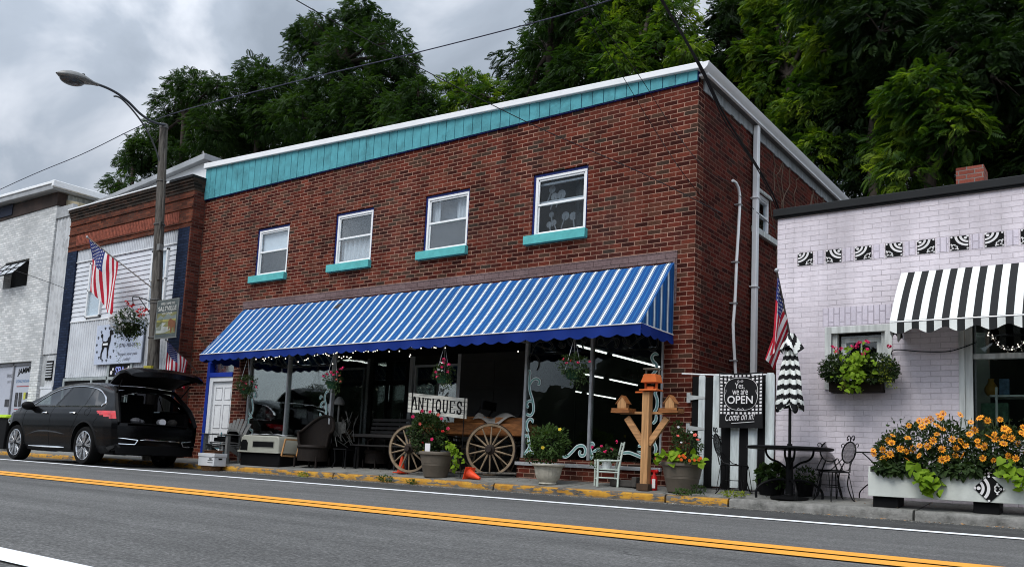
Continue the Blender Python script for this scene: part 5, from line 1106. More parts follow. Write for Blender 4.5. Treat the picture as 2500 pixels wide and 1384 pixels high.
for y_ in (0., 1.): a_, b_ = lid(.05), lid(-.05); sd_m.grid(lambda u, v: tuple(np.array(a_(u, y_)) * (1 - v) + np.array(b_(u, y_)) * v + np.array((0, 0, -.05 * v * math.sin(u * 3.1)))), 26, 1)
sd_m.grid(lambda u, v: tuple(np.array(lid(.05)(1, u)) * (1 - v) + np.array(lid(-.05)(1, u)) * v), 30, 1)
part(sd_m, 'tailgate_edge', M['car_paint'], lg, recalc=False)
part(MB().grid(lambda u, v: tuple(np.array(lid(.056)(.12 + .42 * u, .1 + .8 * v))), 12, 20), 'rear_window', M['tint_glass'], lg, recalc=False, smooth=60)
part(MB().grid(lambda u, v: tuple(np.array(lid(.062)(.64 + .16 * u, .02 + .22 * v))), 6, 8).grid(lambda u, v: tuple(np.array(lid(.062)(.64 + .16 * u, .76 + .22 * v))), 6, 8), 'tail_lamp', M['tail'], lg, recalc=False)
for sg_ in (-1, 1): part(MB().tube([(CX - .45, CYc + sg_ * .66, 1.36), (CX - .20, CYc + sg_ * .70, 1.60)], .012, 6), 'gas_strut', M['car_trim'], lg)
# mirror and front lamp
mc = np.array(sidex(3.22, 1.10, .12)); part(MB().ball(mc + (0, -.02, .0), (.075, .13, .085), 14, 10).tube([mc + (0, .1, -.06), mc + (0, -.02, -.04)], .03), 'door_mirror', M['car_trim'], car, smooth=80)
part(MB().ball(sidex(4.28, .80, -.03), (.16, .05, .07), 12, 8), 'headlamp', M['glass'], car)
part(MB().box((CX - 4.5, CYc - .6, .3), (CX - 4.45, CYc + .6, .62)), 'grille', M['black'], car)
part(MB().box((CX - 4.2, CYc - .72, .22), (CX - .25, CYc + .72, .36)), 'underbody', M['black'], car)
# things lying in the load bay
solo(MB().lathe((CX - .33, CYc + .22, .865), [(.058, -.13), (.062, 0), (.062, .13), (.02, .131)], 18, ax=(.9, -.3, 0)), 'paper_roll', M['flag_white'], 'white roll of paper towel lying in the open back of the black car', 'paper roll', loc=(CX - .33, CYc + .22, .80))
solo(MB().ball((CX - .36, CYc - .28, .86), (.11, .1, .065), 9, 6).ball((CX - .42, CYc - .14, .85), (.07, .07, .05), 8, 5), 'plastic_bag', P('grey_bag', (.12, .12, .13), .5, var=.6, sc=15, bmp=.5), 'crumpled grey bag in the left of the open car boot', 'bag', loc=(CX - .36, CYc - .28, .80))
solo(MB().ball((CX - .4, CYc + .5, .87), (.1, .1, .07), 9, 6), 'bundled_cloth', P('dark_cloth', (.05, .045, .04), .9, var=.6, sc=20), 'dark bundle beside the paper roll in the car boot', 'cloth bundle', loc=(CX - .4, CYc + .5, .80))
# ---------------------------------------------------------------- things on the pavement
def gz(y): return .108 + .082 * min(1, max(0, (y + .83) / .83)) if y > -.83 else (.11 if y > -.98 else 0)
# farm wagon
def wheel_w(c, R_, ang, nsp, parent, name='wheel'):
    ax = np.array((math.sin(ang), -math.cos(ang), 0)); h = np.array((math.cos(ang), math.sin(ang), 0)); c = np.array(c, float)
    w = part(MB().lathe(c, [(R_ - .035, -.02), (R_, -.022), (R_ + .004, 0), (R_, .022), (R_ - .035, .02), (R_ - .035, -.02)], 56, ax=ax, cap=False), name, M['spoke'], parent, smooth=40)
    part(MB().lathe(c, [(R_, -.024), (R_ + .009, -.024), (R_ + .009, .024), (R_, .024)], 56, ax=ax, cap=False), 'iron_tyre', M['rust'], w)
    part(MB().lathe(c, [(.055, -.07), (.075, -.03), (.085, 0), (.08, .05), (.05, .07), (.045, .12)], 18, ax=ax), 'hub', M['rust'], w)
    s = MB()
    for k in range(nsp):
        a = 2 * math.pi * (k + .5) / nsp; d = h * math.cos(a) + np.array((0, 0, 1.)) * math.sin(a)
        s.tube([c + d * .07 + ax * .02, c + d * .3 * R_ + ax * .015, c + d * (R_ - .03)], [.014, .017, .010], 6)
    part(s, 'spokes', M['spoke'], w)
wg = thing('farm_wagon', 'antique wooden farm wagon with tall spoked wheels under the awning', 'wagon', (-4.0, .3, .19))
wc1, wc2 = at(1198, 1096, Y=-.18), at(1001, 1097, Y=-.52)
wheel_w((wc1[0], wc1[1], .19 + .415), .405, rad(19), 14, wg); wheel_w((wc2[0], wc2[1], .17 + .395), .385, rad(14), 14, wg)
wheel_w((wc1[0] - .25, wc1[1] + 1.15, .605), .405, rad(12), 14, wg); wheel_w((wc2[0] + .0, wc2[1] + 1.2, .58), .385, rad(12), 12, wg)
wv = np.array((wc1[0] - wc2[0], wc1[1] - wc2[1], 0)); wv /= np.linalg.norm(wv); wn = np.array((-wv[1], wv[0], 0)); wo = np.array((wc2[0], wc2[1], 0)) + wn * .16
def WP(a, b, z): return wo + wv * a + wn * b + np.array((0, 0, z))
b_ = MB()
for bb in (0, .8): b_.bar(WP(.10, bb, .93), WP(2.15, bb, .93), .03, .19)
for aa in (.12, 2.13): b_.bar(WP(aa, 0, .93), WP(aa, .8, .93), .03, .19)
b_.bar(WP(.1, .4, .84), WP(2.15, .4, .84), .78, .03)
part(b_, 'wagon_bed', M['wagon_wood'], wg, bevel=.006)
u_ = MB().bar(WP(.2, -.1, .60), WP(.2, .95, .60), .06, .06).bar(WP(1.75, -.1, .62), WP(1.75, .95, .62), .06, .06).bar(WP(.2, .4, .70), WP(1.8, .4, .70), .08, .06)
for aa in (.2, 1.75):
    for bb in (.1, .7): u_.tube([WP(aa - .3, bb, .72), WP(aa, bb, .67), WP(aa + .3, bb, .72)], .018, 6).tube([WP(aa - .3, bb, .78), WP(aa, bb, .82), WP(aa + .3, bb, .78)], .018, 6)
part(u_, 'running_gear', M['black'], wg)
for aa, w_ in ((.95, .55), (1.72, .62)):
    s = MB().bar(WP(aa - w_ / 2, .05, 1.075), WP(aa + w_ / 2, .05, 1.075), .03, .10).bar(WP(aa - w_ / 2, .4, 1.12), WP(aa + w_ / 2, .4, 1.12), .5, .03); s = part(s, 'seat_box', M['wagon_wood'], wg, bevel=.005)
    q = MB(); 
    for e in (-1, 1): q.tube([WP(aa + .05, .4 + e * .25, 1.14), WP(aa + .20, .4 + e * .25, 1.40)], .014, 6)
    q.bar(WP(aa + .17, .12, 1.33), WP(aa + .17, .68, 1.33), .03, .14); part(q, 'seat_back', M['black'], s)
cl = MB(); cl.grid(lambda u, v: tuple(WP(1.05 + .75 * u, -.04 + .5 * v, 1.17 + .05 * math.sin(u * 9 + v * 4) - (.16 * (1 - v) ** 3) * (1 - abs(u - .4)))), 22, 14); part(cl, 'folded_canvas', P('dirty_canvas', (.30, .28, .25), .9, var=.4, sc=6), wg, recalc=False)
part(MB().tube([WP(1.9, -.15, .25), WP(.9, -.3, .22)], .02, 6), 'drawbar', M['pole'], wg)
# antiques board on two stakes
def plank_sign():
    P0, P1, P2 = at(999, 958, Y=-.42), at(1141, 972, Y=-.42), at(996, 1006, Y=-.42)
    t = thing('antiques_sign', 'white plank board lettered antiques held on two thin dark stakes', 'sign', (float(P0[0] + P1[0]) / 2, -.42, .16))
    r = P1 - P0; Ls = np.linalg.norm(r); r /= Ls; u = np.array((0, 0, 1.)); H_ = P0[2] - P2[2]
    n = 5; b = MB()
    for k in range(n):
        z0 = H_ * k / n + .003; z1 = H_ * (k + 1) / n - .003
        c = P2 + r * Ls / 2 + u * (z0 + z1) / 2; c[0] = (P0 + r * Ls / 2)[0]
        b.ob((c[0], -.42, c[2] + (r[2] * 0)), r * Ls / 2, (0, .012, 0), u * (z1 - z0) / 2)
    part(b, 'board', P('weathered_white_plank', (.62, .60, .53), .75, var=.25, sc=7, stretch=(.8, 5, 5), dirt=.5), t, bevel=.002)
    # slab serif lettering drawn as strokes
    G = {'A': ([[(0, 0), (.42, 1), (.58, 1), (1, 0)]], [(.22, .36, .78, .36)], [(-.08, 0, .25, 0), (.7, 0, 1.08, 0)]),
         'N': ([[(.12, 0), (.12, 1)], [(.1, 1), (.88, 0)], [(.88, 0), (.88, 1)]], [], [(-.05, 1, .2, 1), (-.05, 0, .3, 0), (.7, 1, 1.05, 1)]),
         'T': ([[(.5, 0), (.5, 1)]], [(.0, .97, 1, .97)], [(.3, 0, .7, 0), (0, .82, 0, 1), (1, .82, 1, 1)]),
         'I': ([[(.5, 0), (.5, 1)]], [], [(.2, 0, .8, 0), (.2, 1, .8, 1)]),
         'Q': ([[(.5, 1), (.15, .85), (.1, .5), (.15, .15), (.5, 0), (.85, .15), (.9, .5), (.85, .85), (.5, 1)], [(.45, .2), (.7, .0), (.95, -.15)]], [], []),
         'U': ([[(.15, 1), (.15, .25), (.3, .02), (.7, .02), (.85, .25), (.85, 1)]], [], [(-.02, 1, .32, 1), (.68, 1, 1.02, 1)]),
         'E': ([[(.15, 0), (.15, 1)]], [(.1, .97, .9, .97), (.1, .5, .65, .5), (.1, .03, .95, .03)], [(.9, .8, .9, 1), (.95, 0, .95, .22)]),
         'S': ([[(.88, .72), (.75, .95), (.35, .98), (.12, .75), (.3, .55), (.7, .45), (.88, .25), (.7, .03), (.3, .02), (.1, .25)]], [], [(.88, .68, .88, 1), (.1, 0, .1, .3)])}
    widths = {'I': .5}; tx = 'ANTIQUES'; tot = sum(widths.get(c, 1) for c in tx) + .32 * (len(tx) - 1); cw = Ls * .86 / tot; x = Ls * .07; hh = H_ * .60; zz = H_ * .2
    L3 = MB(); o = np.array((P0[0], -.434, P0[2] - H_))
    def Q(a, b): return o + r * a + u * b
    for c in tx:
        w = cw * widths.get(c, 1); st, hb, sf = G[c]
        for s in st:
            for a, b in zip(s[:-1], s[1:]):
                wd = .030 if abs(a[0] - b[0]) < .45 else .02
                L3.bar(Q(x + a[0] * w, zz + a[1] * hh), Q(x + b[0] * w, zz + b[1] * hh), wd, .003, up=(0, 1, 0))
        for a, b, c2, d in hb: L3.bar(Q(x + a * w, zz + b * hh), Q(x + c2 * w, zz + d * hh), .013, .003, up=(0, 1, 0))
        for a, b, c2, d in sf: L3.bar(Q(x + a * w, zz + b * hh), Q(x + c2 * w, zz + d * hh), .016, .004, up=(0, 1, 0))
        x += w + cw * .32
    part(L3, 'lettering', M['black'], t, smooth=0)
    for k, xx in enumerate((P0[0] + .10, P1[0] - .03)):
        zt = 1.62 if k == 0 else 1.42; part(MB().tube([(xx, -.445, .15), (xx, -.445, zt)], .008, 6), 'stake', M['iron'], t)
plank_sign()
# cones
def cone(c, d, label):
    t = thing('traffic_cone', label, 'traffic cone', tuple(c), 'orange traffic cones by the wagon'); c = np.array(c, float); d = np.array(d, float); d /= np.linalg.norm(d)
    part(MB().lathe(c, [(.075, .01), (.062, .05), (.022, .27), (.018, .28)], 18, ax=d), 'body', M['cone'], t)
    a = np.cross(d, (0, 1, 0)); a /= np.linalg.norm(a); b = np.cross(d, a); part(MB().ob(c + d * .006, a * .1, b * .1, d * .008), 'base', M['cone'], t, bevel=.004)
cc = at(979, 1153, Y=-.40); cone((cc[0], -.40, gz(-.4) + .01), (0.03, 0, 1), 'orange traffic cone standing upright behind the left wagon wheel')
cc = at(1145, 1150, Y=-.55); cone((cc[0], -.55, gz(-.55) + .085), (.93, -.2, -.24), 'orange traffic cone lying on its side by the right wagon wheel')
# big round planters
def planter(c, R_, H_, label, kid=True):
    t = thing('round_planter', label, 'planter', tuple(c), 'taupe round planters at the kerb'); c = np.array(c, float)
    pr_ = [(R_ * .62, 0), (R_ * .66, .02), (R_ * .78, H_ * .45), (R_ * .79, H_ * .46), (R_ * .79, H_ * .49), (R_ * .80, H_ * .50), (R_ * .80, H_ * .53), (R_ * .815, H_ * .54), (R_ * .90, H_ * .86), (R_ * .99, H_ * .88), (R_ * 1.0, H_ * .93), (R_ * .98, H_ * .98), (R_ * .94, H_), (R_ * .88, H_ * .98), (R_ * .86, H_ * .9)]
    part(MB().lathe(c, pr_, 40), 'pot', M['planter'], t, smooth=30)
    part(MB().lathe(c + (0, 0, H_ * .88), [(R_ * .86, 0), (R_ * .84, .01)], 20), 'soil', M['soil'], t)
    return t
PL = at(1062, 1136, Y=-.62); PL = np.array((PL[0], -.60, gz(-.6) + .0)); planter(PL, .285, .40, 'large round taupe planter with dark red roses, in front of the wagon')
PR = at(1666, 1160, Y=-.55); PR = np.array((PR[0], -.56, gz(-.56))); planter(PR, .285, .385, 'large round taupe planter with lime leaves and orange blooms, beside the striped gate')
UR_ = at(1338, 1150, Y=-.6); UR_ = np.array((UR_[0], -.6, gz(-.6)))
t = thing('stone_urn', 'fluted cream stone urn with a leafy bush beneath the right display window', 'urn', tuple(UR_))
prf = [(.125, 0), (.135, .012), (.12, .03), (.135, .045), (.165, .09), (.185, .16), (.195, .225), (.205, .25), (.24, .262), (.245, .28), (.235, .29), (.19, .285), (.18, .25)]
part(MB().lathe(UR_, prf, 64, fn=lambda a, i: 1 + (.025 * math.cos(a * 22 + i * .6) if 3 < i < 8 else 0)), 'pot', M['urn'], t, smooth=30)
part(MB().lathe(UR_ + (0, 0, .26), [(.185, 0), (.18, .01)], 16), 'soil', M['soil'], t)
# bird house post
bp_ = np.array((-.36, -.6, gz(-.6))); t = thing('birdhouse_post', 'cedar post with two cross arms and braces holding bird houses', 'birdhouse post', tuple(bp_))
mb = MB().box((bp_[0] - .052, bp_[1] - .052, bp_[2]), (bp_[0] + .052, bp_[1] + .052, 1.44)); part(mb, 'post', M['cedar'], t, bevel=.004)
part(MB().box((bp_[0] - .085, bp_[1] - .085, bp_[2]), (bp_[0] + .085, bp_[1] + .085, bp_[2] + .09)), 'foot', P('dark_wood_foot', (.06, .035, .02), .8), t, bevel=.004)
part(MB().box((-.80, -.545, 1.145), (.07, -.515, 1.18)), 'cross_arm', M['cedar_h'], t, bevel=.003)
part(MB().bar((-.66, -.6, 1.09), (bp_[0] - .04, -.6, .74), .05, .085, up=(0, 0, 1)), 'brace', M['cedar_h'], t, bevel=.004)
part(MB().bar((-.06, -.6, 1.09), (bp_[0] + .04, -.6, .74), .05, .085, up=(0, 0, 1)), 'brace', M['cedar_h'], t, bevel=.004)
def birdhouse(cx, label):
    z = 1.185; b = thing('bird_house', label, 'bird house', (cx, -.6, z), 'cedar bird houses on the post')
    part(MB().box((cx - .14, -.70, z - .03), (cx + .14, -.5, z + .0)).box((cx - .14, -.70, z), (cx + .14, -.69, z + .03)).box((cx - .14, -.7, z), (cx - .13, -.5, z + .03)).box((cx + .13, -.7, z), (cx + .14, -.5, z + .03)), 'tray', M['wagon_wood'], b)
    part(MB().prism([(cx - .06, z), (cx + .06, z), (cx + .068, z + .11), (cx, z + .195), (cx - .068, z + .11)], 'y', -.655, -.56), 'box', M['cedar'], b, smooth=0)
    part(MB().bar((cx, -.605, z + .205), (cx - .09, -.605, z + .09), .12, .010).bar((cx, -.605, z + .205), (cx + .09, -.605, z + .09), .12, .010), 'roof', M['wagon_wood'], b)
birdhouse(-.72, 'cedar bird house on the left arm of the post'); birdhouse(-.01, 'cedar bird house on the right arm of the post')
fb = thing('bird_feeder', 'bright orange roofed bird feeder on top of the cedar post', 'bird feeder', (-.30, -.6, 1.44))
cx, z = -.30, 1.45
part(MB().box((cx - .14, -.70, z), (cx + .12, -.50, z + .02)).box((cx - .10, -.62, z + .02), (cx - .08, -.58, z + .14)).box((cx + .06, -.62, z + .02), (cx + .08, -.58, z + .14)).box((cx - .06, -.64, z + .02), (cx + .04, -.56, z + .06)).box((cx - .26, -.58, z - .02), (cx + .0, -.56, z)), 'frame', M['orange'], fb, bevel=.003)
part(MB().bar((cx, -.68, z + .20), (cx + .0, -.52, z + .20), .03, .01).prism([(cx - .12, z + .11), (cx + .12, z + .11), (cx + .09, z + .22), (cx - .07, z + .22)], 'y', -.70, -.52), 'roof', M['orange'], fb, bevel=.003)
fb = thing('bird_feeder', 'small grey open tray feeder above the orange one', 'bird feeder', (-.34, -.5, 1.60)); part(MB().box((-.45, -.58, 1.66), (-.24, -.42, 1.675)).box((-.45, -.58, 1.75), (-.24, -.42, 1.765)).bar((-.44, -.5, 1.67), (-.44, -.5, 1.76), .02, .02).bar((-.25, -.5, 1.67), (-.25, -.5, 1.76), .02, .02).box((-.36, -.52, 1.55), (-.33, -.49, 1.66)), 'tray', P('grey_wood', (.2, .18, .14), .8), fb)
# white ladder-back chair
def ladder_chair():
    a0 = np.array((-1.36, -.55, gz(-.5))); th = rad(28); f = np.array((math.cos(th + 3.6), math.sin(th + 3.6), 0))   # facing left and to the street
    O = at(1480, 1172, Y=-.42); O = np.array((O[0], -.42, gz(-.42))); fx = np.array((-.80, -.60, 0)); fx /= np.linalg.norm(fx); sx = np.array((fx[1], -fx[0], 0)); U_ = np.array((0, 0, 1.))
    t = thing('ladder_back_chair', 'small pale mint ladder back chair holding a bucket of flowers', 'chair', tuple(O)); s = .15
    for e in (-1, 1):
        part(MB().tube([O + sx * e * s - fx * .14, O + sx * e * s - fx * .15 + U_ * .26, O + sx * e * s * .95 - fx * .22 + U_ * .62], [.014, .016, .012], 8), 'back_post', M['mint'], t)
        part(MB().tube([O + sx * e * s * 1.1 + fx * .14, O + sx * e * s * 1.1 + fx * .14 + U_ * .34, O + sx * e * s * 1.1 + fx * .14 + U_ * .37], [.015, .016, .020], 8), 'front_leg', M['mint'], t)
        part(MB().tube([O + sx * e * s * 1.1 + fx * .16 + U_ * .35, O + sx * e * s - fx * .17 + U_ * .36], .013, 8).tube([O + sx * e * s * 1.1 + fx * .14 + U_ * .12, O + sx * e * s - fx * .14 + U_ * .12], .010, 6).tube([O + sx * e * s * 1.1 + fx * .14 + U_ * .2, O + sx * e * s - fx * .14 + U_ * .2], .010, 6), 'arm', M['mint'], t)
    for z, b in ((.42, .18), (.50, .2), (.59, .215)): part(MB().bar(O - sx * s - fx * b + U_ * z, O + sx * s - fx * b + U_ * z, .012, .035), 'slat', M['mint'], t, bevel=.004)
    part(MB().ob(O + U_ * .235, sx * s, fx * .14, U_ * .008), 'seat', M['mint'], t, bevel=.004)
    part(MB().tube([O - sx * s * 1.1 + fx * .14 + U_ * .1, O + sx * s * 1.1 + fx * .14 + U_ * .1], .010, 6).tube([O - sx * s - fx * .14 + U_ * .1, O + sx * s - fx * .14 + U_ * .1], .010, 6), 'stretcher', M['mint'], t)
    b = O + U_ * .243; k = thing('flower_bucket', 'small white bucket of pink flowers on the mint chair', 'flower bucket', tuple(b))
    part(MB().lathe(b, [(.06, 0), (.085, .13), (.09, .135), (.08, .13)], 20), 'bucket', M['white'], k)
    return k, b
bucket, bucket_p = ladder_chair()
# red extinguisher-like sprayer
c = at(1597, 1172, Y=-.52); c = np.array((c[0], -.52, gz(-.52))); t = thing('fire_extinguisher', 'small red fire extinguisher standing behind the cedar post', 'fire extinguisher', tuple(c))
part(MB().lathe(c, [(.04, 0), (.045, .02), (.045, .17), (.02, .21), (.018, .24)], 16), 'cylinder', M['red'], t); part(MB().ob(c + (-.02, 0, .255), (.055, 0, .0), (0, .015, 0), (0, 0, .016)).ball(c + (.035, 0, .25), .028, 8, 6), 'handle', M['red'], t); part(MB().box((c[0] - .005, c[1] - .05, c[2] + .03), (c[0] + .04, c[1] - .044, c[2] + .15)), 'paper_tag', M['flag_white'], t)
solo(MB().box((-1.0, -.42, gz(-.3)), (-.5, -.12, gz(-.3) + .09)).box((-.62, -.50, gz(-.3)), (-.55, -.12, gz(-.3) + .14)), 'stone_block', P('dark_stone', (.05, .045, .04), .9, var=.4, bmp=.5), 'low dark stone block on the pavement behind the bird house post', 'stone block', loc=(-.8, -.3, .15), bevel=.01)
# left group: boxes, plastic chairs, pet carrier
c = at(524, 1150, Y=-.98); bx = np.array((c[0] + .12, -1.14, 0.003))
t = MB(); t.lathe(bx, [(.16, 0), (.19, .085), (.20, .09), (.18, .085)], 24, fn=lambda a, i: 1 + .12 * abs(math.cos(2 * a)) ** 3); solo(t, 'wicker_basket', M['basket'], 'brown wicker basket in the gutter under the white file box', 'basket', loc=tuple(bx))
t = thing('file_box', 'white cardboard file box with a lid on the wicker basket', 'box', tuple(bx + (0, 0, .12))); z = bx[2] + .09; X0, X1, Y0, Y1 = bx[0] - .26, bx[0] + .24, -1.26, -1.0
part(MB().box((X0, Y0, z), (X1, Y1, z + .2)), 'box', M['cardboard'], t, bevel=.004); part(MB().box((X0 - .01, Y0 - .01, z + .17), (X1 + .01, Y1 + .01, z + .235)), 'lid', M['cardboard'], t, bevel=.004)
part(MB().box((X1 + .002, Y0 + .09, z + .12), (X1 + .004, Y1 - .09, z + .15)).box((X0 + .3, Y0 - .003, z + .06), (X0 + .46, Y0 - .001, z + .07)).box((X0 + .3, Y0 - .003, z + .1), (X0 + .46, Y0 - .001, z + .11)).box((X0 + .34, Y0 - .003, z + .125), (X0 + .42, Y0 - .001, z + .145)), 'hand_hole', M['black'], t)
solo(MB().box((X0 + .1, Y0 + .04, z + .235), (X0 + .42, Y1 - .04, z + .275)).box((X0 + .08, Y0 + .02, z + .275), (X0 + .44, Y1 - .02, z + .29)), 'wooden_tray', P('brown_tray_wood', (.09, .035, .015), .6), 'flat brown wooden tray lying on the white file box', 'tray', loc=(X0 + .25, -1.13, z + .235), bevel=.01)
def adirondack(O, a, label, mat, top=.98, seat=True):
    O = np.array(O, float); fx = np.array((math.cos(a), math.sin(a), 0)); sx = np.array((-math.sin(a), math.cos(a), 0)); U_ = np.array((0, 0, 1.))
    t = thing('adirondack_chair', label, 'chair', tuple(O), 'grey plastic chairs by the white door')
    for k in range(6):
        e = (k - 2.5) / 2.5; top_ = top - .10 * e * e - .02; p0 = O + sx * e * .14 + U_ * .28 - fx * .12; p1 = O + sx * e * .24 + U_ * top_ - fx * .36
        part(MB().bar(p0, p1, .075, .016, up=tuple(fx)), 'back_slat', mat, t, bevel=.005)
    if seat:
        for k in range(5): part(MB().bar(O - sx * .24 + fx * (.3 - k * .1) + U_ * (.36 - k * .02), O + sx * .24 + fx * (.3 - k * .1) + U_ * (.36 - k * .02), .085, .016), 'seat_slat', mat, t, bevel=.004)
    for e in (-1, 1):
        part(MB().bar(O + sx * e * .27 + fx * .38 + U_ * .55, O + sx * e * .27 - fx * .25 + U_ * .55, .10, .02), 'arm', mat, t, bevel=.006)
        part(MB().bar(O + sx * e * .27 + fx * .3, O + sx * e * .27 + fx * .3 + U_ * .54, .05, .09, up=tuple(fx)), 'front_leg', mat, t, bevel=.005)
        part(MB().bar(O + sx * e * .25 + fx * .3 + U_ * .33, O + sx * e * .25 - fx * .42 + U_ * .03, .03, .09), 'rear_leg', mat, t, bevel=.005)
    return t
c = at(583, 1115, Y=-.45); adirondack((c[0] - .42, -.45, gz(-.4)), rad(-75), 'light grey plastic adirondack chair with a rounded fan back', M['grey_plastic'], .92)
def low_chair(O, k, label):
    O = np.array(O, float); t = thing('stacked_chair', label, 'chair', tuple(O), 'grey plastic chairs by the white door')
    part(MB().box(O + (-.22, -.2, .30), O + (.22, .2, .325)), 'seat', M['grey_plastic'], t, bevel=.01)
    part(MB().prism([(O[0] - .22, O[2] + .32), (O[0] + .22, O[2] + .32), (O[0] + .20, O[2] + .55), (O[0] + .12, O[2] + .60), (O[0] - .12, O[2] + .60), (O[0] - .20, O[2] + .55)], 'y', O[1] + .17, O[1] + .20), 'backrest', M['grey_plastic'], t, bevel=.006)
    for a, b in ((-1, -1), (-1, 1), (1, -1), (1, 1)): part(MB().tube([O + (a * .19, b * .17, .31), O + (a * .22, b * .2, 0)], [.025, .02], 6), 'leg', M['grey_plastic'], t)
c = at(537, 1108, Y=-.62)
for k in range(3): low_chair((c[0] - .02, -.52, gz(-.5) + k * .045), k, f'grey plastic stacking chair, {["lowest","middle","topmost"][k]} of the low stack')
solo(MB().box((c[0] - .19, -.66, gz(-.5) + .42), (c[0] + .17, -.36, gz(-.5) + .50)).box((c[0] - .15, -.62, gz(-.5) + .50), (c[0] + .1, -.42, gz(-.5) + .53)), 'storage_tray', M['black'], 'black open tray of small goods on the stacked chairs', 'tray', loc=(c[0], -.5, gz(-.5) + .42), bevel=.01)
cc = at(545, 1075, Y=-.2); solo(MB().box((cc[0] - .09, -.22, .62), (cc[0] + .07, -.18, .66)).tube([(cc[0] - .08, -.2, .19), (cc[0] - .08, -.2, .76)], .014, 6).tube([(cc[0] + .06, -.2, .19), (cc[0] + .06, -.2, .72)], .014, 6).box((cc[0] - .1, -.32, .42), (cc[0] + .08, -.14, .44)), 'small_blue_chair', P('turquoise_child_chair', (.1, .3, .36), .6), 'small turquoise chair behind the stacked chairs at the white door', 'chair', loc=(cc[0], -.2, .19))
# pet carrier on a dark tote
p0 = at(585, 1110, Y=-.62); p1 = at(688, 1112, Y=-.62); X0, X1 = p0[0] + .02, p1[0] - .05; zb_ = .40; t = thing('pet_carrier', 'beige pet carrier top with a dark vent and wire door', 'pet carrier', ((X0 + X1) / 2, -.4, zb_))
mb = MB(); pf = [(X0, zb_), (X1, zb_), (X1 - .03, zb_ + .26), (X1 - .07, zb_ + .30), (X0 + .12, zb_ + .31), (X0 + .05, zb_ + .27)]; mb.prism(pf, 'y', -.66, -.16); part(mb, 'shell', M['beige_plastic'], t, bevel=.02)
part(MB().box((X0 - .02, -.68, zb_ - .02), (X1 + .02, -.14, zb_ + .012)), 'rim', M['beige_plastic'], t, bevel=.006)
part(MB().box((X0 + .42, -.668, zb_ + .09), (X1 - .16, -.655, zb_ + .19)), 'vent', M['black'], t, bevel=.004); part(MB().box((X0 + .40, -.664, zb_ + .075), (X1 - .14, -.658, zb_ + .205)), 'vent_rim', P('vent_rim', (.2, .2, .17), .6), t)
part(MB().prism([(X0 + .04, zb_), (X0 + .26, zb_), (X0 + .26, zb_ + .16), (X0 + .2, zb_ + .22), (X0 + .1, zb_ + .22), (X0 + .04, zb_ + .16)], 'y', -.664, -.65), 'wire_door', M['black'], t)
solo(MB().grid(lambda u, v: (X0 + .15 + (X1 - X0 - .25) * u, -.6 + .35 * v, zb_ + .315 + .02 * math.sin(u * 17) * math.sin(v * 5) + .01), 24, 6), 'papers', P('loose_papers', (.35, .36, .37), .8, var=.5, sc=14), 'loose grey papers on top of the beige pet carrier', 'papers', loc=(X0 + .4, -.4, zb_ + .3), recalc=False)
solo(MB().box((X0 - .0, -.62, gz(-.5) - .02), (X1 - .02, -.12, zb_ - .02)), 'black_tote', M['black'], 'black plastic tote under the beige pet carrier', 'tote', loc=((X0 + X1) / 2, -.4, gz(-.5)), bevel=.03)
fr2 = MB(); q0, q1 = at(687, 1112, Y=-.66), at(697, 1072, Y=-.66)
fr2.bar(q0, q1, .02, .03).bar(q0 + (0, .35, 0), q1 + (0, .35, 0), .02, .03).bar(q1, q1 + (0, .35, 0), .02, .03).bar(q0, q0 + (0, .35, 0), .02, .03); solo(fr2, 'leaning_picture', M['cedar'], 'light wooden picture frame leaning on the pet carrier', 'picture frame', loc=tuple(q0))
# wicker armchairs
def wicker(O, a, s, label):
    O = np.array(O, float); t = thing('wicker_chair', label, 'wicker chair', tuple(O), 'dark wicker armchairs under the awning')
    def R(p): x, y, z = p; return O + s * np.array((x * math.cos(a) - y * math.sin(a), x * math.sin(a) + y * math.cos(a), z))
    def bk(u, v):
        th = math.pi * (1.05 * u - .025); r = .30 + .05 * v; return tuple(R((r * math.cos(th), .05 + r * math.sin(th) * .95, .38 + v * (.25 + .34 * math.sin(th) ** 1.5))))
    part(MB().grid(bk, 24, 10), 'backrest', M['wicker'], t, recalc=False); 
    rim = [bk(u, 1) for u in np.linspace(0, 1, 20)]; part(MB().tube(rim, .03 * s, 8).tube([bk(0, 0), bk(0, 1)], .028 * s).tube([bk(1, 0), bk(1, 1)], .028 * s), 'arm_roll', M['wicker'], t)
    part(MB().lathe(R((0, .05, .34)), [(.28 * s, 0), (.30 * s, .03), (.28 * s, .07)], 20), 'seat', M['wicker'], t)
    def sk(u, v): th = 2 * math.pi * u; return tuple(R((.28 * math.cos(th), .05 + .27 * math.sin(th), .12 + .24 * v)))
    part(MB().grid(sk, 24, 2), 'skirt', M['wicker'], t, recalc=False)
    for x, y in ((-.24, -.16), (.24, -.16), (-.22, .25), (.22, .25)): part(MB().tube([R((x, y, 0)), R((x, y, .2))], .02 * s, 6), 'leg', M['wicker'], t)
c = at(752, 1140, Y=-.40); wicker((c[0], -.35, gz(-.35)), rad(12), 1.0, 'large dark wicker armchair right of the pet carrier')
c = at(890, 1140, Y=.1); wicker((c[0] + .1, .25, .19), rad(-10), .8, 'dark wicker armchair behind the plant stand, beneath the bench slab')
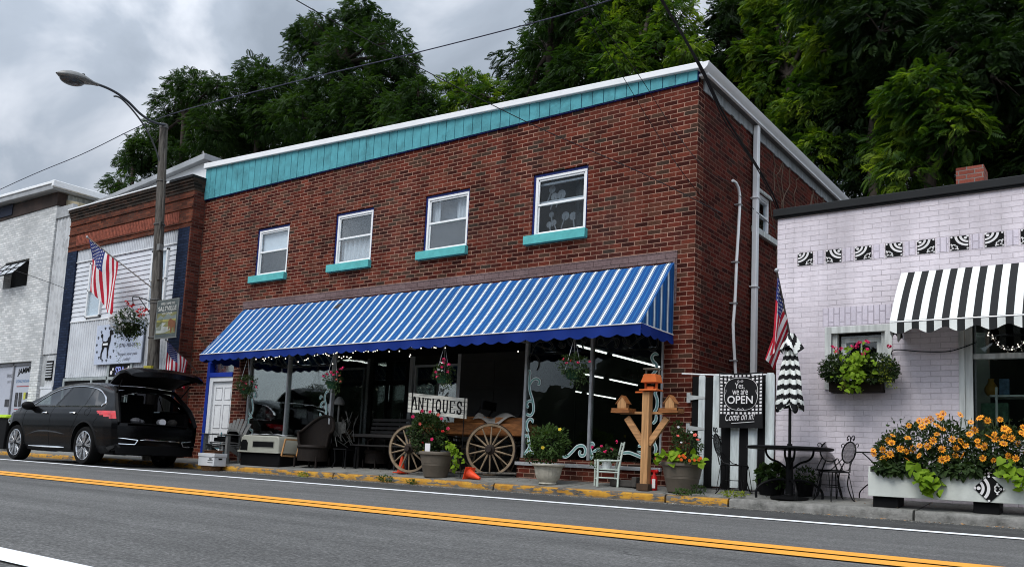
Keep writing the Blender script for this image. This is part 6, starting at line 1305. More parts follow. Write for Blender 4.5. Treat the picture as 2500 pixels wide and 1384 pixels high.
# plant stand and small iron chair in shadow
c = at(835, 1160, Y=-.25); O = np.array((c[0], -.22, .175)); t = thing('iron_side_table', 'low dark iron side table at the corner of the left display window', 'side table', tuple(O))
part(MB().box(O + (-.17, -.13, .33), O + (.17, .13, .35)), 'top', M['iron'], t)
for a in (-1, 1):
    for b in (-1, 1): part(MB().tube([O + (a * .15, b * .11, .33), O + (a * .13, b * .1, .12), O + (a * .17, b * .13, 0)], .012, 6), 'leg', M['iron'], t)
g = MB(); ra = random.Random(2)
for k in range(26):
    x = ra.uniform(-.16, .16); z = ra.uniform(0, .5); g.tube([O + (x, ra.uniform(-.1, .1), .35 + z), O + (x + ra.uniform(-.12, .12), ra.uniform(-.1, .1), .35 + z + ra.uniform(.05, .25))], .006, 4)
solo(g, 'wire_plant_rack', P('dull_wire', (.07, .07, .065), .6), 'tangled wire plant rack standing on the low iron table', 'plant rack', loc=tuple(O + (0, 0, .35)))
c = at(828, 985, Y=.15); t = MB().lathe((c[0], .15, c[2] - .02), [(.10, 0), (.105, .03), (.09, .08), (.05, .13), (.03, .15)], 18).tube([(c[0], .15, .9), (c[0], .15, c[2])], .02, 6); solo(t, 'glass_lamp', P('pale_lamp_glass', (.16, .16, .15), .4), 'pale globe lamp shade just inside the entrance corner', 'lamp', loc=(c[0], .15, .9))
g = MB().grid(lambda u, v: (c[0] + .08 + .36 * (u - .5), .1 + .02 * math.sin(u * 20), 1.02 - .28 * v * (1 - .5 * abs(u - .4))), 20, 4); solo(g, 'draped_cloth', P('grey_lace', (.12, .12, .11), .9, var=.4, sc=20), 'grey lace cloth draped over a stand in the entrance', 'cloth', loc=(c[0], .1, 1.0), recalc=False)
# garden bench
a0, a1 = at(905, 1022, Y=.25), at(1010, 1020, Y=.25); bX0, bX1 = a0[0] - .05, a1[0] + .35; t = thing('garden_bench', 'dark slatted garden bench in the recessed entrance', 'bench', ((bX0 + bX1) / 2, .35, .19))
for k in range(5): part(MB().bar((bX0, .30 + .02 * k, .78 + k * .075), (bX1, .30 + .02 * k, .78 + k * .075), .02, .05), 'back_slat', M['rope'], t, bevel=.004)
for k in range(4): part(MB().bar((bX0, -.1 + k * .1, .60), (bX1, -.1 + k * .1, .60), .08, .025), 'seat_slat', M['rope'], t, bevel=.004)
for x in (bX0 + .1, bX1 - .1): part(MB().tube([(x, -.12, .19), (x, -.1, .6)], .02).tube([(x, .28, .19), (x, .3, .6), (x, .40, 1.1)], .02), 'leg_frame', M['iron'], t)
p = at(860, 1062, Y=-.1); q = at(965, 1062, Y=-.1); solo(MB().box((p[0], -.12, p[2] - .025), (q[0], .2, p[2] + .03)).tube([(p[0] + .08, 0, .19), (p[0] + .08, 0, p[2])], .02).tube([(q[0] - .08, 0, .19), (q[0] - .08, 0, p[2])], .02), 'side_table', M['rope'], 'long low dark table in front of the slatted bench', 'table', loc=(p[0], 0, .19), bevel=.004)
# things in the left display window
c = at(655, 1045, Y=.9)
tb = thing('display_table', 'dark round table with a draped edge inside the left display window', 'table', (c[0], .9, .19)); part(MB().lathe((c[0], .9, .19), [(.04, 0), (.04, .6), (.5, .62), (.5, .66)], 24), 'top', M['wicker'], tb)
def lamp_(px, py, s, label):
    p = at(px, py, Y=.8); t = thing('oil_lamp', label, 'oil lamp', tuple(p), 'oil lamps in the left display window')
    part(MB().lathe(p, [(.06 * s, 0), (.03 * s, .03 * s), (.05 * s, .08 * s), (.02 * s, .12 * s), (.02 * s, .16 * s)], 14), 'font', P('oil_lamp_brass', (.25, .24, .22), .3, metal=.4), t); part(MB().lathe(p + (0, 0, .16 * s), [(.03 * s, 0), (.055 * s, .05 * s), (.03 * s, .12 * s), (.025 * s, .2 * s)], 14), 'chimney', P('lamp_glass_pale', (.3, .31, .31), .2), t)
lamp_(643, 1022, .8, 'small oil lamp at the left of the window display'); lamp_(660, 1022, 1.5, 'tall pale oil lamp in the middle of the window display'); lamp_(682, 1022, 1., 'oil lamp with a bright chimney at the right of the window display')
def pic(px, py, w, h, label, tilt=0):
    p = at(px, py, Y=.7); t = thing('framed_picture', label, 'picture', tuple(p), 'framed pictures in the left display window')
    part(MB().box((p[0] - w / 2 - .03, .7, p[2] - h / 2 - .03), (p[0] + w / 2 + .03, .72, p[2] + h / 2 + .03)), 'frame', M['wicker'], t)
    part(MB().box((p[0] - w / 2, .69, p[2] - h / 2), (p[0] + w / 2, .699, p[2] + h / 2)), 'print', P('print_paper', (.24, .24, .23), .6, var=.5, sc=14), t)
pic(736, 1008, .3, .2, 'framed print of a bird in the left display window'); pic(771, 1010, .14, .2, 'narrow framed print near the right edge of the left display window'); pic(728, 985, .3, .14, 'dark framed panel above the bird print')
solo(MB().box(tuple(at(912, 1010, Y=2.2)), tuple(at(942, 952, Y=2.2) + (0, .03, 0))), 'dark_cabinet', M['black'], 'tall dark cabinet panel seen through the entrance door', 'cabinet', loc=tuple(at(925, 1010, Y=2.2)))
# fairy lights along the awning edge
FL = [(625, 877), (642, 876), (645, 880), (648, 875), (656, 872), (663, 876), (672, 872), (676, 871), (682, 870), (697, 875), (728, 883), (744, 879), (748, 878), (752, 875), (768, 868), (775, 866), (789, 864), (795, 863), (798, 866), (803, 868), (814, 863), (820, 862), (823, 860), (828, 871), (834, 874), (839, 870), (847, 871), (853, 874), (857, 872), (862, 861), (868, 856), (888, 859), (893, 856), (899, 858), (911, 858), (916, 857), (921, 855), (950, 858), (975, 857), (1006, 847), (1028, 850), (1053, 847), (1060, 848), (1064, 849), (1087, 849), (1002, 866), (1000, 870), (1265, 858), (812, 888)]
pts = [at(x, y, Y=-.90) for x, y in FL]; t = thing('string_lights', 'string of warm fairy lights under the left half of the blue awning', 'string lights', tuple(pts[0]))
part(MB().tube(crom([tuple(p + (0, 0, .015)) for p in sorted(pts[:44], key=lambda p: p[0])], 3), .004, 4), 'wire', M['black'], t)
b0_ = None
for p in pts:
    b0_ = part(MB().ball(p, .0105, 6, 4), 'bulb', M['bulb'], t)
# striped gate with hinges, open flag
t = thing('striped_gate', 'black and white striped plank gate closing the alley', 'gate', (.6, 0, .2))
ws = [(.12, .21), (.33, .45), (.585, .70), (.825, .945), (1.05, 1.165)]
for k, (a, b) in enumerate(ws):
    zb = .235 - .006 * k; zt_ = 1.725; part(MB().prism([(a, zb), (b, zb), (b, zt_ - .03), (b - .02, zt_), (a + .02, zt_), (a, zt_ - .03)], 'y', -.045, -.02), 'white_plank', P('whitewashed_plank', (.55, .60, .60), .7, var=.3, sc=4, stretch=(4, 4, .6), bmp=.2), t, bevel=.003)
bs = [(.02, .12), (.21, .33), (.45, .585), (.70, .825), (.945, 1.05)]
for k, (a, b) in enumerate(bs): part(MB().box((a + .001, -.02, .2), (b - .001, -.001, 1.70 - .01 * (k % 2))), 'black_plank', M['black'], t)
for z in (1.41, .99):
    part(MB().prism([(.0, z - .035), (.22, z - .012), (.22, z + .012), (.0, z + .035)], 'y', -.052, -.046).box((-.05, -.05, z - .07), (-.0, -.03, z + .07)), 'strap_hinge', P('galvanised_hinge', (.4, .42, .42), .5), t)
s0, s1 = at(1665, 912, Y=-.12), at(1772, 916, Y=-.12)
fl = thing('open_flag', 'black gingham garden flag reading yes we are open on a horizontal white staff', 'flag', tuple(s0))
part(MB().tube([s0, s1, s1 + (.55, 0, 0)], .010, 8), 'staff', M['white_metal'], fl)
F0, F1x, Fz1, Fz0 = .45, 1.045, 1.735, 1.0
def of(u, v, l=0): return (F0 + (F1x - F0) * u + .01 * v, -.135 + .015 * math.sin(u * 9 + v * 3) - l, Fz1 + (Fz0 - Fz1) * v - .02 * math.sin(u * 3.1) * (1 - v))
part(MB().grid(of, 24, 20), 'cloth', M['canvas_black'], fl, recalc=False)
g = MB(); nx, ny = 11, 12
def inside(u, v): 
    du, dv_ = (u - .5) / .40, (v - .38) / .31; return abs(du) ** 2.6 + abs(dv_) ** 2.6 < 1
for i in range(nx):
    for j in range(ny):
        u0, v0 = (i + .25) / nx, .02 + (j + .2) * .74 / ny; u1, v1 = u0 + .55 / nx, v0 + .6 * .74 / ny
        if inside((u0 + u1) / 2, (v0 + v1) / 2): continue
        g.add([of(u0, v0, .003), of(u1, v0, .003), of(u1, v1, .003), of(u0, v1, .003)], [(0, 1, 2, 3)])
part(g, 'gingham', M['flag_white'], fl, recalc=False, smooth=0)
g = MB(); 
q = [of(.5 + .385 * math.copysign(abs(math.cos(a)) ** .77, math.cos(a)), .38 + .295 * math.copysign(abs(math.sin(a)) ** .77, math.sin(a)), .004) for a in np.linspace(0, 2 * math.pi, 40)]; g.tube(q, .0035, 4)
def tx(s, u, v, w, h, bold=0, sh=0, sl=0): g.text(s, np.array(of(u, v, .016)), (1, 0, sl), (0, 0, 1), w, h, bold=bold, shear=sh)
tx('Yes,', .39, .30, .13, .085); tx('we are', .33, .40, .21, .06); tx('OPEN', .21, .565, .345, .105, .012); tx('Come on in!', .17, .88, .40, .10, 0, .35, .06)
for vv in (.15, .66):
    for e in (-1, 1): ribs_ = crom([(0, 0), (.03, .015), (.05, -.005), (.03, -.02), (.02, -.005)], 5); g.tube([of(.5 + e * p_[0] * 1.3, vv + p_[1] * .9, .004) for p_ in ribs_], .003, 4)
for e in (-1, 1): g.tube([of(.5 + e * (.36 + .02 * math.sin(t_ * 2)), .38 + .06 * t_, .004) for t_ in np.linspace(-1.2, 1.2, 12)], .003, 4)
g.tube([of(.3, .92, .006), of(.82, .885, .006)], .004, 4)
part(g, 'lettering', M['flag_white'], fl, smooth=0, recalc=False)
# patio table, umbrella, chairs
tc_ = np.array((1.54, -.55, gz(-.55))); t = thing('patio_table', 'round black wrought iron patio table with an umbrella', 'table', tuple(tc_))
part(MB().lathe((tc_[0], tc_[1], .725), [(.49, 0), (.505, .008), (.505, .026), (.49, .032)], 48), 'table_top', M['iron'], t)
mb = MB().tube([tc_ + (0, 0, .05), tc_ + (0, 0, .50)], .045, 12); part(mb, 'pedestal', M['iron'], t)
for k in range(4):
    a = rad(45 + 90 * k - 15); d = np.array((math.cos(a), math.sin(a), 0))
    part(MB().tube(crom([tuple(tc_ + d * .03 + (0, 0, .36)), tuple(tc_ + d * .12 + (0, 0, .43)), tuple(tc_ + d * .22 + (0, 0, .47)), tuple(tc_ + d * .27 + (0, 0, .53)), tuple(tc_ + d * .28 + (0, 0, .60))]), .013, 8), 'bracket', M['iron'], t)
    part(MB().tube(crom([tuple(tc_ + d * .03 + (0, 0, .22)), tuple(tc_ + d * .15 + (0, 0, .23)), tuple(tc_ + d * .30 + (0, 0, .18)), tuple(tc_ + d * .38 + (0, 0, .10)), tuple(tc_ + d * .385 + (0, 0, 0))]), .015, 8), 'leg', M['iron'], t)
ub = tc_ + (0, 0, 0); t = thing('patio_umbrella', 'closed black and white striped patio umbrella standing through the iron table', 'umbrella', tuple(ub))
part(MB().tube([ub, ub + (-.0, 0, 2.0)], .018, 10), 'pole', M['iron'], t); part(MB().tube([ub + (0, 0, .60), ub + (0, 0, .66)], .03, 10), 'collar', M['iron'], t)
part(MB().lathe(ub, [(.22, 0), (.22, .03), (.05, .05), (.03, .09)], 24), 'base', M['iron'], t)
zt_, zl_ = 2.12, 1.20
def um(u, v):
    a = 2 * math.pi * u; prof = float(np.interp(v, [0, .06, .12, .22, .6, .9, 1], [.03, .05, .065, .075, .135, .17, .165])); fold = abs(math.cos(a * 4 + .5)) ** .7
    r = prof * (.52 + .48 * fold) * (1 + .1 * math.sin(a * 3 + v * 5)); z = zt_ - (zt_ - zl_) * v + (.06 * (1 - fold) * v ** 2 if v > .9 else 0) - .03 * math.sin(a * 5) * (v > .97)
    return (ub[0] + r * math.cos(a), ub[1] + r * math.sin(a), z)
def usel(u, v):
    fold = abs(math.cos(2 * math.pi * u * 4 + .5)); return int((v * 15.5 - .55 * fold) % 2 < 1)
part(MB().grid(um, 160, 90, sel=usel), 'canopy', [M['canvas_white'], M['canvas_black']], t, recalc=False)
cpf = lambda u, v: (ub[0] + (.035 + .09 * v) * (1 + .35 * math.sin(u * 6.283 * 3)) * math.cos(u * 6.283), ub[1] + (.035 + .09 * v) * math.sin(u * 6.283), 2.14 - .22 * v + .04 * math.sin(u * 6.283 * 3) * v)
part(MB().grid(cpf, 60, 10, sel=lambda u, v: int((v * 2.4 + .8 * math.sin(u * 6.283 * 2)) % 2 < 1)), 'top_cap', [M['canvas_white'], M['canvas_black']], t, recalc=False)
def bistro(O, a, label, s=1):
    O = np.array(O, float); t = thing('bistro_chair', label, 'chair', tuple(O), 'black iron cafe chairs')
    def R(x, y, z): return O + s * np.array((x * math.cos(a) - y * math.sin(a), x * math.sin(a) + y * math.cos(a), z))
    part(MB().lathe(R(0, 0, .33), [(.165, 0), (.17, .008), (.165, .016)], 28), 'seat', M['iron'], t)
    bc = .575; 
    def B(x, z, y=0): return R(x, .17 + .18 * (z - .35) + y, z)
    part(MB().tube([B(.115 * math.cos(q), bc + .125 * math.sin(q)) for q in np.linspace(0, 6.283, 25)], .009, 6, cap=False), 'back_ring', M['iron'], t)
    m_ = MB()
    for k in range(-8, 9):
        e = k * .0135; h = math.sqrt(max(0, 1 - (e / .115) ** 2)) * .125
        if h > .02: m_.bar(B(e, bc - h), B(e, bc + h), .0035, .0035)
        e = k * .0145; h = math.sqrt(max(0, 1 - (e / .125) ** 2)) * .115
        if h > .02: m_.bar(B(-h, bc + e), B(h, bc + e), .0035, .0035)
    part(m_, 'mesh_back', M['iron'], t, smooth=0)
    c_ = MB()
    for e in (-1, 1):
        q = crom([(0, .70), (.01, .75), (.035, .775), (.06, .76), (.062, .73), (.045, .72), (.04, .74)], 5); c_.tube([B(e * p[0], p[1]) for p in q], .006, 5)
        q = crom([(.09, .66), (.12, .68), (.145, .665), (.14, .64), (.125, .645)], 5); c_.tube([B(e * p[0], p[1]) for p in q], .005, 5)
        c_.tube([B(e * .05, .455), R(e * .09, .15, .34)], .008, 6).tube([B(e * .09, .50), R(e * .15, .08, .36), R(e * .14, .02, .35)], .006, 5)
    part(c_, 'scrollwork', M['iron'], t)
    for x, y in ((-1, -1), (1, -1), (-1, 1), (1, 1)):
        part(MB().tube(crom([tuple(R(x * .12, y * .12, .33)), tuple(R(x * .10, y * .11, .2)), tuple(R(x * .13, y * .14, .05)), tuple(R(x * .16, y * .17, 0))]), .007, 6).tube([R(x * .08, y * .14, .33), R(x * .15, y * .165, .02)], .005, 5), 'leg', M['iron'], t)
    part(MB().tube([R(.1 * math.cos(q), .1 * math.sin(q), .16) for q in np.linspace(0, 6.283, 17)], .005, 5), 'leg_ring', M['iron'], t)
    return t
p = at(2036, 1215, Y=-.45); bistro((p[0] + .0, -.45, gz(-.45)), rad(-35), 'iron cafe chair with a round mesh back beside the flower box', 1.0)
p = at(2026, 1205, Y=-.18); bistro((p[0] + .0, -.2, gz(-.2)), rad(15), 'iron cafe chair with its round mesh back against the lilac wall', .98)
p = at(1790, 1200, Y=-.45); bistro((p[0], -.42, gz(-.42)), rad(93), 'iron cafe chair seen from the side in front of the striped gate', 1.08)
p = at(2120, 1170, Y=-.12); t = MB().tube(crom([tuple(at(x, y, Y=-.15)) for x, y in ((2090, 1103), (2130, 1104), (2160, 1104))]), .010, 6).tube(crom([tuple(at(x, y, Y=-.15)) for x, y in ((2105, 1104), (2125, 1122), (2138, 1140), (2136, 1170), (2115, 1185), (2100, 1200), (2098, 1215))]), .008, 6); solo(t, 'iron_plant_stand', M['iron'], 'black iron stand half hidden by the orange flower box', 'plant stand', loc=tuple(at(2098, 1215, Y=-.15)))
# flower box on blocks
X0, X1, Y0, Y1, z0, z1 = 2.50, 4.6, -.80, -.42, .235, .50
t = thing('flower_box', 'long white wooden flower box with a diamond tile, set on dark blocks', 'planter', (3.2, -.6, .11))
part(MB().box((X0, Y0, z0), (X1, Y0 + .02, z1)).box((X0, Y1 - .02, z0), (X1, Y1, z1)).box((X0 - .0, Y0 + .02, z0), (X0 + .02, Y1 - .02, z1 + .06)).box((X1 - .02, Y0 + .02, z0), (X1, Y1 - .02, z1)), 'box', P('off_white_board', (.55, .57, .53), .6, var=.1, sc=3, dirt=.15), t, bevel=.004)
part(MB().box((X0 + .02, Y0 + .02, z1 - .07), (X1 - .02, Y1 - .02, z1 - .05)), 'soil', M['soil'], t)
for a, b in ((2.54, 2.80), (3.53, 3.77), (4.3, 4.5)): part(MB().box((a, Y0 + .05, .10), (b, Y1 - .04, z0 - .001)), 'block', M['black'], t, bevel=.004)
mb = MB(); tcn = at(2415, 1192, Y=Y0 - .004); tile_geo(mb, tcn, (.7071, 0, .7071), (-.7071, 0, .7071), .205, False); part(mb, 'diamond_tile', [M['black'], M['flag_white']], t, smooth=0, recalc=False)
# window box
t = thing('window_box', 'dark planter box under the small lilac shop window', 'window box', (2.2, -.15, 1.45)); part(MB().box((1.90, -.22, 1.45), (2.50, -.02, 1.58)), 'box', P('coco_liner', (.012, .008, .005), .9, bmp=.6), t, bevel=.01)
# pots under the table
def pot(c, r, h, label, mat):
    t = thing('plant_pot', label, 'plant pot', tuple(c)); part(MB().lathe(c, [(r * .75, 0), (r, h), (r * 1.05, h + .005), (r * .9, h)], 24), 'pot', mat, t); return t
PT1 = at(1880, 1205, Y=-.22); PT1 = np.array((PT1[0], -.22, gz(-.22))); pot(PT1, .17, .2, 'black pot of heart shaped leaves against the gate end', M['black'])
PT2 = at(1965, 1200, Y=-.12); PT2 = np.array((PT2[0], -.14, gz(-.14))); pot(PT2, .12, .18, 'small dark pot of pale leaves behind the iron table', M['black'])
# hanging basket pots
HB = [((600, 945), (600, 880), 'leftmost hanging basket, dark, at the corner of the brick pier', .12), ((812, 932), (812, 868), 'hanging basket with bright pink blooms left of the entrance', .12), ((1082, 917), (1090, 850), 'hanging basket with magenta blooms above the antiques board', .12), ((1400, 905), (1400, 835), 'hanging basket with small red blooms in front of the right display window', .13)]
HBP = []
for (a, b, lab, r) in HB:
    p = at(*a, Y=-.80); tp_ = np.array((p[0], p[1], 2.22)); t = thing('hanging_basket', lab, 'hanging basket', tuple(p - (0, 0, .12)), 'hanging baskets under the blue awning'); HBP.append((t, p))
    part(MB().lathe(p - (0, 0, .12), [(r * .65, 0), (r * .95, .12), (r, .125), (r * .9, .12)], 20), 'pot', M['dgreen'], t)
    w_ = MB()
    for k in range(3): w_.tube([p + (r * math.cos(k * 2.1), r * math.sin(k * 2.1), 0), tp_], .003, 4)
    part(w_, 'hanger', M['steel'], t)
pb = at(316, 790, Y=-.95); t = thing('hanging_basket', 'large hanging basket of white and red flowers on the utility pole', 'hanging basket', tuple(pb)); POLEB = (t, pb)
part(MB().lathe(pb - (0, 0, .2), [(.1, 0), (.2, .1), (.24, .2), (.22, .19)], 20), 'pot', P('moss_liner', (.03, .03, .015), .9), t)
br_ = [at(371, 738, Y=-.85), at(345, 727, Y=-.9), at(327, 724, Y=-.95), at(324, 728, Y=-.95), at(325, 740, Y=-.95)]
part(MB().tube(crom([tuple(a) for a in br_]), .012, 6).tube([at(366, 765, Y=-.85), at(340, 727, Y=-.93)], .010, 6).tube([br_[-1], pb + (0, 0, .1)], .006, 5), 'bracket', M['black'], t)
# wheelie bin at the left edge
c = at(18, 1050, Y=-.7); t = thing('wheelie_bin', 'black wheeled bin with a lime green lid at the left edge', 'bin', (c[0], -.6, .12)); X = c[0]
part(MB().prism([(X - .22, .15), (X + .22, .15), (X + .27, .95), (X - .27, .95)], 'y', -.85, -.4), 'body', M['black'], t, bevel=.02); part(MB().box((X - .3, -.9, .95), (X + .3, -.36, 1.0)).box((X - .26, -.86, 1.0), (X + .26, -.4, 1.04)), 'lid', M['lime'], t, bevel=.02)
# ---------------------------------------------------------------- foliage
def npmesh(name, V, F, mats, parent=None, mi=None, loc=(0, 0, 0), smooth=False):
    me = bpy.data.meshes.new(name); V = V - np.array(loc, float); n, m, k = len(V), len(F), F.shape[1]
    me.vertices.add(n); me.vertices.foreach_set('co', V.astype(np.float32).ravel())
    me.loops.add(m * k); me.loops.foreach_set('vertex_index', F.astype(np.int32).ravel())
    me.polygons.add(m); me.polygons.foreach_set('loop_start', np.arange(0, m * k, k, dtype=np.int32))
    me.update(calc_edges=True); me.validate()
    for mt in (mats if isinstance(mats, list) else [mats]): me.materials.append(mt)
    if mi is not None: me.polygons.foreach_set('material_index', mi.astype(np.int32))
    if smooth: me.polygons.foreach_set('use_smooth', [True] * m)
    o = bpy.data.objects.new(name, me); COL.objects.link(o); OFF[o.name] = tuple(loc)
    if parent: o.parent = parent; o.location = tuple(np.array(loc) - np.array(off(parent)))
    else: o.location = loc
    return o
def nrm(a): return a / (np.linalg.norm(a, axis=-1, keepdims=True) + 1e-9)
def inst(TV, TF, Pp, D, Nn, S):
    D = nrm(D); Y = nrm(np.cross(Nn, D)); Z = np.cross(D, Y); S = np.broadcast_to(np.asarray(S, float).reshape(-1, 1, 1), (len(Pp), 1, 1))
    V = Pp[:, None] + S * (TV[None, :, 0:1] * D[:, None] + TV[None, :, 1:2] * Y[:, None] + TV[None, :, 2:3] * Z[:, None])
    k = len(TV); F = TF[None] + (np.arange(len(Pp)) * k)[:, None, None]
    return V.reshape(-1, 3), F.reshape(-1, TF.shape[1])
def frond_t(n=7, droop=.4):
    V = []; F = []
    def lf(p, d, l, w):
        d = np.array(d) / np.linalg.norm(d); s_ = np.cross((0, 0, 1), d); s_ /= np.linalg.norm(s_); o = len(V)
        for q in (p, p + d * l * .5 + s_ * w, p + d * l + np.array((0, 0, -l * .25)), p + d * l * .5 - s_ * w): V.append(q)
        F.append((o, o + 1, o + 2, o + 3))
    for i in range(n):
        x = .12 + .80 * i / (n - 1); p = np.array((x, 0, -droop * x * x)); l = .42 * math.sin(math.pi * (.22 + .62 * i / (n - 1)))
        for e in (-1, 1): lf(p, (.55, e, -.15), l, .07)
    lf(np.array((.95, 0, -droop * .9)), (1, 0, -.6), .25, .055)
    return np.array(V, float), np.array(F)
FR = frond_t(); LEAF = (np.array([(0, 0, 0), (.5, .26, .03), (1, 0, -.12), (.5, -.26, .03)], float), np.array([(0, 1, 2, 3)]))
HEART = (np.array([(.0, 0, 0), (-.12, .28, .05), (.25, .46, .04), (.72, .26, .0), (1.05, 0, -.14), (.5, 0, .0), (-.12, -.28, .05), (.25, -.46, .04), (.72, -.26, 0)], float), np.array([(0, 1, 2, 5), (5, 2, 3, 4), (0, 5, 7, 6), (5, 4, 8, 7)]))
def cat(parts_):
    V = []; F = []; o = 0
    for v, f in parts_: V.append(v); F.append(f + o); o += len(v)
    return np.concatenate(V), np.concatenate(F)
def dirs(n): d = rng.normal(size=(n, 3)); return nrm(d)
def crown(lobes, dens=1., size=.55, tmpl=FR, inner=.55):
    out = []
    for c, r in lobes:
        c = np.array(c, float); r = np.asarray(r, float) if hasattr(r, '__len__') else np.array((r, r, r * .9)); R_ = r.mean()
        n = int(max(8, dens * 2.1 * 12.6 * R_ * R_ / (size * size * .42))); d = dirs(n); d[:, 2] = np.where(d[:, 2] < -.2, -d[:, 2] * rng.choice([-1, 1], n), d[:, 2])
        lump = 1 + .22 * np.sin(d[:, 0] * 5 + c[0]) * np.sin(d[:, 1] * 5 + c[1] * 2) + .15 * np.sin(d[:, 2] * 9 + c[2])
        rad_ = (inner + (1.02 - inner) * rng.random(n) ** .45) * lump; Pp = c + d * r * rad_[:, None]
        D = d * np.array((1, 1, .55)) + rng.normal(size=(n, 3)) * .35 + np.array((0, 0, -.3)); Nn = np.array((0, 0, .75)) + d * .9 + rng.normal(size=(n, 3)) * .35
        out.append(inst(tmpl[0], tmpl[1], Pp, D, Nn, size * rng.uniform(.6, 1.15, n)))
    return cat(out)
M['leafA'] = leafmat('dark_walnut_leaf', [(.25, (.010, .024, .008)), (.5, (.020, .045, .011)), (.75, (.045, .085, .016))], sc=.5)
M['leafB'] = leafmat('lit_walnut_leaf', [(.30, (.010, .026, .006)), (.44, (.024, .058, .009)), (.55, (.075, .13, .014)), (.68, (.22, .29, .028))], sc=.8, trans=.4)  # brightest stops put lit spray tips into the leaf colour
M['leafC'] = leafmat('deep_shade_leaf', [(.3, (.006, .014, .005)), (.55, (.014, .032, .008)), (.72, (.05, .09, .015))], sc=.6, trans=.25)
M['bark'] = P('tree_bark', (.045, .035, .028), .9, var=.5, sc=4, bmp=.6)
def tree(spec, Y, mat, label, dens=.92, size=.35, dy=1.6, group='trees on the hillside'):
    lobes = []
    for (px, py, rp) in spec:
        yy = Y + random.uniform(-dy, dy); p = at(px, py, Y=yy); r = rp * depth(p) / CF; lobes.append((p, (r, r * 1.0, r * .92)))
    cen = np.mean([l[0] for l in lobes], 0); w = min(range(len(lobes)), key=lambda i: abs(lobes[i][0][0] - cen[0]) + .3 * lobes[i][0][2])
    bx_, by_ = cen[0], cen[1]; gzz = hz(bx_, by_) - .4
    t = thing('broadleaf_tree', label, 'tree', (bx_, by_, gzz), group)
    zs_ = np.linspace(gzz, cen[2], 7); tr = [np.array((bx_ + .25 * math.sin(i * 1.3 + bx_), by_ + .2 * math.cos(i * 1.7), z)) for i, z in enumerate(zs_)]
    R0 = .16 + .02 * len(lobes) ** .5 * 2; part(MB().tube(tr, [R0 * (1 - .09 * i) for i in range(7)], 9), 'trunk', M['bark'], t, smooth=60)
    lm = MB()
    for c, r in lobes:
        i = max(2, min(6, int(np.searchsorted(zs_, c[2] - 1.2)))); s_ = tr[min(i, 6)]; m_ = (s_ + c) / 2 + (0, 0, .25); lm.tube(crom([tuple(s_), tuple(m_), tuple(c)], 4), [R0 * .4 * (1 - .09 * k) for k in range(9)], 6)
        for k in range(4): e = c + dirs(1)[0] * np.array(r) * .85; lm.tube([c, (c + e) / 2 + (0, 0, .1), e], [.03, .02, .01], 4)
    part(lm, 'limbs', M['bark'], t, smooth=60)
    V, F = crown(lobes, dens, size); npmesh('crown', V, F, mat, t, loc=tuple(off(t)))
    return t
A_, B_, C_ = M['leafA'], M['leafB'], M['leafC']
tree([(290, 448, 26), (268, 462, 16), (312, 462, 18)], 15, A_, 'smallest far left tree peeking over the roofs below the street lamp', size=.5)
tree([(345, 385, 42), (330, 350, 22), (320, 410, 30), (380, 420, 40), (300, 395, 18)], 17, A_, 'low dark tree rising behind the utility pole')
tree([(470, 215, 48), (425, 268, 52), (510, 240, 46), (400, 325, 48), (460, 330, 60), (520, 320, 60), (360, 375, 40), (440, 400, 50), (530, 210, 26), (430, 205, 24)], 18, A_, 'rounded dark tree just right of the pole top')
tree([(625, 185, 46), (660, 225, 55), (590, 225, 42), (600, 300, 60), (680, 300, 70), (560, 350, 60), (650, 370, 60), (700, 190, 30)], 19, A_, 'dark tree left of the tallest tree behind the brick building')
tree([(880, 30, 38), (905, 70, 50), (850, 60, 40), (945, 105, 48), (800, 115, 50), (745, 85, 34), (725, 90, 26), (735, 140, 40), (870, 150, 80), (960, 185, 55), (800, 210, 70), (1000, 215, 40), (900, 260, 80), (740, 290, 70), (840, 330, 80), (950, 320, 80), (775, 60, 28), (985, 150, 34)], 18, A_, 'tallest dark tree standing highest against the grey sky')
tree([(1020, 225, 38), (1035, 280, 44), (985, 270, 46), (1050, 250, 18), (1010, 320, 50)], 16, A_, 'loose edged tree with sky showing through, right of the tallest one')
tree([(1150, 215, 42), (1100, 225, 36), (1195, 240, 42), (1235, 255, 34), (1140, 270, 50), (1070, 300, 40), (1200, 290, 40), (1120, 195, 20)], 24, B_, 'distant lighter green tree in the gap above the middle of the fascia', size=.5)
tree([(1385, 95, 70), (1330, 130, 55), (1305, 210, 55), (1420, 190, 75), (1340, 55, 40), (1445, 30, 75), (1285, 235, 24), (1300, 90, 26), (1380, 240, 60), (1355, 15, 40)], 18, A_, 'big dark vine covered tree left of the two thin wires')
tree([(1560, 60, 80), (1620, 140, 75), (1530, 190, 75), (1650, 60, 60), (1680, 130, 40), (1500, 110, 70), (1600, -30, 80), (1470, 270, 50), (1640, 200, 60)], 17, B_, 'mid green tree directly above the right end of the turquoise fascia')
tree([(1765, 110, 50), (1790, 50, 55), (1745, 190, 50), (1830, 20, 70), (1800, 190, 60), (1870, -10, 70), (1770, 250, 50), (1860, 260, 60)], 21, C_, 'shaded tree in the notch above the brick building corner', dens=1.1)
tree([(1850, 145, 60), (1925, 70, 80), (1880, 20, 60), (1830, 150, 30), (1940, 190, 80), (1870, 240, 60), (1985, 270, 80), (1930, 330, 70), (2015, 30, 90), (2040, 120, 80), (1990, 400, 80), (1895, 350, 50)], 18, B_, 'brightest yellow green tree overhanging the gutter of the brick building', dens=1.1)
tree([(2150, 80, 100), (2240, 40, 90), (2130, 200, 100), (2230, 180, 90), (2080, 290, 90), (2180, 300, 80), (2100, 400, 90), (2080, -30, 100)], 15.5, C_, 'deep green tree behind the left end of the lilac shop', dens=1.1)
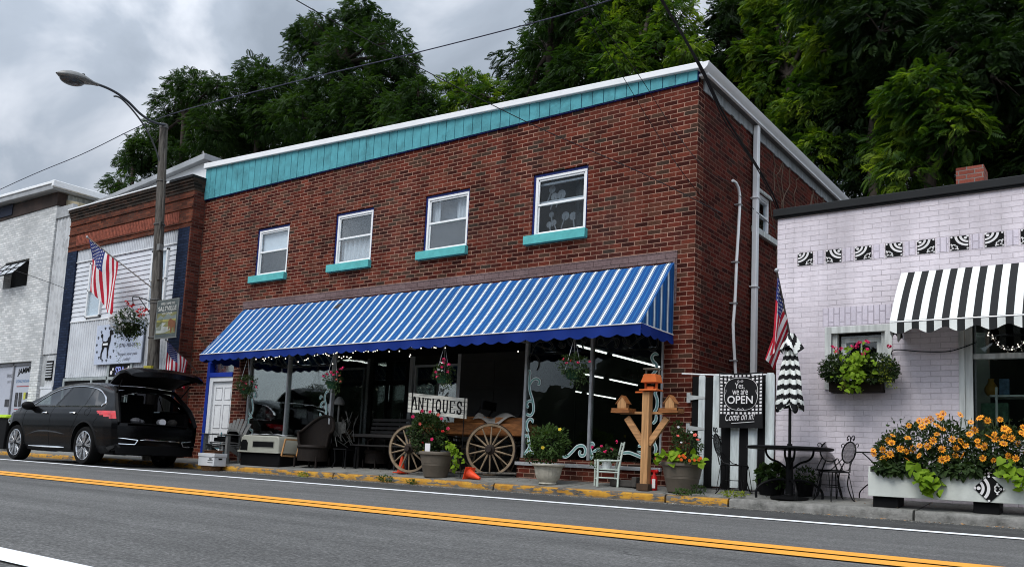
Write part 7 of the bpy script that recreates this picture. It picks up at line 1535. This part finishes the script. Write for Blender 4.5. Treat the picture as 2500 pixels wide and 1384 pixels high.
tree([(2250, 230, 70), (2300, 280, 70), (2190, 260, 50), (2340, 330, 70), (2260, 350, 80), (2180, 370, 60), (2330, 220, 50), (2210, 430, 70)], 13.5, B_, 'tree with bright drooping sprays above the brick chimney', dens=1.0, dy=.8)
tree([(2390, 60, 100), (2480, 20, 100), (2420, 190, 100), (2500, 150, 100), (2540, 300, 110), (2440, 320, 100), (2380, 420, 90), (2500, 430, 100), (2340, 110, 80)], 15, C_, 'dark tree filling the top right corner behind the lilac shop', dens=1.1)
tree([(2600, 100, 120), (2650, 260, 120), (2600, 400, 110)], 14, C_, 'dark tree cut by the right edge of the view', dens=.8)
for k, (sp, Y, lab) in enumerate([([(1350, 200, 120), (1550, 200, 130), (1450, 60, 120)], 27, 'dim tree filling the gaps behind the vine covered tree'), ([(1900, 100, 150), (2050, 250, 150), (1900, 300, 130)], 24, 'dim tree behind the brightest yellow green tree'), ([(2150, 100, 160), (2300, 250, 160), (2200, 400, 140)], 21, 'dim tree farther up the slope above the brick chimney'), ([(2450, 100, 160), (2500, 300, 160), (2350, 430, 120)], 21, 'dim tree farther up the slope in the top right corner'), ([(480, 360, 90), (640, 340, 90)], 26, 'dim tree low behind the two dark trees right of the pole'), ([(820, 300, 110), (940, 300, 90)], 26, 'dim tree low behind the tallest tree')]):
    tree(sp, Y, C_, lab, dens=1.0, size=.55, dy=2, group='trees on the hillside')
# ---- garden plants
M['bush'] = leafmat('dark_bush_leaf', [(.3, (.014, .028, .010)), (.7, (.045, .075, .022))], sc=9, trans=.2)
M['bush2'] = leafmat('mid_bush_leaf', [(.3, (.02, .045, .012)), (.7, (.07, .12, .03))], sc=9, trans=.25)
M['limeleaf'] = leafmat('lime_vine_leaf', [(.3, (.10, .19, .012)), (.7, (.23, .34, .022))], sc=7, trans=.35)
M['creep'] = leafmat('yellow_green_creeper', [(.3, (.11, .15, .015)), (.7, (.24, .28, .03))], sc=9, trans=.3)
M['pink'] = P('magenta_petal', (.62, .02, .12), .6, var=.3, sc=40)
M['rose'] = P('rose_petal', (.55, .03, .09), .6, var=.4, sc=40)
M['redf'] = P('red_petal', (.5, .015, .02), .6, var=.3, sc=40)
M['salmon'] = P('salmon_petal', (.75, .16, .12), .6, var=.3, sc=40)
M['orangef'] = P('orange_bloom', (.75, .14, .02), .6, var=.4, sc=40)
M['daisy'] = P('orange_daisy_petal', (.85, .34, .02), .6, var=.12, sc=30)
M['daisyc'] = P('daisy_centre', (.40, .10, .01), .8, var=.4, sc=90)
M['petunia'] = P('white_petal', (.72, .70, .70), .6, var=.1)
M['yellowf'] = P('yellow_bloom', (.8, .62, .06), .6)
M['stem'] = P('green_stem', (.04, .06, .02), .7)
def bush(parent, c, r, n, s, mat, tm=LEAF, name='foliage', up=.2, droop=0, shell=.45, stems=True):
    c = np.array(c, float); r = np.array(r, float); d = dirs(n); rr = (shell + (1.05 - shell) * rng.random(n) ** .5) * (1 + .2 * np.sin(d[:, 0] * 6 + c[0] * 9) * np.sin(d[:, 2] * 6 + 1)); Pp = c + d * r * rr[:, None]
    D = d + rng.normal(size=(n, 3)) * .5 + np.array((0, 0, -droop)); Nn = np.array((0, 0, 1.)) + d * .5 + rng.normal(size=(n, 3)) * .4 + np.array((0, -.3, 0))
    V, F = inst(tm[0], tm[1], Pp, D, Nn, s * rng.uniform(.6, 1.2, n)); f = npmesh(name, V, F, mat, parent, loc=tuple(off(parent)))
    if stems:
        mb = MB(); b = c - np.array((0, 0, r[2] * .95))
        for k in range(10): e = c + dirs(1)[0] * r * .8; mb.tube([b + rng.normal(size=3) * .02, (b + e) / 2 + rng.normal(size=3) * .03, e], .004, 4)
        part(mb, 'stems', M['stem'], parent)
    return f
def vine(parent, pts, n, s, mat, tm=HEART, w=.05, name='trailing_vine'):
    q = np.array(crom([tuple(p) for p in pts], 8)); idx = rng.integers(0, len(q), n); Pp = q[idx] + rng.normal(size=(n, 3)) * w
    D = rng.normal(size=(n, 3)) * .7 + np.array((0, -.5, -.5)); Nn = np.array((0, -.9, .8)) + rng.normal(size=(n, 3)) * .35
    V, F = inst(tm[0], tm[1], Pp, D, Nn, s * rng.uniform(.6, 1.15, n)); return npmesh(name, V, F, mat, parent, loc=tuple(off(parent)))
_fl = {}
def bloom(parent, p, r, mat, kind='cluster', name='flower', nrm_=None, key=None):
    k = (kind, mat.name, round(r, 3), random.randrange(4))
    if k not in _fl:
        mb = MB()
        if kind == 'cluster':
            for i in range(14):
                d = dirs(1)[0]; d[2] = abs(d[2]) * .8; c = d * r * .75; a = nrm(np.cross(d, (0.2, .1, 1))); b = np.cross(d, a); q = r * .42
                mb.add([c + (a * math.cos(t_) + b * math.sin(t_)) * q * (1 if j % 2 else .6) + d * (.1 * r * (j % 2)) for j, t_ in enumerate(np.arange(8) * math.pi / 4)], [tuple(range(8))])
        elif kind == 'rose':
            for i, (q, z, m) in enumerate(((1, 0, 5), (.75, .15, 5), (.5, .3, 4), (.28, .4, 3))):
                for j in range(m):
                    t_ = 2 * math.pi * j / m + i; u_ = np.array((math.cos(t_), math.sin(t_), 0)); v_ = np.array((-math.sin(t_), math.cos(t_), 0)); z_ = np.array((0, 0, 1.))
                    mb.add([z_ * z * r, u_ * q * r * .6 + v_ * q * r * .55 + z_ * (z + .15) * r, u_ * q * r + z_ * (z + .35) * r, u_ * q * r * .6 - v_ * q * r * .55 + z_ * (z + .15) * r], [(0, 1, 2, 3)])
        elif kind == 'daisy':
            for j in range(11):
                t_ = 2 * math.pi * j / 11 + random.uniform(-.1, .1); u_ = np.array((math.cos(t_), math.sin(t_), 0)); v_ = np.array((-math.sin(t_), math.cos(t_), 0)); z_ = np.array((0, 0, 1.)); l = random.uniform(.85, 1.08)
                mb.add([u_ * .22 * r, u_ * .62 * r + v_ * .17 * r + z_ * .1 * r, u_ * r * l + z_ * .02 * r, u_ * .62 * r - v_ * .17 * r + z_ * .1 * r], [(0, 1, 2, 3)], 0)
            mb.ball((0, 0, .05 * r), (.27 * r, .27 * r, .16 * r), 8, 5, 1)
        me = bpy.data.meshes.new('flower'); me.from_pydata([tuple(v) for v in mb.v], [], mb.f)
        for m_ in ([mat, M['daisyc']] if kind == 'daisy' else [mat]): me.materials.append(m_)
        me.polygons.foreach_set('material_index', mb.m); _fl[k] = me
    o = bpy.data.objects.new(name, _fl[k]); COL.objects.link(o); o.parent = parent; o.location = tuple(np.array(p) - np.array(off(parent)))
    if nrm_ is not None: o.rotation_euler = Vector(nrm_).to_track_quat('Z', 'Y').to_euler()
    else: o.rotation_euler = (random.uniform(.2, 1.0), random.uniform(-.4, .4), random.uniform(0, 6))
    return o
def camn(p, j=.45): d = nrm(CP - np.array(p)); return tuple(d + rng.normal(size=3) * j + np.array((0, 0, .35)))
def P2(x, y, Y): return at(x, y, Y=Y)
# rose bush in the left planter
t = thing('rose_bush', 'dark rose bush with pink and red blooms in the planter before the wagon', 'rose bush', tuple(PL + (0, 0, .34)))
c = P2(1045, 1062, -.58); bush(t, c + (0, 0, .02), (.33, .24, .31), 2300, .062, M['bush']); bush(t, P2(1035, 1020, -.55), (.16, .14, .10), 260, .055, M['bush'], name='upper_sprays', stems=False)
for x, y, m_ in ((1030, 1003, 'rose'), (1078, 1022, 'rose'), (1094, 1046, 'rose'), (1081, 1053, 'redf'), (1055, 1072, 'pink'), (1031, 1081, 'redf'), (1008, 1017, 'pink'), (1070, 1012, 'salmon'), (1026, 1034, 'salmon'), (1050, 1005, 'rose')): bloom(t, P2(x, y, -.82), .030, M[m_], 'rose', nrm_=camn(P2(x, y, -.8)))
bloom(t, P2(1033, 1100, -.83), .02, M['yellowf'], 'rose')
t = thing('sweet_potato_vine', 'lime green vine trailing over the right rim of the rose planter', 'vine plant', tuple(P2(1090, 1085, -.68)))
vine(t, [P2(1088, 1082, -.72), P2(1108, 1090, -.75), P2(1116, 1112, -.72), P2(1112, 1138, -.68)], 46, .075, M['limeleaf'], w=.035)
solo(MB().box(tuple(P2(1037, 1101, -.84)), tuple(P2(1050, 1082, -.84) + (0, .01, 0))), 'plant_tag', M['flag_white'], 'white plant tag stuck in the rose planter', 'tag', loc=tuple(P2(1043, 1101, -.84)))
# urn bush
t = thing('flowering_bush', 'rounded leafy bush with two yellow blooms growing in the stone urn', 'bush', tuple(UR_ + (0, 0, .27)))
bush(t, P2(1340, 1082, -.6), (.27, .24, .24), 1500, .058, M['bush2']); bush(t, P2(1300, 1118, -.62), (.12, .12, .07), 160, .05, M['bush'], name='low_sprays', stems=False)
for x, y in ((1325, 1092), (1367, 1048)): bloom(t, P2(x, y, -.86), .027, M['yellowf'], 'rose', nrm_=camn(P2(x, y, -.8), .2))
# right planter
t = thing('rose_bush', 'upright rose bush with salmon blooms in the planter beside the gate', 'rose bush', tuple(PR + (0, 0, .33)))
bush(t, P2(1675, 1090, -.56), (.17, .18, .19), 800, .05, M['bush']); bush(t, P2(1653, 1052, -.56), (.06, .06, .13), 160, .045, M['bush2'], name='tall_spray', stems=False)
for x, y, m_, r in ((1697, 1062, 'salmon', .028), (1703, 1074, 'salmon', .026), (1655, 1064, 'salmon', .022), (1688, 1055, 'petunia', .018), (1656, 1042, 'petunia', .018), (1663, 1080, 'petunia', .016), (1602, 1120, 'salmon', .03)): bloom(t, P2(x, y, -.78), r, M[m_], 'rose', nrm_=camn(P2(x, y, -.7)))
t = thing('sweet_potato_vine', 'bright lime leaves spilling over the left rim of the planter by the gate', 'vine plant', tuple(P2(1625, 1125, -.75)))
vine(t, [P2(1608, 1112, -.78), P2(1628, 1118, -.82), P2(1650, 1108, -.78), P2(1655, 1105, -.72)], 30, .12, M['limeleaf'], w=.03); vine(t, [P2(1690, 1115, -.75), P2(1712, 1120, -.72), P2(1718, 1128, -.7)], 12, .10, M['limeleaf'], w=.025, name='right_leaves')
t = thing('marigolds', 'cluster of orange blooms low in the planter beside the gate', 'flowers', tuple(P2(1670, 1125, -.8)))
bush(t, P2(1672, 1122, -.74), (.2, .1, .05), 200, .04, M['bush'], stems=False)
for x, y in ((1658, 1113), (1668, 1112), (1651, 1119), (1683, 1124), (1695, 1123), (1706, 1122), (1672, 1116), (1640, 1121), (1710, 1118), (1663, 1122)): bloom(t, P2(x, y, -.83), .024, M['orangef'], 'rose', nrm_=camn(P2(x, y, -.8), .3))
# hanging baskets
for (t, p), (mt, k, cols) in zip(HBP, ((M['bush'], 700, 'rose'), (M['bush'], 420, 'pink'), (M['bush'], 420, 'pink'), (M['bush'], 700, 'redf'))):
    i = [h[0] for h in HBP].index(t); s = 1.25 if i in (0, 3) else 1.0
    bush(t, p + (0, 0, .06), (.17 * s, .15 * s, .13 * s), k, .045, mt, stems=False); bush(t, p + (.08, -.02, -.08), (.12 * s, .1, .12 * s), k // 4, .04, mt, name='trailing_sprays', droop=.8, stems=False)
for ti, L5 in ((0, ((600, 935), (615, 932), (588, 930), (625, 945), (594, 950))), (1, ((798, 913), (808, 909), (822, 908), (832, 902), (790, 918), (815, 915), (838, 898))), (2, ((1083, 885), (1078, 896), (1096, 890), (1064, 908), (1068, 920), (1092, 908), (1084, 878))), (3, ((1376, 877), (1384, 887), (1412, 885), (1440, 883), (1395, 880)))):
    for x, y in L5: q = P2(x, y, -.93); bloom(HBP[ti][0], q, .034 if ti in (1, 2) else .026, M['rose' if ti == 0 else 'pink' if ti < 3 else ('redf' if x % 2 else 'rose')], 'cluster')
for x, y in ((829, 917), (831, 931), (821, 926)): bloom(HBP[1][0], P2(x, y, -.95), .022, M['salmon'], 'cluster')
for x, y in ((1072, 903), (1080, 905)): bloom(HBP[2][0], P2(x, y, -.95), .02, M['petunia'], 'cluster')
t, p = POLEB
bush(t, p, (.36, .32, .30), 2300, .055, M['bush']); 
for k in range(90):
    d = dirs(1)[0]; d[1] = -abs(d[1]); d[2] = d[2] * .8 + .1; q = p + d * np.array((.40, .42, .30)) + (0, 0, .02 * k / 75); bloom(t, q, .034, M['petunia'], 'cluster')
for x, y in ((340, 757), (346, 752), (352, 760), (335, 762), (312, 742), (318, 748), (325, 745), (308, 737), (350, 768), (357, 756), (341, 770)): bloom(t, P2(x, y, -1.36), .046, M['redf'], 'cluster')
vine(t, [P2(285, 800, -1.15), P2(290, 830, -1.15), P2(288, 855, -1.12), P2(293, 880, -1.1)], 110, .04, M['bush2'], LEAF, .035); vine(t, [P2(330, 820, -1.1), P2(335, 838, -1.1), P2(340, 850, -1.1)], 60, .035, M['creep'], LEAF, .04)
# bucket flowers
bush(bucket, bucket_p + (0, 0, .20), (.15, .13, .10), 420, .045, M['bush'], stems=False); bush(bucket, bucket_p + (-.1, -.1, .1), (.08, .06, .1), 80, .04, M['bush2'], name='trailing_sprays', stems=False)
for x, y in ((1446, 1092), (1468, 1089), (1476, 1104), (1493, 1097), (1505, 1078), (1479, 1102)): bloom(bucket, P2(x, y, -.62), .028, M['pink'], 'cluster')
# window box planting
t = thing('window_box_plants', 'geraniums and trailing lime vines in the box under the small window', 'flowers', (2.2, -.15, 1.60))
for x, y, a, b in ((2040, 893, .17, .12), (2140, 892, .2, .12), (2090, 890, .2, .1), (2030, 905, .12, .09), (2165, 905, .12, .1), (2100, 905, .25, .07)): bush(t, P2(x, y, -.22), (a * 1.1, .13, b * 1.15), 800, .042, M['bush'], stems=False)
vine(t, [P2(2085, 872, -.32), P2(2092, 880, -.38), P2(2088, 905, -.38), P2(2092, 925, -.36)], 210, .062, M['limeleaf'], w=.08)
for x_, y_ in ((2035, 918), (2065, 922), (2130, 922), (2160, 918)): bush(t, P2(x_, y_, -.27), (.11, .05, .05), 170, .04, M['bush'], name='overhanging_leaves', stems=False, droop=.6)
vine(t, [P2(2062, 905, -.3), P2(2063, 930, -.3), P2(2066, 950, -.3)], 130, .028, M['creep'], LEAF, .022); vine(t, [P2(2168, 885, -.3), P2(2165, 905, -.3), P2(2172, 935, -.3)], 170, .028, M['creep'], LEAF, .03); vine(t, [P2(2148, 885, -.3), P2(2150, 905, -.3), P2(2155, 930, -.3)], 90, .028, M['creep'], LEAF, .02); vine(t, [P2(2130, 900, -.3), P2(2129, 920, -.3)], 50, .028, M['creep'], LEAF, .012); vine(t, [P2(2040, 895, -.3), P2(2036, 912, -.3)], 40, .03, M['creep'], LEAF, .015)
for x, y in ((2032, 845), (2040, 850), (2042, 858), (2054, 850), (2079, 845), (2095, 838), (2099, 834), (2092, 844), (2115, 832), (2119, 834), (2117, 851), (2108, 862), (2170, 843), (2172, 845)): bloom(t, P2(x, y + 2, -.40), .031, M['pink'], 'cluster')
# flower box planting: orange daisies
t = thing('daisy_plants', 'mass of orange daisies with dark leaves in the long white flower box', 'flowers', (3.2, -.6, .5))
for x, y, a, b in ((2180, 1100, .18, .18), (2240, 1085, .2, .22), (2310, 1080, .2, .24), (2370, 1110, .2, .18), (2430, 1100, .2, .2), (2490, 1095, .2, .2), (2290, 1130, .3, .12), (2450, 1135, .3, .12), (2200, 1135, .2, .12)): bush(t, P2(x, y, -.60), (a, .18, b), 800, .055, M['bush'], stems=False)
for x_, y_ in ((2155, 1140), (2185, 1146), (2215, 1142), (2300, 1146), (2340, 1150), (2375, 1146), (2460, 1146)): bush(t, P2(x_, y_, -.80), (.10, .06, .06), 90, .06, M['bush'], HEART, name='overhanging_leaves', stems=False, droop=.6)
sm = MB()
for k in range(60):
    x = 2150 + 350 * random.random(); q = P2(x, 1150, -.6); e = P2(x + random.uniform(-25, 25), 1010 + abs(x - 2300) * .28 + random.uniform(-10, 40) if x < 2400 else 1040 + random.uniform(-20, 30), -.6 + random.uniform(-.1, .1)); sm.tube([q, (q + e) / 2 + (.01, 0, 0), e], .004, 4)
part(sm, 'stems', M['stem'], t)
V, F = inst(LEAF[0], LEAF[1], *(lambda n: (np.array([P2(2150 + 350 * rng.random(), 1020 + 60 * rng.random() + (40 if rng.random() < .4 else 0), -.6 + rng.normal() * .08) for _ in range(n)]), dirs(n), dirs(n) + (0, 0, 1), .05))(330)); npmesh('upper_leaves', V, F, M['bush'], t, loc=tuple(off(t)))
DS = [(1053, 368), (1110, 388), (1204, 380), (776, 338), (740, 350), (680, 378), (598, 388), (520, 425), (618, 435), (774, 452), (730, 425), (905, 345), (398, 500), (370, 535), (510, 520), (703, 538), (845, 528), (730, 490), (910, 545), (947, 578), (1010, 460), (975, 490), (1035, 540), (1118, 508), (1160, 490), (1240, 450), (1265, 465), (1235, 510), (1232, 562), (1343, 560), (1175, 530), (1380, 440), (1365, 480), (455, 600), (500, 620), (378, 640), (327, 672), (252, 610), (255, 635), (505, 678), (550, 600), (597, 650), (600, 575), (768, 602), (875, 595), (770, 680), (805, 670), (870, 650), (922, 652), (1045, 580), (1085, 580), (1075, 670), (1157, 685), (1265, 655), (1322, 672), (325, 605), (1400, 500), (1400, 620), (390, 555), (755, 370), (650, 395), (1290, 520), (985, 400), (660, 580), (1450, 560), (1440, 470)]
for i, (a, b) in enumerate(DS): q = P2(2050 + a / 3.0756, 900 + b / 3.0756, random.uniform(-.86, -.74)); bloom(t, q, (.050, .043, .036, .047, .040)[i % 5], M['daisy'], 'daisy', nrm_=camn(q, .38))
v_ = thing('sweet_potato_vine', 'lime green vine hanging over the front of the white flower box, left of the tile', 'vine plant', tuple(P2(2250, 1165, -.85)))
vine(v_, [P2(2230, 1145, -.84), P2(2250, 1160, -.87), P2(2270, 1172, -.87), P2(2265, 1188, -.86), P2(2300, 1180, -.86)], 60, .10, M['limeleaf'], w=.045)
v_ = thing('sweet_potato_vine', 'lime green vine over the flower box at the right edge of the view', 'vine plant', tuple(P2(2480, 1160, -.85)))
vine(v_, [P2(2450, 1140, -.84), P2(2470, 1150, -.86), P2(2490, 1165, -.87), P2(2510, 1175, -.86)], 50, .09, M['limeleaf'], w=.04)
# pots under the table
t = thing('ivy_plant', 'heart shaped ivy leaves filling the black pot by the gate', 'pot plant', tuple(PT1 + (0, 0, .2))); bush(t, P2(1885, 1160, -.24), (.19, .16, .13), 330, .07, M['bush2'], HEART)
t = thing('pale_pot_plant', 'pale small leaved plant in the pot behind the iron table', 'pot plant', tuple(PT2 + (0, 0, .18))); bush(t, P2(1968, 1165, -.16), (.13, .11, .11), 330, .045, M['bush2'])
# weeds and litter
def weed(px, py, Y, r, h, n, label, mat='bush2'):
    p = P2(px, py, Y); t = thing('weed_clump', label, 'weeds', tuple(p), 'weeds along the kerb'); bush(t, p + (0, 0, h * .5), (r, r * .6, h * .6), n, .035, M[mat], stems=False)
weed(1668, 1206, -.90, .12, .05, 200, 'green weeds at the foot of the planter beside the gate'); weed(1705, 1200, -.84, .09, .07, 150, 'darker taller weeds right of the gate planter', 'bush')
weed(1790, 1208, -.75, .16, .04, 200, 'low grassy weeds on the kerb before the striped gate', 'creep')
weed(940, 1172, -1.02, .14, .06, 220, 'weed tuft on the yellow kerb left of the rose planter'); weed(742, 1163, -1.0, .12, .05, 180, 'small weed tuft on the yellow kerb before the wicker chair', 'creep'); weed(1005, 1178, -1.03, .09, .04, 90, 'tiny weed tuft on the yellow kerb below the left wagon wheel')
weed(10, 1088, -.6, .3, .12, 160, 'grassy weeds at the foot of the whitewashed wall', 'bush2')
n = 900; xs = rng.uniform(-9, 5.5, n); ys = np.where(rng.random(n) < .75, KY - .02 - rng.exponential(.05, n), rng.uniform(-.8, -.2, n)); zz = np.where(ys < -.98, .008, .118 + .082 * np.clip((ys + .83) / .83, 0, 1)); keep = (xs > 2) | (rng.random(n) < .22)
V, F = inst(LEAF[0], LEAF[1], np.stack([xs, ys, zz], 1)[keep], (rng.normal(size=(n, 3)) * (1, 1, .1))[keep], (np.array((0, 0, 1.)) + rng.normal(size=(n, 3)) * .3)[keep], rng.uniform(.015, .045, n)[keep])
o = npmesh('fallen_petals', V, F, [P('dry_orange_petal', (.5, .22, .04), .8, var=.5), P('pale_litter', (.45, .43, .38), .8), P('brown_leaf_litter', (.10, .06, .03), .9)], mi=rng.choice([0, 0, 1, 2, 2], len(F))); tagit(o, 'scattered orange petals and dry leaves along the kerb', 'fallen leaves', kind='stuff')
n = 5200; xs = rng.uniform(-9, 6, n); ys = KY - .01 - rng.exponential(.12, n); TT = (np.array([(-.5, -.5, 0), (.5, -.4, 0), (.1, .5, .0), (0, 0, .6)], float), np.array([(0, 1, 3), (1, 2, 3), (2, 0, 3)]))
V, F = inst(TT[0], TT[1], np.stack([xs, ys, np.full(n, .004)], 1), rng.normal(size=(n, 3)) * (1, 1, 0), np.tile((0, 0, 1.), (n, 1)), rng.uniform(.004, .015, n)); o = npmesh('grit', V, F, P('grey_grit', (.16, .155, .14), .9, var=.6, sc=30)); tagit(o, 'loose grit and gravel gathered along the kerb', 'gravel', kind='stuff')
